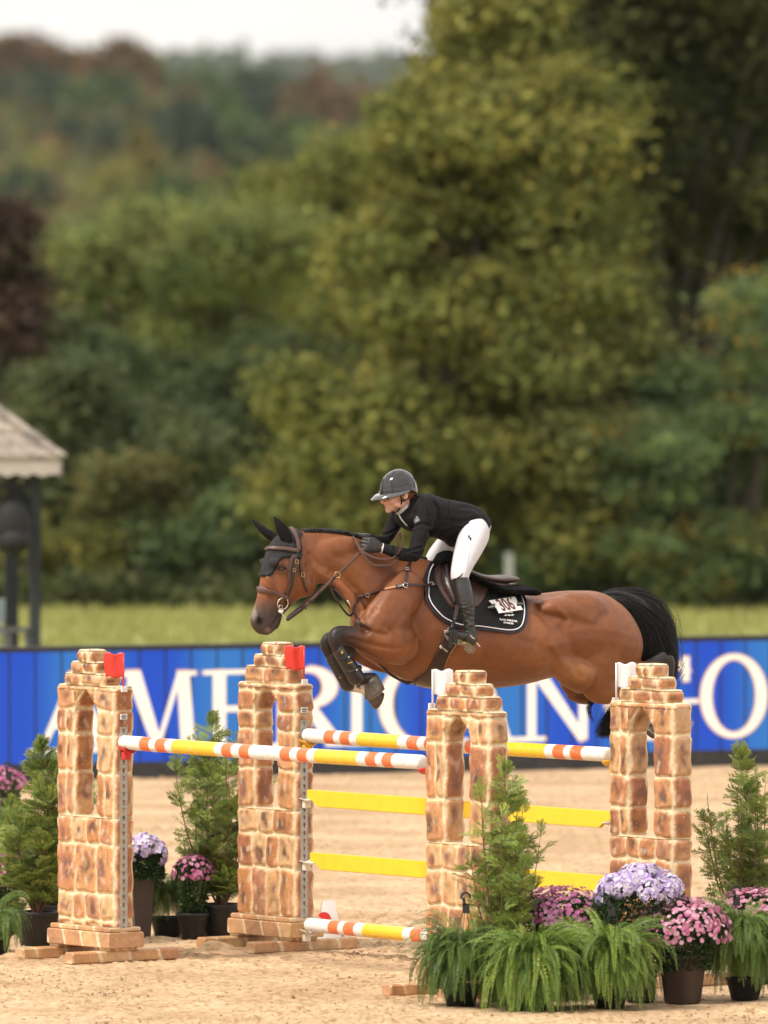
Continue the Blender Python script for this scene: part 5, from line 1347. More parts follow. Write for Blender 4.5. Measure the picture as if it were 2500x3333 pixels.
TP = [(1962, 1936, 0, 6), (2005, 1932, 0, 11), (2050, 1946, 0, 20), (2088, 1974, 0, 30), (2114, 2014, 0, 38), (2124, 2062, 0, 42), (2126, 2112, 0, 44), (2128, 2170, 0, 42), (2105, 2230, -.02, 32), (2050, 2290, -.03, 26), (2000, 2345, -.03, 22), (1962, 2392, -.03, 14)]
TPd = [tuple(q) for q in catmull(TP, 3)]
strands(tl, [TPd], 2300, 0.0019, 8, 0.98, seg=11)
TP2 = [(2150, 2060, 0, 8), (2172, 2110, 0, 10), (2186, 2170, 0, 9), (2192, 2225, 0, 5)]
strands(tl, [[tuple(q) for q in catmull(TP2, 3)]], 130, 0.002, 9, 1.0)
strands(tl, [TPd], 260, 0.0011, 18, 1.22, seg=14)
strands(tl, [TPd[-14:]], 260, 0.0014, 19, 1.3, seg=8)
TP3 = [(2010, 2180, -.05, 8), (1960, 2240, -.05, 12), (1915, 2300, -.05, 6), (1930, 2350, -.05, 5)]
strands(tl, [[tuple(q) for q in catmull(TP3, 3)]], 60, 0.0016, 10, 1.0)
core = [P(q[0], q[1], q[2]) for q in TPd]
tube(tl, core[:26], [q[3] * .72 / PXM for q in TPd[:26]], n=14, rad2=[q[3] * .7 / PXM for q in TPd[:26]], lat=HL)
obj('tail', tl, M_hair, horse, smooth=True)
# whiskers
b3 = bmesh.new(); rr = random.Random(2)
for k in range(16):
    x, y = 872 + rr.uniform(-6, 22), 2052 + rr.uniform(-10, 8); a = P(x, y, rr.uniform(-.02, .03)); e = P(x + rr.uniform(4, 26), y + rr.uniform(8, 26), rr.uniform(-.03, .05))
    tube(b3, [a, a.lerp(e, .5) - Z3 * .004, e], [0.0006, 0.0005, 0.0003], n=3)
obj('whiskers', b3, mat('pale_whisker', (0.5, 0.45, 0.35), 0.5), horse)
# ================================================================== TACK
from mathutils.geometry import delaunay_2d_cdt
M_lea = mat('brown_leather', (0.058, 0.028, 0.020), 0.40, var=0.25, vscale=30, spec=0.5)
M_leadk = mat('dark_brown_leather', (0.030, 0.013, 0.012), 0.34, var=0.25, vscale=30)
M_learein = mat('grey_brown_leather', (0.095, 0.050, 0.040), 0.45, var=0.25, vscale=40)
M_lining = mat('tan_elastic', (0.36, 0.18, 0.085), 0.6)
M_brass = mat('brass', (0.62, 0.42, 0.12), 0.3, metal=1.0)
M_net = mat('black_crochet', (0.022, 0.023, 0.026), 0.85, bump=1.0, bscale=90, bdist=0.012, var=0.5, vscale=70)
M_blackcloth = mat('black_cloth', (0.006, 0.006, 0.007), 0.8, spec=0.25, var=0.2, vscale=10)
M_quilt = mat('black_quilted_cloth', (0.009, 0.009, 0.010), 0.65, spec=0.3, var=0.2, vscale=20)
M_fleece = mat('black_fleece', (0.007, 0.007, 0.008), 0.95, bump=1.0, bscale=60, bdist=0.02, spec=0.15)
M_piping = mat('white_piping', (0.75, 0.75, 0.78), 0.5)
M_whiteb = mat('white_rubber', (0.72, 0.70, 0.66), 0.4)
def resample(poly, step, closed=True):
    out = []; n = len(poly)
    for i in range(n if closed else n - 1):
        a, b = poly[i], poly[(i + 1) % n]; L = math.dist(a, b); k = max(1, int(round(L / step)))
        for j in range(k): out.append((a[0] + (b[0] - a[0]) * j / k, a[1] + (b[1] - a[1]) * j / k))
    if not closed: out.append(poly[-1])
    return out
def smoothpoly(poly, sub=4):
    n = len(poly); ext = [poly[-1]] + list(poly) + [poly[0], poly[1]]
    d = catmull(ext, sub); return [(q[0], q[1]) for q in d[sub:sub * (n + 1)]]
def drape(poly, off, step=6, relief=None, under=0.0, mir=None, bvh=None, rim=1.2):
    """a sheet of cloth or leather lying on the horse, its outline measured on the photo"""
    bd = resample(poly, step); xs = [p[0] for p in bd]; ys = [p[1] for p in bd]; pts = [Vector(p) for p in bd]; nb = len(pts)
    y = min(ys)
    while y < max(ys):
        x = min(xs)
        while x < max(xs):
            if inside((x, y), bd) and polydist((x, y), bd + [bd[0]]) > step * 0.55: pts.append(Vector((x, y)))
            x += step
        y += step
    vv, ee, ff, ov, _, _ = delaunay_2d_cdt(pts, [(i, (i + 1) % nb) for i in range(nb)], [], 1, 1e-5)
    isb = [any(o < nb for o in ov[i]) for i in range(len(vv))]
    b3 = bmesh.new(); top = []; bot = []; loc = []
    for i, v in enumerate(vv):
        p, n_ = hit(v.x, v.y, bvh); loc.append([p, n_])
    nbr = {i: set() for i in range(len(vv))}
    for f in ff:
        for i in range(len(f)): nbr[f[i]].add(f[(i + 1) % len(f)]); nbr[f[(i + 1) % len(f)]].add(f[i])
    for _ in range(3):
        nn = [sum((loc[j][1] for j in nbr[i]), loc[i][1].copy()).normalized() for i in range(len(vv))]
        for i in range(len(vv)): loc[i][1] = nn[i]
    for i, v in enumerate(vv):
        p, n_ = loc[i]; h = off + (relief(v.x, v.y) if relief else 0)
        if isb[i]: h = off / rim
        q = p + n_ * h; q0 = p + n_ * under
        if mir: q, q0 = mirror(q), mirror(q0)
        top.append(b3.verts.new(q)); bot.append(b3.verts.new(q0) if isb[i] else None)
    for f in ff: b3.faces.new([top[i] for i in f])
    cnt = {}
    for f in ff:
        for i in range(len(f)):
            e = (f[i], f[(i + 1) % len(f)]); k = (min(e), max(e)); cnt[k] = cnt.get(k, 0) + 1
    for (a, b), c in cnt.items():
        if c == 1 and bot[a] and bot[b]:
            try: b3.faces.new((top[a], top[b], bot[b], bot[a]))
            except ValueError: pass
    return b3
def ribbon(bm, pts, nrms, wd, th):
    """strap: pts along its middle, nrms the direction it faces"""
    N = len(pts); wd = [wd] * N if not hasattr(wd, '__len__') else wd; rings = []
    for i in range(N):
        t = (pts[min(i + 1, N - 1)] - pts[max(i - 1, 0)]).normalized(); n_ = (nrms[i] - t * nrms[i].dot(t)).normalized(); b = t.cross(n_)
        w, h = wd[i] / 2, th / 2
        rings.append([pts[i] + b * x * w + n_ * y * h for x, y in ((-1, -.5), (-1, .5), (-.8, 1), (.8, 1), (1, .5), (1, -.5), (.8, -1), (-.8, -1))])
    loft(bm, rings)
def strap(bm, pxs, wd, off=0.006, th=0.005, sub=6, bvh=None):
    d = catmull(pxs, sub); L = [hit(q[0], q[1], bvh) for q in d]; pts = [a for a, b in L]; ns = [b for a, b in L]
    for _ in range(2):
        ns = [((ns[max(i - 1, 0)] + ns[i] + ns[min(i + 1, len(ns) - 1)]) / 3).normalized() for i in range(len(ns))]
        pts = [pts[0]] + [(pts[i - 1] + pts[i] * 2 + pts[i + 1]) / 4 for i in range(1, len(pts) - 1)] + [pts[-1]]
    ribbon(bm, [p + n_ * off for p, n_ in zip(pts, ns)], ns, wd, th)
def freestrap(bm, rows, wd, th=0.005, sub=6, face=None):
    d = catmull(rows, sub); pts = [P(*q) for q in d]; f = face or (CAM - pts[0]).normalized()
    ribbon(bm, pts, [f] * len(pts), wd, th)
def ring3(bm, c, nrm, r, tr, n=22, seg=6):
    t = nrm.orthogonal().normalized(); u = nrm.cross(t)
    rings = [[c + (t * math.cos(a) + u * math.sin(a)) * (r + tr * math.cos(b)) + nrm * tr * math.sin(b) for b in [2 * math.pi * j / seg for j in range(seg)]] for a in [2 * math.pi * i / n for i in range(n)]]
    rv = [[bm.verts.new(p) for p in r_] for r_ in rings]
    for i in range(n):
        for j in range(seg): bm.faces.new((rv[i][j], rv[(i + 1) % n][j], rv[(i + 1) % n][(j + 1) % seg], rv[i][(j + 1) % seg]))
def buckle(parent, px, py, off, w, h, m, rot=0):
    c, n_ = hit(px, py); c = c + n_ * off; t = n_.cross(Z3).normalized(); u = t.cross(n_)
    t, u = t * math.cos(R(rot)) + u * math.sin(R(rot)), u * math.cos(R(rot)) - t * math.sin(R(rot))
    bm = bmesh.new(); pts = [c + t * x * w + u * y * h for x, y in ((-1, -1), (1, -1), (1, 1), (-1, 1), (-1, -1))]
    tube(bm, pts, 0.0022, n=6); return obj('buckle', bm, m, parent)
def text_obj(name, s, mtx, size, m, parent, ext=0.0006, sx=1.0, bold=0.0):
    cu = bpy.data.curves.new(name, 'FONT'); cu.body = s; cu.size = size; cu.align_x = 'CENTER'; cu.align_y = 'CENTER'; cu.extrude = ext; cu.offset = bold; cu.resolution_u = 3
    o = bpy.data.objects.new('tmp_t', cu); COL.objects.link(o); dg = bpy.context.evaluated_depsgraph_get(); dg.update()
    me = bpy.data.meshes.new_from_object(o.evaluated_get(dg)); me.name = name; bpy.data.objects.remove(o)
    me.transform(mtx @ Matrix.Scale(sx, 4, (1, 0, 0))); me.materials.clear(); return link(name, me, m, parent)
def frame_mtx(c, u, v):
    u = u.normalized(); n_ = u.cross(v).normalized(); v = n_.cross(u); return Matrix(((u.x, v.x, n_.x, c.x), (u.y, v.y, n_.y, c.y), (u.z, v.z, n_.z, c.z), (0, 0, 0, 1)))
# ---- ear bonnet
bon = [(951, 1719), (973, 1726), (985, 1739), (977, 1754), (983, 1785), (982, 1809), (977, 1824), (964, 1809), (946, 1812), (925, 1813), (909, 1824), (897, 1845), (885, 1869), (877, 1875), (846, 1875), (850, 1848), (860, 1812), (870, 1785), (882, 1762), (896, 1738), (915, 1727)]
root = empty('ear_bonnet', P(930, 1780), 'black crocheted ear bonnet over the horse forehead and ears', 'ear bonnet')
def netrel(x, y): return 0.0022 * math.sin(x * 1.15) * math.sin(y * 1.15)
obj('net', drape(bon, 0.0085, 3.2, netrel), M_net, root, smooth=True)
obj('net', drape(bon, 0.0065, 5, None, mir=True), M_net, root, smooth=True)
bd_ = [(p[0], p[1]) for p in [(977, 1822), (964, 1810), (946, 1813), (925, 1814), (909, 1824), (897, 1845), (885, 1868), (877, 1873), (850, 1874)]]
bm = bmesh.new(); strap(bm, bd_, 0.012, 0.009, 0.005); obj('binding', bm, M_blackcloth, root, smooth=True)
def ear(sh, s, flip):
    """sh: (base px, mid px, tip px) ridge line plus widths"""
    bm = bmesh.new(); d = catmull(sh, 5); rings = []
    out = (HL if not flip else -HL)
    for i, q in enumerate(d):
        c = P(q[0], q[1], q[2]); a = P(d[max(i - 1, 0)][0], d[max(i - 1, 0)][1], d[max(i - 1, 0)][2]); b = P(d[min(i + 1, len(d) - 1)][0], d[min(i + 1, len(d) - 1)][1], d[min(i + 1, len(d) - 1)][2])
        t = (b - a).normalized(); front = (HF * 0.55 + out * 0.83); front = (front - t * front.dot(t)).normalized(); sd = t.cross(front)
        w = q[3] / PXM; r_ = []
        for k in range(14):
            an = 2 * math.pi * k / 14; x, y = math.cos(an), math.sin(an)
            depth = 0.75 if y < 0 else -0.18      # scooped towards the front
            r_.append(c + sd * (w * x) - front * (w * 0.75 * (abs(y) * (1 if y > 0 else -0.28)) * 1.0))
        rings.append(r_)
    loft(bm, rings); return bm
obj('ear', ear([(938, 1768, .062, 16), (932, 1752, .066, 19), (925, 1735, .07, 20), (914, 1716, .072, 17), (903, 1698, .07, 10), (895, 1686, .066, 4), (893, 1681, .066, 1.2)], 0, False), M_blackcloth, root, smooth=True)
obj('ear', ear([(905, 1760, -.045, 16), (888, 1748, -.06, 18), (868, 1735, -.068, 17), (849, 1720, -.072, 14), (833, 1705, -.072, 8), (825, 1695, -.07, 3), (823, 1693, -.07, 1)], 0, True), M_blackcloth, root, smooth=True)
# ---- bridle
root = empty('bridle', P(930, 1880), 'brown leather bridle with padded noseband on the horse head', 'bridle')
bm = bmesh.new(); strap(bm, [(946, 1722), (958, 1740), (966, 1765), (969, 1792)], 0.026, 0.017, 0.008); obj('crownpiece', bm, M_learein, root, smooth=True)
bm = bmesh.new(); strap(bm, [(862, 1788), (872, 1787), (900, 1786), (930, 1788), (968, 1793)], 0.022, 0.018, 0.008); obj('browband', bm, M_learein, root, smooth=True)
bm = bmesh.new(); strap(bm, [(968, 1792), (962, 1815), (955, 1845), (952, 1880), (945, 1912), (932, 1942)], 0.016, 0.011, 0.006); obj('cheekpiece', bm, M_leadk, root, smooth=True)
bm = bmesh.new(); strap(bm, [(960, 1805), (948, 1822), (943, 1850), (941, 1878), (943, 1905), (931, 1935)], 0.022, 0.009, 0.006); obj('cheekpiece', bm, M_lea, root, smooth=True)
bm = bmesh.new(); strap(bm, [(970, 1806), (976, 1840), (982, 1872), (990, 1905), (997, 1926)], 0.012, 0.008, 0.005); obj('throatlatch', bm, M_leadk, root, smooth=True)
bm = bmesh.new(); strap(bm, [(840, 1918), (852, 1919), (866, 1921), (884, 1926), (904, 1934), (930, 1945), (944, 1962), (952, 1972)], [0.034] * 13 + [0.03] * 12 + [0.024] * 12 + [0.016] * 6, 0.010, 0.010); obj('noseband', bm, M_learein, root, smooth=True)
bm = bmesh.new(); a = [mirror(hit(x, y)[0] + hit(x, y)[1] * .008) for x, y in [(850, 1919), (866, 1921), (884, 1926), (904, 1934), (930, 1945)]]; ribbon(bm, a, [mirror(HO + hit(866, 1921)[1]) - HO] * 5, 0.03, 0.009); obj('noseband', bm, M_learein, root, smooth=True)
bm = bmesh.new(); strap(bm, [(928, 1945), (934, 1962), (942, 1978), (932, 2002), (925, 2016)], 0.012, 0.010, 0.005); obj('flash_strap', bm, M_leadk, root, smooth=True)
for x, y, m_, w, h in ((963, 1829, M_brass, .009, .011), (955, 1856, M_brass, .008, .009), (982, 1870, M_brass, .010, .012), (947, 1975, M_chrome, .010, .010)): buckle(root, x, y, .015, w, h, m_, 10)
c, n_ = hit(917, 1963); c = c + n_ * .014; bm = bmesh.new(); ring3(bm, c, n_, 0.036, 0.0040, 26, 8); obj('bit_ring', bm, M_chrome, root, smooth=True)
bm = bmesh.new(); ellipsoid(bm, hit(911, 1988)[0] + n_ * .014, n_ * .014, Z3 * .012, HF * .017, 14, 8); obj('bit_guard', bm, M_whiteb, root, smooth=True)
bm = bmesh.new(); q = hit(909, 1973)[0] + n_ * .02; ring3(bm, q, n_, 0.011, 0.0022); obj('bit_clip', bm, M_chrome, root, smooth=True)
bm = bmesh.new(); tube(bm, [P(916, 1994, .07), P(924, 2008, .075), P(932, 2018, .08), P(940, 2018, .08)], 0.0035, n=6, sub=2); obj('bit_hanger', bm, M_chrome, root, smooth=True)
# ---- reins
root = empty('reins', P(1100, 1900, .1), 'brown leather reins from the bit up to the gloved hands, ends looping', 'reins')
bm = bmesh.new(); freestrap(bm, [(934, 2016, .085), (990, 1976, .10), (1050, 1918, .13), (1098, 1872, .145), (1140, 1832, .15), (1176, 1796, .145), (1192, 1778, .14)], 0.018, 0.005, face=HL); obj('rein', bm, M_learein, root, smooth=True)
bm = bmesh.new(); freestrap(bm, [(934, 2018, .088), (962, 1998, .092), (985, 1981, .10)], 0.020, 0.009, face=HL); obj('rein_end', bm, M_leadk, root, smooth=True)
bm = bmesh.new(); q = [P(x, y, .104) for x, y in ((990, 1958), (999, 1985), (977, 1973))]; b2_ = [bm.verts.new(v + HL * .006) for v in q] + [bm.verts.new(v - HL * .006) for v in q]
for f in ((0, 1, 2), (5, 4, 3), (0, 3, 4, 1), (1, 4, 5, 2), (2, 5, 3, 0)): bm.faces.new([b2_[i] for i in f])
bmesh.ops.bevel(bm, geom=bm.edges[:], offset=.003, segments=2, affect='EDGES'); obj('rein_stop', bm, M_leadk, root)
for (t_, x, y) in ((0, 1010, 1956), (1, 1040, 1927), (2, 1120, 1852), (3, 1150, 1822)):
    bm = bmesh.new(); freestrap(bm, [(x - 2, y + 2, .12 + .008 * t_), (x + 2, y - 2, .12 + .008 * t_)], 0.022, 0.010, face=HL, sub=1); obj('rein_grip', bm, M_leadk, root)
loopr = [(1150, 1745, .05), (1160, 1765, .10), (1172, 1790, .15), (1190, 1815, .165), (1214, 1838, .17), (1245, 1841, .18), (1276, 1838, .19), (1293, 1822, .20), (1299, 1795, .22), (1294, 1765, .235), (1296, 1740, .24), (1304, 1733, .245),
         (1312, 1745, .245), (1310, 1768, .24), (1300, 1795, .225), (1284, 1814, .20), (1262, 1821, .19), (1238, 1820, .18), (1210, 1812, .17), (1185, 1798, .155), (1170, 1778, .14), (1165, 1762, .13)]
bm = bmesh.new(); freestrap(bm, loopr, 0.0135, 0.0045, sub=5, face=(HL - Z3 * .1 - HF * .2).normalized()); obj('rein', bm, M_learein, root, smooth=True)
bm = bmesh.new(); freestrap(bm, [(936, 2010, -.07), (1040, 1920, -.09), (1120, 1840, -.12), (1165, 1770, -.09)], 0.016, 0.005, face=HL); obj('rein', bm, M_learein, root, smooth=True)
# ---- breastplate with running martingale
root = empty('breastplate', P(1200, 1950, .15), 'brown leather breastplate and running martingale on the horse chest', 'breastplate')
bm = bmesh.new(); strap(bm, [(1449, 1911), (1420, 1909), (1385, 1908), (1350, 1907), (1322, 1907)], 0.017, 0.024, 0.005); obj('strap', bm, M_leadk, root, smooth=True)
bm = bmesh.new(); strap(bm, [(1316, 1907), (1302, 1909), (1288, 1911)], 0.022, 0.007, 0.006); obj('strap', bm, M_leadk, root, smooth=True)
bm = bmesh.new(); strap(bm, [(1288, 1911), (1270, 1915), (1252, 1919)], 0.017, 0.006, 0.005); obj('elastic', bm, M_lining, root, smooth=True)
bm = bmesh.new(); strap(bm, [(1254, 1918), (1230, 1925), (1200, 1934), (1175, 1944), (1160, 1957), (1153, 1975), (1150, 1990)], 0.018, 0.007, 0.006); obj('strap', bm, M_leadk, root, smooth=True)
bm = bmesh.new(); strap(bm, [(1318, 1902), (1320, 1886), (1324, 1865), (1330, 1838), (1336, 1822)], 0.016, 0.007, 0.005); obj('strap', bm, M_leadk, root, smooth=True)
bm = bmesh.new(); strap(bm, [(1150, 1985), (1160, 2005), (1170, 2022), (1180, 2038)], 0.020, 0.007, 0.006); obj('strap', bm, M_leadk, root, smooth=True)
bm = bmesh.new(); freestrap(bm, [(1152, 1990, .10), (1138, 1975, .10), (1120, 1952, .10), (1100, 1926, .09), (1076, 1905, .05), (1068, 1890, .02)], 0.013, 0.005, face=HL); obj('fork_strap', bm, M_leadk, root, smooth=True)
bm = bmesh.new(); freestrap(bm, [(1148, 1992, .11), (1139, 2004, .115), (1122, 1990, .12), (1098, 1957, .13), (1082, 1928, .135), (1077, 1905, .14), (1083, 1885, .143), (1092, 1876, .146)], 0.013, 0.005, face=HL); obj('fork_strap', bm, M_leadk, root, smooth=True)
c = P(1098, 1871, .150); bm = bmesh.new(); ring3(bm, c, (HL + HF * .5).normalized(), 0.017, 0.0026); obj('martingale_ring', bm, M_brass, root, smooth=True)
c, n_ = hit(1319, 1907); bm = bmesh.new(); ring3(bm, c + n_ * .009, n_, 0.016, 0.0027); obj('ring', bm, M_chrome, root, smooth=True)
for x, y, r_ in ((1197, 1935, 20), (1325, 1856, 90), (1400, 1908, 0)): buckle(root, x, y, .012 if x < 1390 else .027, .009, .011, M_chrome, r_)
bm = bmesh.new(); freestrap(bm, [(1130, 1955, .112), (1142, 1970, .112), (1150, 1983, .112)], 0.015, 0.012, face=HL); obj('snap_clip', bm, M_chrome, root, smooth=True)
bm = bmesh.new(); freestrap(bm, [(1206, 2112, .05), (1228, 2148, .05), (1250, 2176, .04), (1272, 2196, .03), (1300, 2212, .02), (1330, 2227, .02)], 0.017, 0.006, face=HL); obj('belly_strap', bm, M_leadk, root, smooth=True)
u_ = (hit(1295, 1910)[0] - hit(1312, 1907)[0]); c, n_ = hit(1303, 1909)
text_obj('lettering', 'CWD', frame_mtx(c + n_ * .012, -u_, Z3), 0.017, M_piping, root)
# ---- girth
root = empty('girth', P(1430, 2120, .25), 'dark brown leather belly-guard girth under the horse', 'girth')
gp = [(1474, 2020), (1496, 2020), (1492, 2060), (1484, 2098), (1462, 2130), (1450, 2160), (1443, 2190), (1420, 2225), (1404, 2244), (1380, 2243), (1356, 2238), (1326, 2226), (1347, 2214), (1384, 2189), (1402, 2161), (1424, 2116), (1446, 2057)]
obj('girth_leather', drape(gp, 0.012, 6), M_leadk, root, smooth=True); obj('girth_leather', drape(gp, 0.012, 8, mir=True), M_leadk, root, smooth=True)
c, n_ = hit(1434, 2104); bm = bmesh.new(); ellipsoid(bm, c + n_ * .013, (n_.cross(Z3)).normalized() * .011, Z3 * .011, n_ * .004, 16, 6); obj('badge', bm, M_chrome, root, smooth=True)
text_obj('lettering', 'CWD', frame_mtx(hit(1447, 2114)[0] + n_ * .0155, (hit(1452, 2118)[0] - hit(1440, 2108)[0]), Z3), 0.015, M_piping, root)
bm = bmesh.new(); strap(bm, [(1492, 2062), (1482, 2098), (1461, 2131), (1449, 2161), (1441, 2190)], 0.004, 0.013, 0.003); obj('edge_trim', bm, M_lining, root, smooth=True)
# ---- saddle pad
pad = smoothpoly([(1425, 1812), (1398, 1840), (1384, 1872), (1379, 1917), (1386, 1955), (1404, 1986), (1432, 2013), (1462, 2030), (1495, 2042), (1547, 2047), (1600, 2053), (1660, 2060), (1692, 2052), (1707, 2028), (1711, 1987), (1703, 1950), (1690, 1934), (1640, 1928), (1560, 1895), (1490, 1850), (1455, 1826)], 3)
root = empty('saddle_pad', P(1550, 1960, .3), 'black quilted saddle pad with white piping under the saddle', 'saddle pad')
def quilt(x, y):
    a = (x + y * 1.05) / 14.5; b = (x - y * 1.05) / 14.5; f = lambda t: abs(t - round(t)) * 2
    return -0.0045 * max(math.exp(-(f(a) / .3) ** 2), math.exp(-(f(b) / .3) ** 2))
obj('quilting', drape(pad, 0.018, 3.4, quilt), M_quilt, root, smooth=True); obj('quilting', drape(pad, 0.016, 9, mir=True), M_quilt, root, smooth=True)
cx_, cy_ = 1545, 1950
inner = [(x + (cx_ - x) * 9 / max(math.hypot(x - cx_, y - cy_), 1), y + (cy_ - y) * 9 / max(math.hypot(x - cx_, y - cy_), 1)) for x, y in pad]
k0 = min(range(len(pad)), key=lambda i: math.dist(pad[i], (1428, 1812))); k1 = min(range(len(pad)), key=lambda i: math.dist(pad[i], (1697, 1940)))
run = lambda pl: [pl[i] for i in range(k0, k1 + 1)]
bm = bmesh.new(); strap(bm, run(pad), 0.015, 0.016, 0.010, sub=2); obj('binding', bm, mat('navy_binding', (0.008, 0.009, 0.022), 0.5), root, smooth=True)
bm = bmesh.new(); strap(bm, run(inner), 0.0065, 0.0215, 0.006, sub=2); obj('piping', bm, M_piping, root, smooth=True)
def padpt(x, y, o=.026): a, b = hit(x, y); return a + b * o
pn = (padpt(1700, 2030) - padpt(1600, 2020)).cross(padpt(1640, 1960) - padpt(1640, 2040)).normalized()
if pn.dot(HL) < 0: pn = -pn
ux = (padpt(1672, 2030) - padpt(1625, 2024)).normalized(); uy = pn.cross(ux)
text_obj('lettering', 'ILAN FERDER', frame_mtx(padpt(1648, 2025, .029), ux, uy), 0.0175, M_piping, root, sx=1.18, bold=.0004)
text_obj('lettering', 'STABLES', frame_mtx(padpt(1648, 2033, .029), ux, uy), 0.0165, M_piping, root, sx=1.1, bold=.0004)
bm = bmesh.new()
for k in range(2):
    for s in (0, 1, 2):
        c = padpt(1638 + s * 10 + k * 2, 2000 + k * 10, .027 + .0006 * (s + 3 * k)); d1 = ux * .017; d2 = (ux * .012 + uy * .012) * (1 if (s + k) % 2 else -1) + ux * .004
        vs = [bm.verts.new(c + v) for v in (-d1 * .5 - d2 * .5, d1 * .5 - d2 * .5, d1 * .5 + d2 * .5, -d1 * .5 + d2 * .5)]; bm.faces.new(vs)
obj('emblem', bm, M_piping, root, recalc=False)
# ---- number card pinned to the pad
root = empty('number_card', padpt(1645, 1970), 'white competitor number card reading 306 pinned to the saddle pad', 'number card')
cn = sum((hit(x, y)[1] for x, y in ((1610, 1975), (1650, 1965), (1650, 1985), (1680, 1975))), Vector()).normalized(); c0 = padpt(1645, 1970, .034)
cp = []
for x, y in ((1591, 1955), (1676, 1942), (1684, 1958), (1702, 1984), (1624, 1996), (1616, 1980)):
    d = ray(x, y); cp.append(CAM + d * ((c0 - CAM).dot(cn) / d.dot(cn)))
bm = bmesh.new()
a = [bm.verts.new(p + cn * .0015) for p in cp]; b = [bm.verts.new(p - cn * .0015) for p in cp]; bm.faces.new(a); bm.faces.new(b[::-1])
for i in range(6): bm.faces.new((a[i], a[(i + 1) % 6], b[(i + 1) % 6], b[i]))
obj('card', bm, M_white, root)
cu_ = (cp[1] - cp[0]).normalized(); cv_ = cn.cross(cu_)
def onc(x, y, o=.0022): q = padpt(x, y); d = ray(x, y); t = (c0 - CAM).dot(cn) / d.dot(cn); return CAM + d * t + cn * o
text_obj('numerals', '306', frame_mtx(onc(1647, 1970, .0032), cu_, cv_), 0.132, mat('maroon_print', (0.13, 0.032, 0.03), 0.6), root, sx=0.62, bold=.0028)
bm = bmesh.new()
for (x0, y0, x1, y1) in ((1597, 1967, 1611, 1982), (1682, 1959, 1699, 1974)):
    p0, p1 = onc(x0, y0), onc(x1, y0 - (x1 - x0) * .13); h = (onc(x0, y1) - p0); vs = [bm.verts.new(v) for v in (p0, p1, p1 + h, p0 + h)]; bm.faces.new(vs)
obj('printed_band', bm, M_black, root, recalc=False)
bm = bmesh.new(); c = onc(1662, 1948); vs = [bm.verts.new(c + (cu_ * math.cos(t) + cv_ * math.sin(t)) * .0085) for t in [2 * math.pi * k / 16 for k in range(16)]]; bm.faces.new(vs); obj('dot_sticker', bm, mat('green_sticker', (0.02, 0.30, 0.08), 0.5), root, recalc=False)
for x0, y0, x1, y1 in ((1587, 1977, 1612, 1971), (1680, 1963, 1701, 1964)):
    bm = bmesh.new(); tube(bm, [onc(x0, y0, .004), onc(x1, y1, .004), onc(x1, y1 + 3, .004), onc(x0, y0 + 3, .004)], 0.0012, n=5); obj('safety_pin', bm, M_chrome, root)
# ---- fleece half pad
hp = bmesh.new(); limb(hp, [(1420, 1830, .16, 8, .03), (1436, 1818, .10, 11, .05), (1449, 1808, .03, 15, .06), (1460, 1806, -.02, 14, .06)], 4, n=14)
limb(hp, [(1560, 1900, .10, 8, .16), (1600, 1915, .09, 15, .18), (1650, 1920, .08, 17, .19), (1682, 1920, .06, 17, .18), (1696, 1924, .04, 10, .15)], 4, n=20)
limb(hp, [(1440, 1825, .05, 10, .13), (1480, 1858, .06, 10, .17), (1540, 1890, .08, 10, .19), (1580, 1905, .08, 10, .19)], 4, n=18)
fl = fuse('fleece_half_pad', hp, 0.009, 3)
for v in fl.data.vertices: v.co += v.normal * (0.0045 * noise.noise(v.co * 70) + 0.002 * noise.noise(v.co * 160))
fl.data.materials.append(M_fleece); fl.name = 'half_pad'; tag(fl, 'black fleece half pad between saddle and quilted pad', 'half pad')
# ---- saddle
sad = empty('saddle', P(1540, 1870, .0), 'brown leather jumping saddle under the rider', 'saddle')
sb = bmesh.new(); limb(sb, [(1451, 1822, 0, 10, .07), (1462, 1828, 0, 16, .10), (1490, 1853, 0, 16, .12), (1535, 1876, 0, 15, .15), (1585, 1886, 0, 14, .17), (1625, 1886, 0, 15, .17), (1650, 1884, 0, 13, .15), (1664, 1881, 0, 6, .12)], 4, n=22)
so = fuse('seat', sb, 0.009, 4, M_lea, sad)
sb = bmesh.new(); limb(sb, [(1560, 1893, .08, 9, .09), (1600, 1902, .08, 11, .10), (1640, 1907, .08, 11, .09), (1660, 1912, .08, 6, .07)], 4, n=14); limb(sb, [(1560, 1893, -.08, 9, .09), (1600, 1902, -.08, 11, .10), (1640, 1907, -.08, 11, .09), (1660, 1912, -.08, 6, .07)], 4, n=14)
fuse('panel', sb, 0.009, 3, M_lea, sad)
flp = smoothpoly([(1453, 1828), (1425, 1845), (1412, 1862), (1411, 1893), (1420, 1915), (1432, 1936), (1448, 1958), (1466, 1980), (1500, 1988), (1545, 1982), (1566, 1962), (1579, 1932), (1583, 1900), (1560, 1885), (1500, 1855)], 3)
obj('flap', drape(flp, 0.036, 6), M_lea, sad, smooth=True); obj('flap', drape(flp, 0.036, 9, mir=True), M_lea, sad, smooth=True)
kb = smoothpoly([(1450, 1835), (1432, 1858), (1428, 1885), (1434, 1915), (1448, 1945), (1462, 1968), (1476, 1975), (1480, 1940), (1478, 1890), (1472, 1850)], 3)
def krel(x, y): return 0.030 * math.exp(-((x - (1440 + (y - 1870) * .28)) / 15) ** 2)
obj('knee_block', drape(kb, 0.042, 5, krel), M_leadk, sad, smooth=True)
bm = bmesh.new(); strap(bm, [(1526, 1880), (1550, 1885), (1572, 1893), (1590, 1906), (1604, 1922), (1607, 1938)], 0.015, 0.050, 0.006); obj('stirrup_leather', bm, M_learein, sad, smooth=True)
SS = .455
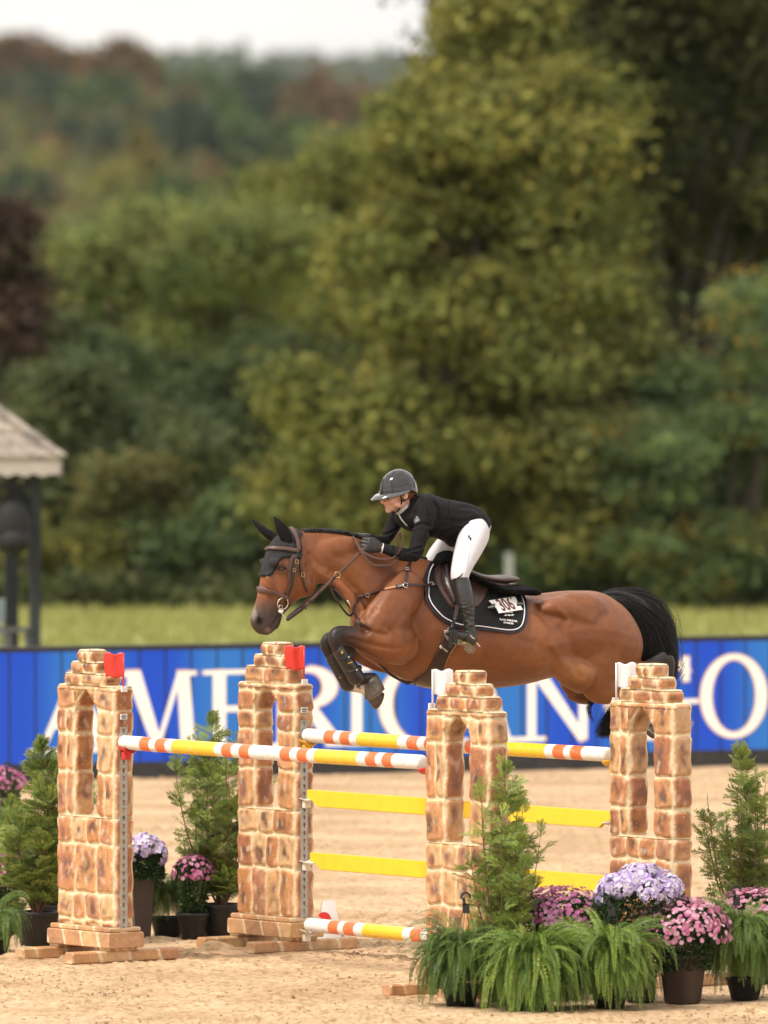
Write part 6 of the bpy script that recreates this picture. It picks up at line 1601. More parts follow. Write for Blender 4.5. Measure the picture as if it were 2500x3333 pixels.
bm = bmesh.new(); freestrap(bm, [(1493, 1970, .40), (1487, 1995, .43), (1480, 2016, SS)], 0.012, 0.006, face=HL); freestrap(bm, [(1486, 1970, .405), (1482, 1995, .435), (1478, 2016, SS)], 0.011, 0.005, face=HL); obj('stirrup_leather', bm, M_leadk, sad, smooth=True)
bm = bmesh.new(); tube(bm, [P(1485, 2008, SS), P(1480, 2020, SS), P(1473, 2032, SS + .01), P(1470, 2050, SS + .025)], [.008, .010, .012, .010], n=8, sub=2)
si = obj('stirrup_iron', bm, mat('black_alloy', (0.02, 0.02, 0.022), 0.25, metal=0.7), sad, smooth=True)
sx1 = (P(1470, 2050, SS) - P(1470, 2110, SS)); 
bm = bmesh.new(); box(bm, P(1466, 2080, SS + .050), 0.018, 0.020, 0.112, HF, HL, (P(1468, 2050, SS) - P(1465, 2110, SS)).normalized(), bev=.004); obj('branch', bm, M_black, si)
bm = bmesh.new(); box(bm, P(1480, 2073, SS + .040), 0.036, 0.014, 0.078, (P(1495, 2078, SS) - P(1470, 2070, SS)).normalized(), HL, Z3, bev=.004); obj('footplate', bm, M_black, si)
# ---- horse boots
M_shell = mat('black_boot_shell', (0.012, 0.012, 0.013), 0.30, var=0.3, vscale=20, spec=0.6)
def hboot(lab, rows, straps_, s, studs):
    root = empty('tendon_boot', P(rows[1][0], rows[1][1], s), lab, 'tendon boot', 'tendon boots on the forelegs')
    bm = bmesh.new(); limb(bm, [(r[0], r[1], s, r[2], r[3]) for r in rows], 4, n=18); obj('shell', bm, M_shell, root, smooth=True)
    for (a, b) in straps_:
        dx, dy = b[0] - a[0], b[1] - a[1]
        bm = bmesh.new(); pts = []; ns = []
        c = P((a[0] + b[0]) / 2, (a[1] + b[1]) / 2, s); u = P(b[0], b[1], s) - P(a[0], a[1], s); r1 = u.length / 2; u.normalize()
        for k in range(25):
            t = 2 * math.pi * k / 24; pts.append(c + u * (r1 * 1.06 * math.cos(t)) + HL * (.052 * math.sin(t))); ns.append((u * math.cos(t) + HL * math.sin(t)).normalized())
        ribbon(bm, pts, ns, .019, .004); obj('strap', bm, M_black, root, smooth=True)
        if studs:
            bm = bmesh.new(); ellipsoid(bm, c + HL * .055, u * .006, Z3 * .006, HL * .003, 10, 6); obj('stud', bm, M_chrome, root, smooth=True)
    return root
hbn = hboot('black hard shell tendon boot on the near foreleg', [(1096, 2106, 10, .030), (1102, 2114, 21, .044), (1118, 2140, 23, .046), (1140, 2172, 25, .048), (1156, 2198, 27, .051), (1166, 2216, 24, .047), (1170, 2226, 14, .03)],
            [((1100, 2145), (1143, 2131)), ((1124, 2190), (1172, 2170))], .19, True)
hboot('black tendon boot on the far foreleg, mostly hidden by the near one', [(1070, 2122, 12, .03), (1078, 2134, 20, .043), (1098, 2170, 21, .044), (1120, 2206, 23, .047), (1134, 2230, 24, .048), (1144, 2241, 14, .03)],
      [((1072, 2160), (1106, 2145)), ((1096, 2200), (1134, 2186))], FO, False)
bm = bmesh.new(); q = P(1114, 2124, .24); vs = [bm.verts.new(q + HF * a + Z3 * b) for a, b in ((0, .016), (.010, .002), (.003, -.010), (-.008, -.002))]; bm.faces.new(vs); obj('mark', bm, M_brass, hbn)
bm = bmesh.new(); box(bm, P(1140, 2157, .242), .034, .002, .006, (P(1149, 2154, .24) - P(1131, 2160, .24)).normalized(), HL, Z3); obj('mark', bm, M_brass, hbn)
# ================================================================== RIDER
M_skin = mat('skin', (0.70, 0.42, 0.31), 0.48, var=0.10, vscale=30, sss=0.15, attr='Col')
M_jacket = mat('black_jacket_cloth', (0.0065, 0.0065, 0.0075), 0.85, spec=0.25, bump=0.5, bscale=14, bdist=0.012)
M_breech = mat('white_breeches', (0.60, 0.60, 0.64), 0.7, bump=0.5, bscale=12, bdist=0.008, var=0.02, vscale=10)
M_boot = mat('black_riding_boot', (0.020, 0.021, 0.020), 0.30, spec=0.6, bump=0.55, bscale=16, bdist=0.012, var=0.2, vscale=10)
M_glove = mat('charcoal_glove', (0.022, 0.023, 0.026), 0.55, bump=0.5, bscale=40, bdist=0.004, var=0.2, vscale=30)
M_helmet = mat('glossy_black_helmet', (0.020, 0.021, 0.024), 0.10, spec=0.5, coat=0.4)
M_visor = mat('glossy_visor', (0.05, 0.052, 0.06), 0.16, spec=0.6, coat=1.0)
M_sole = mat('gritty_sole', (0.20, 0.15, 0.09), 0.95, var=0.8, vscale=90, bump=0.6, bscale=120)
NA = [(1368, 1640, .12, 30, .060), (1384, 1668, .165, 33, .062), (1378, 1707, .18, 30, .056), (1363, 1758, .195, 27, .050), (1350, 1800, .20, 24, .046), (1338, 1815, .20, 21, .043)]
NFA = [(1346, 1806, .20, 22, .044), (1322, 1806, .20, 22, .044), (1292, 1799, .18, 20, .040), (1262, 1789, .15, 17, .034), (1240, 1783, .13, 14, .028)]
FAA = [(1330, 1640, -.08, 28, .055), (1300, 1672, -.15, 30, .055), (1283, 1705, -.18, 26, .050), (1262, 1745, -.19, 21, .043), (1250, 1768, -.18, 18, .038)]
FFA = [(1255, 1764, -.18, 18, .038), (1230, 1762, -.14, 17, .036), (1205, 1752, -.09, 14, .030), (1192, 1748, -.07, 12, .026)]
TORSO = [(1584, 1690, 1484, 1783, .176, .92), (1574, 1674, 1476, 1779, .182, .92), (1548, 1650, 1452, 1764, .165, .85), (1502, 1634, 1418, 1750, .150, .9), (1450, 1624, 1378, 1742, .160, .9), (1410, 1612, 1333, 1728, .178, .85),
         (1378, 1606, 1305, 1706, .165, .8), (1358, 1608, 1296, 1686, .110, .9), (1348, 1615, 1296, 1668, .070, 1.0)]
NTH = [(1540, 1705, .10, 50, .09), (1545, 1735, .13, 49, .095), (1533, 1768, .18, 48, .090), (1519, 1803, .235, 42, .082), (1506, 1838, .285, 35, .070), (1498, 1866, .315, 31, .062), (1496, 1890, .325, 28, .056)]
FTH = [(1525, 1715, -.10, 44, .09), (1485, 1745, -.15, 38, .09), (1452, 1778, -.22, 36, .08), (1420, 1815, -.27, 32, .07), (1408, 1850, -.30, 28, .06), (1410, 1890, -.32, 26, .055)]
NLEG = [(1497, 1880, .325, 27, .052), (1508, 1925, .352, 30, .056), (1518, 1968, .372, 27, .050), (1525, 2005, .382, 20, .040), (1528, 2040, .388, 17, .036), (1531, 2062, .39, 18, .036)]
FLEG = [(1410, 1885, -.32, 25, .052), (1420, 1925, -.352, 28, .056), (1430, 1968, -.372, 25, .050), (1436, 2005, -.382, 18, .040), (1440, 2062, -.39, 16, .036)]
NFT = [(1541, 2088, .385, 21, .034), (1525, 2078, .395, 20, .037), (1502, 2070, .405, 16, .040), (1480, 2065, .415, 14, .043), (1460, 2060, .422, 13, .042), (1448, 2057, .425, 9, .030)]
FFT = [(x - 88, y, -s, a, b) for x, y, s, a, b in NFT]
def sc(rows, k, kl=None): return [(r[0], r[1], r[2], r[3] * k, r[4] * (kl or k)) for r in rows]
# head frame
HC = P(1291, 1603, .0)
hf = (Vector((-0.90, -0.42, -0.16))).normalized(); hl = Z3.cross(hf).normalized(); hu = hf.cross(hl).normalized()      # forward, left (away), up
def hp_(f, l, u): return HC + hf * f + hl * l + hu * u
body = bmesh.new()
trunk_loft(body, [(a[0] + (a[2] - a[0]) * .1, a[1] + (a[3] - a[1]) * .1, a[2] - (a[2] - a[0]) * .1, a[3] - (a[3] - a[1]) * .1, a[4] * .82, a[5]) for a in TORSO], 3, 22)
for rws in (NA, NFA, FAA, FFA, NTH, FTH, NLEG, FLEG, NFT, FFT): limb(body, sc(rws, .78), 3, n=14)
tube(body, [P(1345, 1642, 0), P(1325, 1642, .0), hp_(-.012, 0, -.055), hp_(0, 0, 0)], [.065, .056, .054, .05], n=16, sub=3)
# skull, face, jaw
ellipsoid(body, hp_(-.010, 0, .018), hf * .098, hl * .077, hu * .098, 22, 14)
ellipsoid(body, hp_(.030, 0, -.040), hf * .056, hl * .060, hu * .062, 20, 12)
ellipsoid(body, hp_(.044, 0, -.076), hf * .038, hl * .042, hu * .032, 18, 10)
ellipsoid(body, hp_(.068, 0, -.098), hf * .020, hl * .022, hu * .017, 14, 8)
for sg in (1, -1):
    ellipsoid(body, hp_(.052, .037 * sg, -.040), hf * .030, hl * .024, hu * .026, 12, 8)
    ellipsoid(body, hp_(.010, .054 * sg, -.070), hf * .040, hl * .016, hu * .022, 12, 8)
    ellipsoid(body, hp_(.076, .024 * sg, -.004), hf * .016, hl * .022, hu * .009, 10, 6)
    ellipsoid(body, hp_(-.020, .079 * sg, -.024), hf * .018, hl * .008, hu * .029, 12, 8)
    ellipsoid(body, hp_(.089, .011 * sg, -.046), hf * .010, hl * .008, hu * .007, 8, 6)
tube(body, [hp_(.086, 0, .002), hp_(.094, 0, -.018), hp_(.105, 0, -.040), hp_(.088, 0, -.049)], [.008, .0095, .011, .008], n=10, sub=3)
tube(body, [hp_(.064, -.030, -.066), hp_(.082, -.015, -.063), hp_(.088, 0, -.062), hp_(.082, .015, -.063), hp_(.064, .030, -.066)], [.003, .006, .0065, .006, .003], n=8, sub=3)
tube(body, [hp_(.062, -.028, -.074), hp_(.078, -.014, -.082), hp_(.083, 0, -.084), hp_(.078, .014, -.082), hp_(.062, .028, -.074)], [.003, .0065, .0075, .0065, .003], n=8, sub=3)
# hands: palm and five separate fingers, closed on the rein
def hand(bm, w, d, n_, side, k=1.0, curl=1.0, lens=(.040, .026, .020)):
    """w wrist, d towards the knuckles, n_ back of the hand, side towards the thumb"""
    d = d.normalized(); side = (side - d * side.dot(d)).normalized(); n_ = (n_ - d * n_.dot(d) - side * n_.dot(side)).normalized()
    rings = []
    for t, wd, th in ((-.018, .026, .020), (0, .027, .019), (.025, .034, .018), (.055, .041, .017), (.082, .042, .015), (.090, .036, .010)):
        rings.append([w + d * t + side * (wd * k * math.cos(a)) + n_ * (th * k * math.sin(a)) for a in [2 * math.pi * i / 16 for i in range(16)]])
    loft(bm, rings)
    for i, (o, l) in enumerate(((.031, .95), (.011, 1.05), (-.010, 1.0), (-.030, .82))):
        a = w + d * (.080 - abs(o) * .12) + side * o; c1, c2, c3 = 38 * curl, 115 * curl, 190 * curl
        p = [a - d * .012, a]
        for ang, L in ((c1, lens[0]), (c2, lens[1]), (c3, lens[2])):
            v = d * math.cos(R(ang)) - n_ * math.sin(R(ang)) + side * (o * .6); p.append(p[-1] + v.normalized() * L * l)
        tube(bm, p, [.0095 * k, .0105 * k, .0095 * k, .0088 * k, .0075 * k], n=10, sub=2)
    a = w + d * .022 + side * .026 - n_ * .006
    tube(bm, [a - d * .01, a + d * .022 + side * .014 - n_ * .008, a + d * .048 + side * .013 - n_ * .016, a + d * .066 + side * .003 - n_ * .020], [.012 * k, .0125 * k, .0105 * k, .0085 * k], n=10, sub=2)
NW, ND = P(1238, 1783, .13), (P(1192, 1772, .12) - P(1238, 1783, .13)); NN = (HL + Z3 * .35).normalized(); NS = Z3 - HF * .1
FW_, FD = P(1192, 1747, -.07), (P(1140, 1742, -.045) - P(1192, 1747, -.07)); FN = (Z3 + HL * .25).normalized(); FS = HL
hand(body, NW, ND, NN, NS, .86); hand(body, FW_, FD, FN, FS, .86, .7)
person = fuse('person', body, 0.0042, 3)
person.name = 'person'; tag(person, 'rider in black jacket, white breeches and black helmet crouched forward over the bay horse', 'person')
def skc(co, no):
    v = co - HC; f, l, u = v.dot(hf), v.dot(hl), v.dot(hu); c = (0.70, 0.40, 0.29)
    c = lerp3(c, (0.66, 0.27, 0.20), .5 * math.exp(-((abs(l) - .04) / .02) ** 2 - ((u + .042) / .022) ** 2))
    if f > .055: c = lerp3(c, (0.58, 0.20, 0.17), .7 * math.exp(-((u + .062) / .0055) ** 2 - (l / .028) ** 4) + .8 * math.exp(-((u + .083) / .006) ** 2 - (l / .026) ** 4))
    if f > .05: c = lerp3(c, (0.16, 0.03, 0.03), .9 * math.exp(-((u + .0725) / .0035) ** 2 - (l / .026) ** 4))
    c = lerp3(c, (0.60, 0.22, 0.14), .6 * math.exp(-((u + .04) / .01) ** 2 - (l / .014) ** 2) * (f > .08))
    return tuple(max(.01, q * (1 + .07 * noise.noise(co * 120))) for q in c)
paint(person, skc); person.data.materials.append(M_skin)
bm = bmesh.new(); pts = [hp_(.0835 - abs(l) * abs(l) * 16, l, -.0705 - abs(l) * abs(l) * -4) for l in (-.024, -.016, -.008, 0, .008, .016, .024)]
ribbon(bm, pts, [hf] * 7, .0075, .004); obj('teeth', bm, mat('tooth_white', (0.78, 0.74, 0.68), 0.3), person, smooth=True)
for sg in (1, -1):
    bm = bmesh.new(); ellipsoid(bm, hp_(.080, .030 * sg, -.018), hf * .006, hl * .021 + hf * (-.008 * sg) * 0, hu * .014, 14, 8); obj('sunglass_lens', bm, M_eye, person, smooth=True)
bm = bmesh.new(); tube(bm, [hp_(-.01, .080, -.010), hp_(.05, .068, -.012), hp_(.082, .03, -.008), hp_(.090, 0, -.008), hp_(.082, -.03, -.008), hp_(.05, -.068, -.012), hp_(-.01, -.080, -.010)], .003, n=6, sub=3); obj('sunglass_frame', bm, M_black, person, smooth=True)
# hair: auburn at the ear and nape
hb_ = bmesh.new(); rr = random.Random(6)
for k in range(420):
    sg = rr.choice((1, -1, -1)); a = rr.uniform(-.075, .004); u0_ = rr.uniform(-.01, .02); ln = rr.uniform(.02, .045)
    p0 = hp_(a, sg * .078 * math.sqrt(max(.05, 1 - (a / .1) ** 2)), u0_); p1 = p0 - hu * ln - hf * rr.uniform(.005, .022) + hl * sg * rr.uniform(-.004, .004)
    tube(hb_, [p0, p0.lerp(p1, .5) + hl * sg * .004, p1], [.0016, .0016, .0008], n=4)
obj('hair', hb_, mat('auburn_hair', (0.30, 0.085, 0.018), 0.45, var=.4, vscale=60), person, smooth=True)
# helmet
helm = bmesh.new(); rings = []
def hr(z):  # half length front/back, half width at height z above the rim
    t = z / .135; q = math.sqrt(max(0, 1 - t ** 2.35)); return .118 * q, .096 * q
zs = [0, .01, .025, .04, .055, .07, .085, .098, .110, .120, .128, .133, .1347]
HO_ = hp_(-.014, 0, .004)
for z in zs:
    a, b = hr(z); rings.append([HO_ + hf * (a * math.cos(t) - .010 * (z / .135)) + hl * (b * math.sin(t)) + hu * (z - (.028 if math.cos(t) < -.3 else 0) * (1 - z / .135) * min(1, (-math.cos(t) - .3) * 2)) for t in [2 * math.pi * k / 44 for k in range(44)]])
loft(helm, rings, caps=False); f = helm.faces.new([v for v in helm.verts[-44:]]) if False else None
helm.verts.ensure_lookup_table(); c = helm.verts.new(HO_ + hu * .135 - hf * .010)
tp = helm.verts[-45:-1]
for i in range(44): helm.faces.new((tp[i], tp[(i + 1) % 44], c))
hm = obj('helmet', helm, M_helmet, person, smooth=True); mm = hm.modifiers.new('s', 'SOLIDIFY'); mm.thickness = .008; mm.offset = -1; ms_ = hm.modifiers.new('d', 'SUBSURF'); ms_.levels = 1; ms_.render_levels = 1
bm = bmesh.new(); rings = []
for k in range(25):
    t = -R(104) + R(208) * k / 24; e = math.cos(t / R(104) * math.pi / 2) ** 0.65; a, b = .121, .099
    i_ = HO_ + hf * (a * math.cos(t)) + hl * (b * math.sin(t)) + hu * .006; o_ = HO_ + hf * ((a + .062 * e) * math.cos(t)) + hl * ((b + .034 * e) * math.sin(t)) - hu * (.022 * e)
    m_ = i_.lerp(o_, .5) + hu * .005 * e
    rings.append([i_ + hu * .003, m_ + hu * .003, o_ + hu * .001, o_ - hu * .003, m_ - hu * .003, i_ - hu * .003])
loft(bm, rings); obj('brim', bm, M_visor, hm, smooth=True)
def hs(t, z, off=.001):
    a, b = hr(z); return HO_ + hf * ((a + off) * math.cos(t) - .010 * (z / .135)) + hl * ((b + off) * math.sin(t)) + hu * z
for t0, t1 in ((R(-52), R(-40)), (R(52), R(40)), (R(-128), R(-150)), (R(128), R(150))):
    bm = bmesh.new(); tube(bm, [hs(t0 + (t1 - t0) * k / 12, .012 + .118 * k / 12, .0012) for k in range(13)], .0016, n=5); obj('seam', bm, M_black, hm, smooth=True)
bm = bmesh.new(); tube(bm, [hs(2 * math.pi * k / 40, .040, .0006) for k in range(41)], .0012, n=5); obj('band_edge', bm, M_black, hm, smooth=True)
bm = bmesh.new()
for j in range(8):
    z = .014 + j * .0092; w_ = .17 * (1 - (j / 8.5) ** 2.2); tube(bm, [hs(R(-4) + w_ * k / 3, z, .0015) for k in (-3, -1, 1, 3)], .0026, n=6)
obj('vent', bm, M_black, hm, smooth=True)
bm = bmesh.new(); tube(bm, [hs(R(-4) + .26 * (1 - t * t) ** .5 * s_, .008 + .084 * t, .0012) for s_, t in [(1, q / 8) for q in range(9)] + [(-1, q / 8) for q in range(7, -1, -1)]], .0014, n=5); obj('vent_frame', bm, M_black, hm, smooth=True)
bm = bmesh.new(); box(bm, hs(R(-6), .018, .005), .003, .011, .008, hf, hl, hu); obj('badge', bm, M_chrome, hm)
bm = bmesh.new()
for sg in (-1, 1):
    tube(bm, [hp_(.022, sg * .080, .008), hp_(.012, sg * .080, -.030), hp_(.012, sg * .068, -.068), hp_(.024, sg * .045, -.105)], .0045, n=6, sub=3)
    tube(bm, [hp_(-.060, sg * .070, -.010), hp_(-.025, sg * .082, -.040), hp_(.010, sg * .078, -.050)], .005, n=6, sub=3)
tube(bm, [hp_(.024, -.045, -.105), hp_(.044, 0, -.120), hp_(.024, .045, -.105)], .0045, n=6, sub=3)
obj('chin_strap', bm, M_blackcloth, hm, smooth=True)
# jacket
jk = bmesh.new(); trunk_loft(jk, TORSO, 4, 28)
for rws in (NA, NFA[:-1] + [(1246, 1784, .134, 16, .032)], FAA, FFA[:-1] + [(1197, 1749, -.075, 14, .029)]): limb(jk, rws, 4, n=18)
blob(jk, 1392, 1648, .12, 34, 36, .065)
limb(jk, [(1350, 1618, 0, 22, .075), (1336, 1632, 0, 24, .072), (1326, 1648, 0, 24, .068)], 3)          # collar
jacket = fuse('jacket', jk, 0.0065, 4, M_jacket, person)
jm = jacket.data; cj = np.zeros(len(jm.vertices) * 3, dtype=np.float32); jm.vertices.foreach_get('co', cj); cj = cj.reshape(-1, 3).astype(float)
nj = np.array([v.normal[:] for v in jm.vertices]); jx, jy = proj_np(cj)
FOLD = [([(1340, 1800), (1358, 1806), (1372, 1796)], 4, -.006), ([(1326, 1796), (1345, 1790), (1368, 1782)], 4, -.005), ([(1305, 1785), (1300, 1815)], 4, -.004), ([(1285, 1782), (1278, 1812)], 4, -.004), ([(1345, 1715), (1375, 1705), (1400, 1712)], 5, -.005),
        ([(1395, 1735), (1430, 1712), (1470, 1700)], 7, -.006), ([(1430, 1735), (1475, 1722), (1520, 1712)], 6, -.006), ([(1455, 1690), (1500, 1700), (1550, 1690)], 7, -.005), ([(1375, 1625), (1395, 1650), (1400, 1680)], 5, -.006),
        ([(1400, 1620), (1425, 1655), (1425, 1690)], 6, -.005), ([(1465, 1765), (1480, 1740), (1505, 1725)], 6, -.006), ([(1462, 1634), (1464, 1670), (1440, 1700)], 3, -.004), ([(1500, 1650), (1545, 1655), (1562, 1668)], 6, -.004), ([(1240, 1740), (1262, 1738), (1280, 1728)], 4, -.005)]
for pl, wd, dep in FOLD:
    dm = np.full(len(cj), 1e9)
    for (ax_, ay_), (bx_, by_) in zip(pl[:-1], pl[1:]):
        dx, dy = bx_ - ax_, by_ - ay_; t = np.clip(((jx - ax_) * dx + (jy - ay_) * dy) / (dx * dx + dy * dy), 0, 1); dm = np.minimum(dm, np.hypot(jx - ax_ - t * dx, jy - ay_ - t * dy))
    q = np.exp(-(dm / wd) ** 2) - 0.6 * np.exp(-((dm - wd * 1.8) / wd) ** 2); cj += nj * (q * dep * 1.4)[:, None]
jm.vertices.foreach_set('co', cj.astype(np.float32).ravel()); jm.update()
JB = BVHTree.FromPolygons([Vector(c) for c in cj], [p.vertices[:] for p in jm.polygons])
leaf = [(1353, 1703), (1347, 1696), (1349, 1688), (1354, 1690), (1353, 1683), (1358, 1679), (1362, 1683), (1362, 1688), (1366, 1690), (1365, 1696), (1359, 1698)]
obj('sleeve_patch', drape(leaf, .0016, 2.5, bvh=JB, under=.0), mat('grey_patch', (0.16, 0.16, 0.17), 0.6), jacket)
# shirt collar and placket
bm = bmesh.new(); tube(bm, [hp_(.000, -.0, -.085), P(1318, 1652, .0), P(1322, 1660, .01)], [.050, .056, .058], n=18, rad2=[.055, .060, .062], lat=HL, sub=2); obj('shirt_collar', bm, M_breech, person, smooth=True)
bm = bmesh.new(); strap(bm, [(1300, 1676), (1308, 1690), (1318, 1702), (1326, 1710)], .011, .003, .004, bvh=JB); obj('shirt_front', bm, M_breech, person, smooth=True)
# breeches
br_ = bmesh.new(); trunk_loft(br_, [(1590, 1712, 1500, 1775, .12, .8), (1586, 1696, 1488, 1772, .150, .85), (1568, 1680, 1474, 1762, .145, .85), (1545, 1668, 1462, 1750, .140, .85)], 4, 26)
for rws in (NTH, FTH): limb(br_, [(rws[0][0] - 2, rws[0][1] + 8, rws[0][2], rws[0][3] - 8, rws[0][4] - .005)] + rws[1:], 4, n=20)
blob(br_, 1556, 1722, .09, 36, 36, .080); blob(br_, 1556, 1722, -.09, 36, 36, .080)
brc = fuse('breeches', br_, 0.007, 4, M_breech, person)
BB = BVHTree.FromPolygons([v.co for v in brc.data.vertices], [p.vertices[:] for p in brc.data.polygons])
bm = bmesh.new()
for q in ([(1524, 1744), (1529, 1743), (1529, 1752), (1524, 1753)], [(1529, 1751), (1534, 1750), (1534, 1759), (1529, 1760)]):
    vs = []
    for x, y in q: p, n_ = hit(x, y, BB); vs.append(bm.verts.new(p + n_ * .004))
    bm.faces.new(vs)
obj('logo_print', bm, M_black, brc, recalc=False)
bm = bmesh.new(); strap(bm, [(1534, 1770), (1526, 1800), (1520, 1840), (1514, 1868)], .003, .0012, .003, bvh=BB); obj('side_seam', bm, mat('seam_grey', (.60, .58, .60), .8), brc, smooth=True)
# boots
def boot(lab, leg, ft, sg):
    b3 = bmesh.new(); limb(b3, leg, 4, n=18)
    if sg > 0: limb(b3, [(1500, 1876, .325, 25, .050), (1508, 1868, .322, 14, .044), (1514, 1860, .318, 6, .03)], 3)
    limb(b3, ft, 4, n=16)
    dx = 0 if sg > 0 else -88
    limb(b3, [(1531 + dx, 2050, .388 * sg, 18, .036), (1535 + dx, 2072, .388 * sg, 20, .037), (1541 + dx, 2092, .388 * sg, 16, .033)], 3)
    o = fuse('riding_boot', b3, 0.0055, 3, None, person); bm_ = o.data; n = len(bm_.vertices)
    if sg > 0:
        for v in bm_.vertices:
            x, y = proj(v.co)
            if y > 1935 and y < 2052: v.co += v.normal * (0.0038 * math.sin((y + 0.45 * (x - 1520)) * (0.34 + .04 * math.sin(y * .05)) + 2 * noise.noise(v.co * 9)) * sst(1935, 1990, y))
    bm_.materials.append(M_boot)
    b3 = bmesh.new(); up = Vector((0, 0, 1)); lat = HL * sg
    # sole: a slab under the foot, turned outwards
    def sp(x, y, s): return P(x + dx, y, s * sg)
    bot = [(1445, 2060, .44), (1452, 2078, .455), (1466, 2090, .46), (1484, 2096, .455), (1500, 2099, .445), (1512, 2104, .435)]; topl = [(1450, 2048, .40), (1470, 2062, .42), (1490, 2072, .425), (1505, 2080, .42), (1518, 2088, .41), (1524, 2094, .41)]
    if sg > 0:
        bt = catmull(bot, 4); tp_ = catmull(topl, 4); r_ = []
        for a, b in zip(bt, tp_):
            A, B = sp(*a), sp(*b); nrm = (HL * .8 - Z3 * .5).normalized() * .004; r_.append([A + nrm, B + nrm, B - nrm, A - nrm])
        loft(b3, r_); obj('sole', b3, M_sole, o, smooth=False)
        b3 = bmesh.new(); q = [(1512, 2104, .435), (1522, 2092, .425), (1538, 2102, .41), (1547, 2114, .405), (1543, 2123, .41), (1530, 2127, .42), (1518, 2121, .43), (1510, 2112, .435)]
        nrm = (HL * .8 - Z3 * .5).normalized() * .005; A = [sp(*p_) for p_ in q]; a1 = [b3.verts.new(p_ + nrm) for p_ in A]; a2 = [b3.verts.new(p_ - nrm * 3 + Z3 * .012) for p_ in A]; b3.faces.new(a1); b3.faces.new(a2[::-1])
        for i in range(8): b3.faces.new((a1[i], a1[(i + 1) % 8], a2[(i + 1) % 8], a2[i]))
        obj('heel', b3, M_sole, o)
        b3 = bmesh.new(); ellipsoid(b3, sp(1511, 2093, .452), HF * .011, Z3 * .005, HL * .003, 12, 6); obj('sole_mark', b3, mat('yellow_rubber', (0.80, 0.42, 0.02), 0.5), o)
        b3 = bmesh.new(); tube(b3, [sp(1527, 2065, .425), sp(1536, 2074, .43), sp(1547, 2082, .415), sp(1553, 2094, .395), sp(1562, 2104, .39)], [.004, .0045, .005, .0045, .0055], n=8, sub=3)
        ob = obj('spur', b3, M_chrome, o, smooth=True)
        b3 = bmesh.new(); strap(b3, [(1527, 2066), (1518, 2076), (1508, 2084)], .009, .004, .004, bvh=BVHTree.FromPolygons([v.co for v in bm_.vertices], [p_.vertices[:] for p_ in bm_.polygons])); obj('spur_strap', b3, M_black, o, smooth=True)
        b3 = bmesh.new(); tube(b3, [P(1470, 1890, .345), P(1486, 1884, .372), P(1502, 1872, .375), P(1512, 1859, .365), P(1524, 1866, .35)], .0035, n=6, sub=3); obj('top_trim', b3, M_blackcloth, o, smooth=True)
boot('near', NLEG, NFT, 1); boot('far', FLEG, FFT, -1)
# gloves
g = bmesh.new(); hand(g, NW, ND, NN, NS, 1.10); o1 = fuse('glove', g, 0.0036, 2, M_glove, person)
g = bmesh.new(); hand(g, FW_, FD, FN, FS, 1.10, .7); o2 = fuse('glove', g, 0.0036, 2, M_glove, person)
bm = bmesh.new(); c = P(1241, 1784, .132); d_ = (P(1246, 1785, .134) - P(1238, 1783, .13)).normalized(); ring3(bm, P(1243, 1785, .133), d_, .0285, .003, 24, 6); obj('shirt_cuff', bm, M_piping, person, smooth=True)
bm = bmesh.new(); ellipsoid(bm, P(1147, 1741, -.035), HF * .013, HL * .010, Z3 * .008, 12, 8); 
bm.free()
# ================================================================== PLANTS AND POTS
class Q:
    """collects coloured quads"""
    def __init__(s): s.V = []; s.C = []
    def add(s, a, b, c, d, col): s.V.append((a, b, c, d)); s.C.append(col)
    def build(s, name, m, parent): return link(name, quads_mesh(name, np.array([[tuple(p) for p in q] for q in s.V]), np.array(s.C)), m, parent)
def rv(rr, s=1.0): return Vector((rr.gauss(0, s), rr.gauss(0, s), rr.gauss(0, s)))
def vcol(rr, c, v=.2):
    k = 1 + rr.uniform(-v, v); return (c[0] * k, c[1] * k, c[2] * k * rr.uniform(.85, 1.15))
M_leafg = mat('plant_leaf', (0.1, 0.2, 0.05), 0.5, attr='Col', trans=0.30, spec=0.35)
M_petal = mat('petal', (0.6, 0.3, 0.5), 0.65, attr='Col', trans=0.30, spec=0.2)
M_stem = mat('woody_stem', (0.14, 0.075, 0.035), 0.8, var=.3, vscale=20)
M_gstem = mat('green_stem', (0.12, 0.17, 0.05), 0.7, var=.3, vscale=20)
M_potb = mat('black_nursery_pot', (0.012, 0.012, 0.013), 0.45, var=.4, vscale=6, spec=.4)
M_potbr = mat('brown_plastic_pot', (0.055, 0.036, 0.030), 0.5, var=.15, vscale=5)
M_soil = mat('potting_soil', (0.03, 0.02, 0.014), 0.95, var=.4, vscale=40, bump=.6, bscale=80)
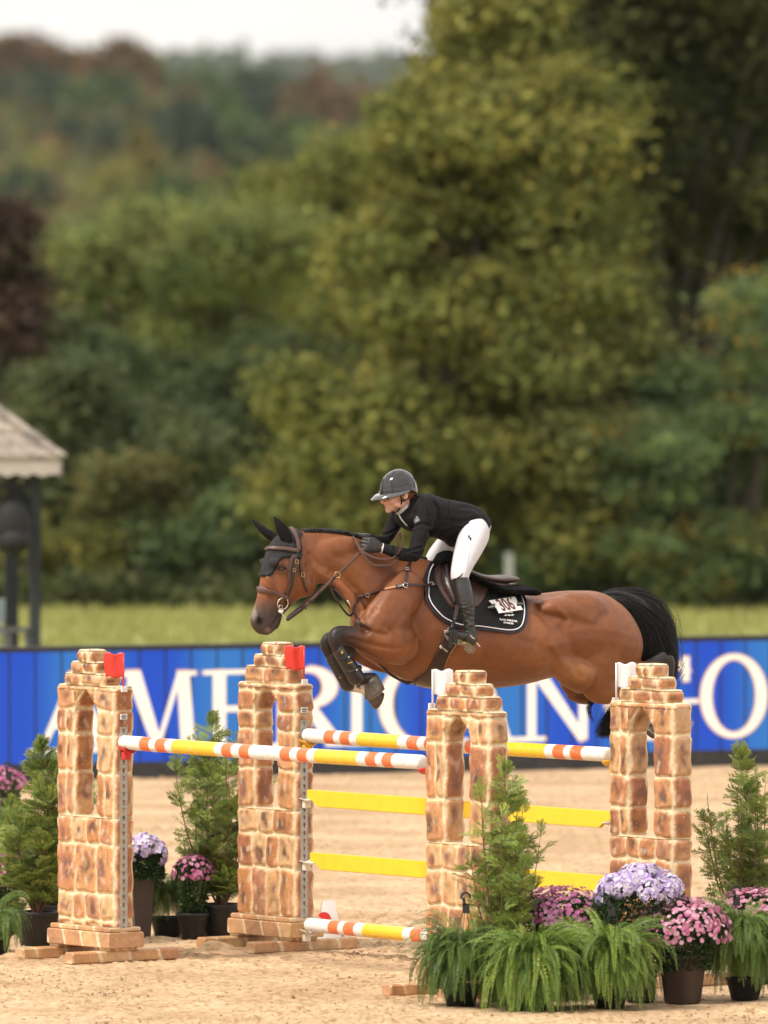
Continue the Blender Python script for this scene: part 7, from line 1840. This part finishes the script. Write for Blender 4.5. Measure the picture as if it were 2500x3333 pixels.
def pot(parent, o, r0, r1, h, m, square=False):
    bm = bmesh.new(); n = 4 if square else 36; rings = []
    prof = [(r0 * .9, 0), (r0, .006), (r0 + (r1 - r0) * .85, h * .84), (r1 * 1.0, h * .86), (r1 * 1.06, h * .87), (r1 * 1.08, h * .985), (r1 * 1.06, h), (r1 * .97, h), (r1 * .94, h * .9)]
    if not square:
        prof = prof[:2] + [(r0 + (r1 - r0) * .74, h * .72), (r0 + (r1 - r0) * .74 + .004, h * .73)] + prof[2:]
    for r, z in prof: rings.append([o + Vector((r * math.cos(a), r * math.sin(a), z)) for a in [2 * math.pi * (k + (.62 if square else 0)) / n for k in range(n)]])
    loft(bm, rings); po = obj('pot', bm, m, parent, smooth=not square)
    if square: b = po.modifiers.new('b', 'BEVEL'); b.width = .006; b.segments = 2
    bm = bmesh.new(); vs = [bm.verts.new(o + Vector((r1 * .955 * math.cos(a), r1 * .955 * math.sin(a), h * .93))) for a in [2 * math.pi * k / 24 for k in range(24)]]; bm.faces.new(vs)
    if not square: obj('soil', bm, M_soil, parent)
    else: bm.free()
    return po
def thuja(lab, base, h, rad, seed, potd, lean=0.0, cols=None, nspray=210, sparse=False):
    root = empty('potted_cedar', base, lab, 'potted shrub', 'potted cedar shrubs by the wings'); rr = random.Random(seed)
    r0, r1, ph = potd; pot(root, base, r0, r1, ph, M_potb)
    q = Q(); st = bmesh.new(); o = base + Z3 * ph * .9
    cols = cols or [(0.25, 0.34, 0.08), (0.20, 0.29, 0.065), (0.31, 0.38, 0.10), (0.15, 0.22, 0.055)]
    stems = []
    for k in range(17):
        a = rr.uniform(0, 6.28); rd = rr.uniform(.25, .95) * rad * (0 if k == 0 else 1); top = o + Vector((math.cos(a) * rd + lean * h, math.sin(a) * rd, (h - ph) * (1.0 if k == 0 else rr.uniform(.5, .93))))
        mid = o.lerp(top, .5) + Vector((math.cos(a), math.sin(a), 0)) * rad * .18
        pts = [Vector(p) for p in catmull([o + Vector((math.cos(a), math.sin(a), 0)) * .02, mid, top], 6)]
        stems.append(pts); tube(st, pts, [.008 * (1 - .85 * i / (len(pts) - 1)) for i in range(len(pts))], n=5)
    for k in range(nspray):
        pts = rr.choice(stems) if rr.random() > .18 else stems[0]; t = rr.uniform(.10, 1.0); i = min(int(t * (len(pts) - 1)), len(pts) - 2); p = pts[i].lerp(pts[i + 1], t * (len(pts) - 1) - i)
        a = rr.uniform(0, 6.28); env = math.sin(min(1, max(.0, (1.12 - t)) * 2.6) * 1.5) ** .8
        L = min(.16, rad * (.28 + .5 * rr.random())) * max(.4, env)
        d = Vector((math.cos(a), math.sin(a), rr.uniform(.15, 1.1))).normalized(); 
        if t > .93: d = Vector((rr.gauss(0, .2), rr.gauss(0, .2), 1)).normalized(); L = .10
        pn = d.cross(Vector((rr.gauss(0, .5), rr.gauss(0, .5), 1))).normalized(); c = rr.choice(cols); up = d.cross(pn)
        n = max(6, int(L / .013)); pp = [p + d * (L * j / n) + Z3 * (-.10 * L * (j / n) ** 2 * (1 if rr.random() < 1 else 1)) for j in range(n + 1)]
        tube(st, [pp[0], pp[n // 2], pp[-1]], [.0022, .0016, .0008], n=3)
        for j in range(1, n + 1):
            for s in (-1, 1):
                l = (.020 + .045 * math.sin(min(1, (n + 1 - j) / n * 1.25) * 1.57)) * rr.uniform(.7, 1.15); ang = rr.uniform(38, 62); dd = (d * math.cos(R(ang)) + pn * s * math.sin(R(ang)) + rv(rr, .12)).normalized()
                nn = dd.cross(up).normalized(); w = .0030; a0 = pp[j]; a1 = a0 + dd * l; cc = vcol(rr, c, .18)
                if j > n - 3 and rr.random() < .4: cc = (cc[0] * 1.35, cc[1] * 1.2, cc[2])
                q.add(a0 - nn * w * .5, a0 + dd * l * .5 + nn * -w, a1, a0 + dd * l * .5 + nn * w, cc)
                for m in (.25, .5, .75):
                    for s2 in (-1, 1):
                        b0 = a0 + dd * (l * m); b1 = b0 + (dd * .8 + nn * s2 * .75).normalized() * l * .34 * (1.15 - m * .6); m2 = (b1 - b0).cross(up).normalized() * .0024
                        q.add(b0, b0.lerp(b1, .5) - m2, b1, b0.lerp(b1, .5) + m2, cc)
    q.build('foliage', M_leafg, root); obj('stem', st, M_stem, root); return root
def fern(lab, base, r, hgt, seed, zc, cols=None, nf=70, hook=None, potd=(.08, .11, .13), droop=1.0, squash=1.0):
    root = empty('potted_fern', base, lab, 'potted fern', 'ferns massed at the foot of the jump'); rr = random.Random(seed)
    pot(root, base, *potd, M_potb); q = Q(); st = bmesh.new(); o = base + Z3 * zc
    cols = cols or [(0.20, 0.30, 0.045), (0.15, 0.25, 0.04), (0.25, 0.34, 0.055), (0.11, 0.19, 0.035)]
    for k in range(nf):
        a = 2 * math.pi * (k * .618 + rr.uniform(-.04, .04)); el = rr.uniform(-15, 88); L = r * rr.uniform(.45, 1.02); dy = rr.gauss(0, .5) / 20; c = rr.choice(cols)
        out = Vector((math.cos(a), math.sin(a) * squash, 0)); n = 20; p = o + out * rr.uniform(.0, .09)
        if k % 3 == 0: el = rr.uniform(-55, 0); L = r * rr.uniform(.5, .8); p = o + out * rr.uniform(.06, .13) - Z3 * rr.uniform(0, .07)      # the skirt that hides the pot
        th = R(el); pts = [p.copy()]
        dr = (0.7 + 1.9 * rr.random()) * droop * (0.75 + .40 * el / 85); L *= (1 if dr > 1.2 else .72)
        for j in range(n):
            out = (out + out.cross(Z3) * dy).normalized(); th -= R(60) * dr / n * (1 + j / n); th = max(th, R(-82)); p = p + (out * math.cos(th) + Z3 * math.sin(th)) * L / n; pts.append(p.copy())
        side0 = out.cross(Z3).normalized(); roll = rr.gauss(0, .6)
        tube(st, pts[::4], [.002, .0018, .0015, .0012, .0008, .0006][:len(pts[::4])], n=3)
        npn = 38
        for j in range(npn):
            t = (j + .6) / npn; f = t * n; i = min(int(f), n - 1); b = pts[i].lerp(pts[i + 1], f - i); tg = (pts[i + 1] - pts[i]).normalized()
            w = .034 * math.sin(min(1, t * 3.2) * 1.57) * (1 - t ** 2.2) ** .7 + .003
            for s in (-1, 1):
                sd = (side0 * s * math.cos(roll) + Z3 * s * math.sin(roll) + tg * .38 - Z3 * .18 + rv(rr, .09)).normalized(); e = b + sd * w * rr.uniform(.85, 1.12)
                hw = tg * (L / npn * .40); q.add(b - hw * .8, b.lerp(e, .6) - hw * .85, e, b.lerp(e, .45) + hw * .95, vcol(rr, c, .16))
    q.build('fronds', M_leafg, root); obj('stem', st, M_gstem, root)
    if hook is not None:
        z0, z1, hx = hook; bm = bmesh.new(); e = base + Vector((hx, -.02, 0))
        for s in (-1, -.35, .35, 1): tube(bm, [e + Vector((s * .09, 0, z0 - .12)), e + Vector((s * .022, 0, z1 - .115))], .0022, n=5)
        box(bm, e + Z3 * (z1 - .09), .042, .006, .055, bev=.002)
        box(bm, e + Vector((-.012, 0, z1 - .05)), .018, .006, .045, (Vector((1, 0, .2))).normalized(), Vector((0, 1, 0)), Vector((-.2, 0, 1)).normalized())
        arcp = [e + Vector((-.002 + .026 * math.cos(t), 0, z1 - .026 + .026 * math.sin(t))) for t in [R(200) - R(215) * k / 10 for k in range(11)]]
        tube(bm, arcp, [.006] * 9 + [.005, .003], n=6); obj('hanger', bm, M_black, root)
    return root
def dome_pt(rr, rx, rz, top=.05):
    a = rr.uniform(0, 6.283); t = math.acos(1 - rr.random() * (1 - top)); return Vector((rx * math.sin(t) * math.cos(a), rx * math.sin(t) * math.sin(a), rz * math.cos(t))), Vector((math.sin(t) * math.cos(a) / rx, math.sin(t) * math.sin(a) / rx, math.cos(t) / rz)).normalized()
def greens(q, rr, o, rx, rz, n, cols, ls=.022, zlow=-.6, rlow=.75):
    for k in range(n):
        t = rr.random(); a = rr.uniform(0, 6.283); z = zlow * rz * t + rz * (1 - t) * .72 ; rad = rx * (rlow + (.93 - rlow) * (1 - t)) * math.sqrt(rr.uniform(.3, 1.0))
        if z > 0: rad *= math.sqrt(max(.05, 1 - (z / rz) ** 2))
        p = o + Vector((math.cos(a) * rad, math.sin(a) * rad, z)); d = (Vector((math.cos(a), math.sin(a), rr.uniform(-.4, .9))) + rv(rr, .4)).normalized(); s = d.cross(rv(rr)).normalized(); l = ls * rr.uniform(.7, 1.4)
        q.add(p, p + d * l * .5 + s * l * .35, p + d * l, p + d * l * .5 - s * l * .35, vcol(rr, rr.choice(cols), .25))
DKG = [(0.035, 0.07, 0.022), (0.05, 0.09, 0.026), (0.025, 0.05, 0.018)]
def mum(lab, base, rx, rz, zc, seed, cols, potd, potm, n=230, fs=.017, stems=True, squash=1.0):
    root = empty('potted_chrysanthemum', base, lab, 'potted flowers', 'pink chrysanthemums in pots'); rr = random.Random(seed); pot(root, base, *potd, potm); o = base + Z3 * zc
    q = Q(); greens(q, rr, o, rx * .93, rz * .9, 4600 if rx > .15 else 2600, DKG + [(0.07, 0.12, 0.03)], .024, -max(1.0, (zc - potd[2]) / (rz * .9)), .55); q.build('leaves', M_leafg, root)
    if stems:
        st = bmesh.new(); b0 = base + Z3 * potd[2] * .9
        for k in range(70):
            p, nn = dome_pt(rr, rx * .9, rz * .8, -.1); e = o + p; m = b0.lerp(e, .5) + Vector((p.x, p.y, 0)) * .25; tube(st, [Vector(v) for v in catmull([b0 + Vector((p.x, p.y, 0)) * .12, m, e], 3)], .0016, n=3)
        obj('stem', st, M_gstem, root)
    q = Q()
    for k in range(n):
        p, nn = dome_pt(rr, rx, rz, -.12); p = p * rr.uniform(.93, 1.05); c = o + p; nn = (nn + rv(rr, .22)).normalized(); u = nn.orthogonal().normalized(); w = nn.cross(u); s = fs * rr.uniform(.7, 1.25); cl = rr.choice(cols); young = rr.random() < .22
        for (m, rad, lift) in ((11, 1.0, .15), (8, .62, .42)):
            ph = rr.random()
            for j in range(m):
                a = 2 * math.pi * (j + ph) / m; d = u * math.cos(a) + w * math.sin(a); s2 = nn.cross(d) * (s * rad * .24); tip = c + (d * rad + nn * lift) * s; md = c + (d * rad * .6 + nn * lift * .45) * s
                cc = vcol(rr, cl, .12); cc = lerp3(cc, (.50, .06, .22), .55) if young else cc
                q.add(c, md - s2, tip, md + s2, cc)
        cc = (.42, .07, .20) if young else (.55, .25, .30); q.add(c + nn * s * .3 + u * s * .16, c + nn * s * .3 + w * s * .16, c + nn * s * .3 - u * s * .16, c + nn * s * .3 - w * s * .16, cc)
    q.build('flowers', M_petal, root); return root
def hydra(lab, base, rx, rz, zc, seed, potd, potm, square=False, n=260):
    root = empty('potted_hydrangea', base, lab, 'potted flowers', 'lilac artificial hydrangeas'); rr = random.Random(seed); pot(root, base, *potd, potm, square); o = base + Z3 * zc
    q = Q(); greens(q, rr, o - Z3 * .02, rx * 1.03, rz * .8, 9000 if rx > .2 else 4500, DKG + [(0.05, 0.10, 0.03)], .020, -1.3, 1.0); greens(q, rr, o, rx * 1.0, rz * .8, 60, [(0.16, 0.26, 0.05)], .022, -.4, 1.0); q.build('leaves', M_leafg, root)
    q = Q(); cols = [(.60, .50, .76), (.68, .58, .80), (.76, .70, .84), (.50, .38, .70), (.80, .76, .86)]
    heads = [dome_pt(rr, rx * .8, rz * .85, .12) for _ in range(24 if rx > .2 else 12)]
    for k in range(n):
        h, hn = rr.choice(heads); p, nn = dome_pt(rr, .075, .06, .0)
        b = (hn + rv(rr, .02)).normalized(); u = b.orthogonal().normalized(); w = b.cross(u); loc = h + (u * p.x + w * p.y + b * p.z); nn = (u * nn.x + w * nn.y + b * nn.z + rv(rr, .25)).normalized()
        c = o + loc; u = nn.orthogonal().normalized(); w = nn.cross(u); s = .0175 * rr.uniform(.8, 1.3); cl = rr.choice(cols); ph = rr.random()
        for j in range(4):
            a = math.pi / 2 * (j + ph); d = u * math.cos(a) + w * math.sin(a); s2 = nn.cross(d) * s * .62; cc = vcol(rr, cl, .1)
            q.add(c, c + d * s * .62 - s2 + nn * s * .22, c + d * s * 1.1 + nn * s * .12, c + d * s * .62 + s2 + nn * s * .26, cc)
    q.build('flowers', M_petal, root); return root
def sc_at(p): return FPX / (p.y + 60.0)
PINK = [(.66, .28, .48), (.72, .38, .55), (.60, .20, .40)]; PALE = [(.74, .40, .54), (.80, .52, .63), (.68, .30, .46)]; MAG = [(.62, .22, .46), (.70, .34, .56), (.76, .44, .62)]
def H(px_y, base): d = ray(1250, px_y); return CAMZ + (base.y + 60) * d.z / d.y
# left group
b = G(122, 3080); thuja('bushy potted cedar shrub at the left edge beside the front left wing', b, H(2430, b), .33, 21, (.105, .135, .22), lean=.02, nspray=620)
b = G(-20, 3105); fern('fern at the bottom left corner beside the cedar pot', b, .34, .3, 22, .26, nf=110, cols=[(0.10, 0.17, 0.03), (0.13, 0.20, 0.035)])
b = G(20, 3040); mum('pink chrysanthemum behind the cedar at the left edge', b, .13, .12, H(2840, b), 23, PINK, (.09, .12, .2), M_potb, 150)
b = G(165, 3035); mum('pink chrysanthemum squeezed between the cedar and the front left wing', b, .10, .12, H(2860, b), 24, PINK, (.08, .1, .18), M_potb, 110)
b = G(-5, 2850); mum('blurred pink chrysanthemum farther back at the left edge of the sand', b, .19, .13, H(2555, b), 25, PINK, (.09, .12, .2), M_potb, 200)
b = G(15, 2870); fern('blurred fern farther back under the pink flowers at the left edge', b, .34, .3, 26, .42, nf=90, hook=(.45, H(2480, b), .03), potd=(.09, .12, .38))
b = G(462, 3056); hydra('lilac hydrangea in a tall dark square planter behind the front left wing', b, .135, .115, H(2790, b), 27, (.068, .105, H(2825, b)), M_potbr, True, 380)
b = G(545, 3050); fern('dark fern between the tall planter and the pink flowers', b, .30, .3, 28, .30, nf=230, cols=[(0.09, 0.16, 0.03), (0.06, 0.12, 0.025), (0.13, 0.20, 0.035)])
b = G(628, 3058); mum('pink chrysanthemum left of the cedar behind the second wing', b, .13, .13, H(2850, b), 29, PINK, (.075, .10, .17), M_potb, 150)
b = G(720, 3054); thuja('airy potted cedar shrub left of the second wing', b, H(2350, b), .36, 30, (.095, .13, .22), lean=-.04, nspray=520)
# right group
b = G(1640, 3262); thuja('potted cedar shrub in front of the nearest wing', b, H(2500, b), .235, 31, (.09, .12, .2), nspray=400, cols=[(0.26, 0.36, 0.08), (0.22, 0.32, 0.07), (0.32, 0.39, 0.10)])
b = G(2425, 3190); thuja('potted cedar shrub at the right edge of the photo', b, H(2455, b), .28, 32, (.09, .12, .2), lean=-.02, nspray=420, cols=[(0.22, 0.30, 0.07), (0.17, 0.25, 0.055), (0.27, 0.33, 0.08)])
b = G(1500, 3278); fern('dark trailing fern at the left end of the right planting, overlapping the nearest wing', b, .44, .3, 33, .33, nf=420, hook=(.42, H(2905, b), .03), cols=[(0.09, 0.16, 0.03), (0.12, 0.20, 0.035), (0.07, 0.13, 0.028)])
b = G(1735, 3292); fern('large bright fern, the most forward one of the right planting', b, .50, .3, 34, .31, nf=600)
b = G(1985, 3285); fern('bright fern just left of the brown pot', b, .46, .3, 35, .34, nf=520, hook=(.42, H(2915, b), .01))
b = G(2425, 3255); fern('darker fern at the right edge with a black hanger', b, .44, .3, 36, .40, nf=480, hook=(.45, H(2882, b), -.05), cols=[(0.12, 0.20, 0.03), (0.09, 0.16, 0.03), (0.16, 0.23, 0.04)])
b = G(1830, 3252); mum('magenta-pink chrysanthemum between the large bright fern and the nearest wing', b, .29, .20, H(2995, b), 37, MAG, (.1, .13, .2), M_potb, 560, .0155)
b = G(2222, 3264); mum('pale pink chrysanthemum in the brown round pot', b, .285, .22, H(3045, b), 38, PALE, (.105, .140, .285), M_potbr, 760, .0158)
b = G(2450, 3205); mum('pale pink chrysanthemum at the right edge behind the fern', b, .24, .17, H(2985, b), 39, PALE, (.1, .13, .2), M_potb, 560, .0155)
b = G(2085, 3262); hydra('large lilac hydrangea in front of the rightmost wing', b, .28, .19, H(2935, b), 40, (.08, .10, .2), M_potb, False, 1300)
# clods and crumbs of damp sand
M_clod = mat('damp_sand_clod', (0.27, 0.165, 0.095), 0.95, var=.35, vscale=40, bump=.5, bscale=120)
bm = bmesh.new(); rr = random.Random(77)
def gz(x, y):
    i = int(np.clip(np.searchsorted(sx_, x), 1, len(sx_) - 1)); j = int(np.clip(np.searchsorted(sy_, y), 1, len(sy_) - 1)); return float(ZZ[i, j])
centres = [(rr.uniform(-2.6, 2.6), rr.uniform(-5.2, 4.5), rr.uniform(.08, .4)) for _ in range(46)]
for k in range(6500):
    if rr.random() < .7: c = rr.choice(centres); x, y = rr.gauss(c[0], c[2]), rr.gauss(c[1], c[2] * 1.4)
    else: x, y = rr.uniform(-2.7, 2.7), rr.uniform(-5.5, 6)
    r = .0022 + .012 * rr.random() ** 5; z = gz(x, y); a = rr.uniform(0, 3.1); n = 5
    vs = [bm.verts.new((x + r * rr.uniform(.7, 1.3) * math.cos(a + 6.283 * j / n), y + r * rr.uniform(.7, 1.3) * math.sin(a + 6.283 * j / n), z - .001)) for j in range(n)]
    vt = [bm.verts.new((x + r * .6 * rr.uniform(.7, 1.3) * math.cos(a + 6.283 * j / n), y + r * .6 * rr.uniform(.7, 1.3) * math.sin(a + 6.283 * j / n), z + r * rr.uniform(.5, .9))) for j in range(n)]
    for j in range(n): bm.faces.new((vs[j], vs[(j + 1) % n], vt[(j + 1) % n], vt[j]))
    bm.faces.new(vt)
tag(obj('sand_clods', bm, M_clod), 'small damp clods scattered over the arena sand', 'sand clods', kind='stuff')
bm = bmesh.new(); ellipsoid(bm, P(1108, 2205, -.1), HF * .010, HL * .008, Z3 * .006, 8, 5); o = obj('flying_clod', bm, M_clod); tag(o, 'small clod of sand in mid-air left of the tucked forelegs', 'clod')
# ================================================================== HAZE (the air between here and the blue ridge)
bm = bmesh.new(); box(bm, Vector((0, 2640, 55)), 2400, 5500, 124)
M_haze = bpy.data.materials.new('haze_air'); M_haze.use_nodes = True
def _haze():
    n, l = M_haze.node_tree.nodes, M_haze.node_tree.links; n.clear(); o = n.new('ShaderNodeOutputMaterial'); v = n.new('ShaderNodeVolumePrincipled')
    v.inputs['Color'].default_value = (0.88, 0.94, 1.0, 1); v.inputs['Density'].default_value = 0.00004; v.inputs['Anisotropy'].default_value = 0.2
    l.new(v.outputs[0], o.inputs['Volume'])
_haze()
hz_o = obj('haze', bm, M_haze); tag(hz_o, 'thin pale blue air over the far hills', 'haze', kind='stuff')
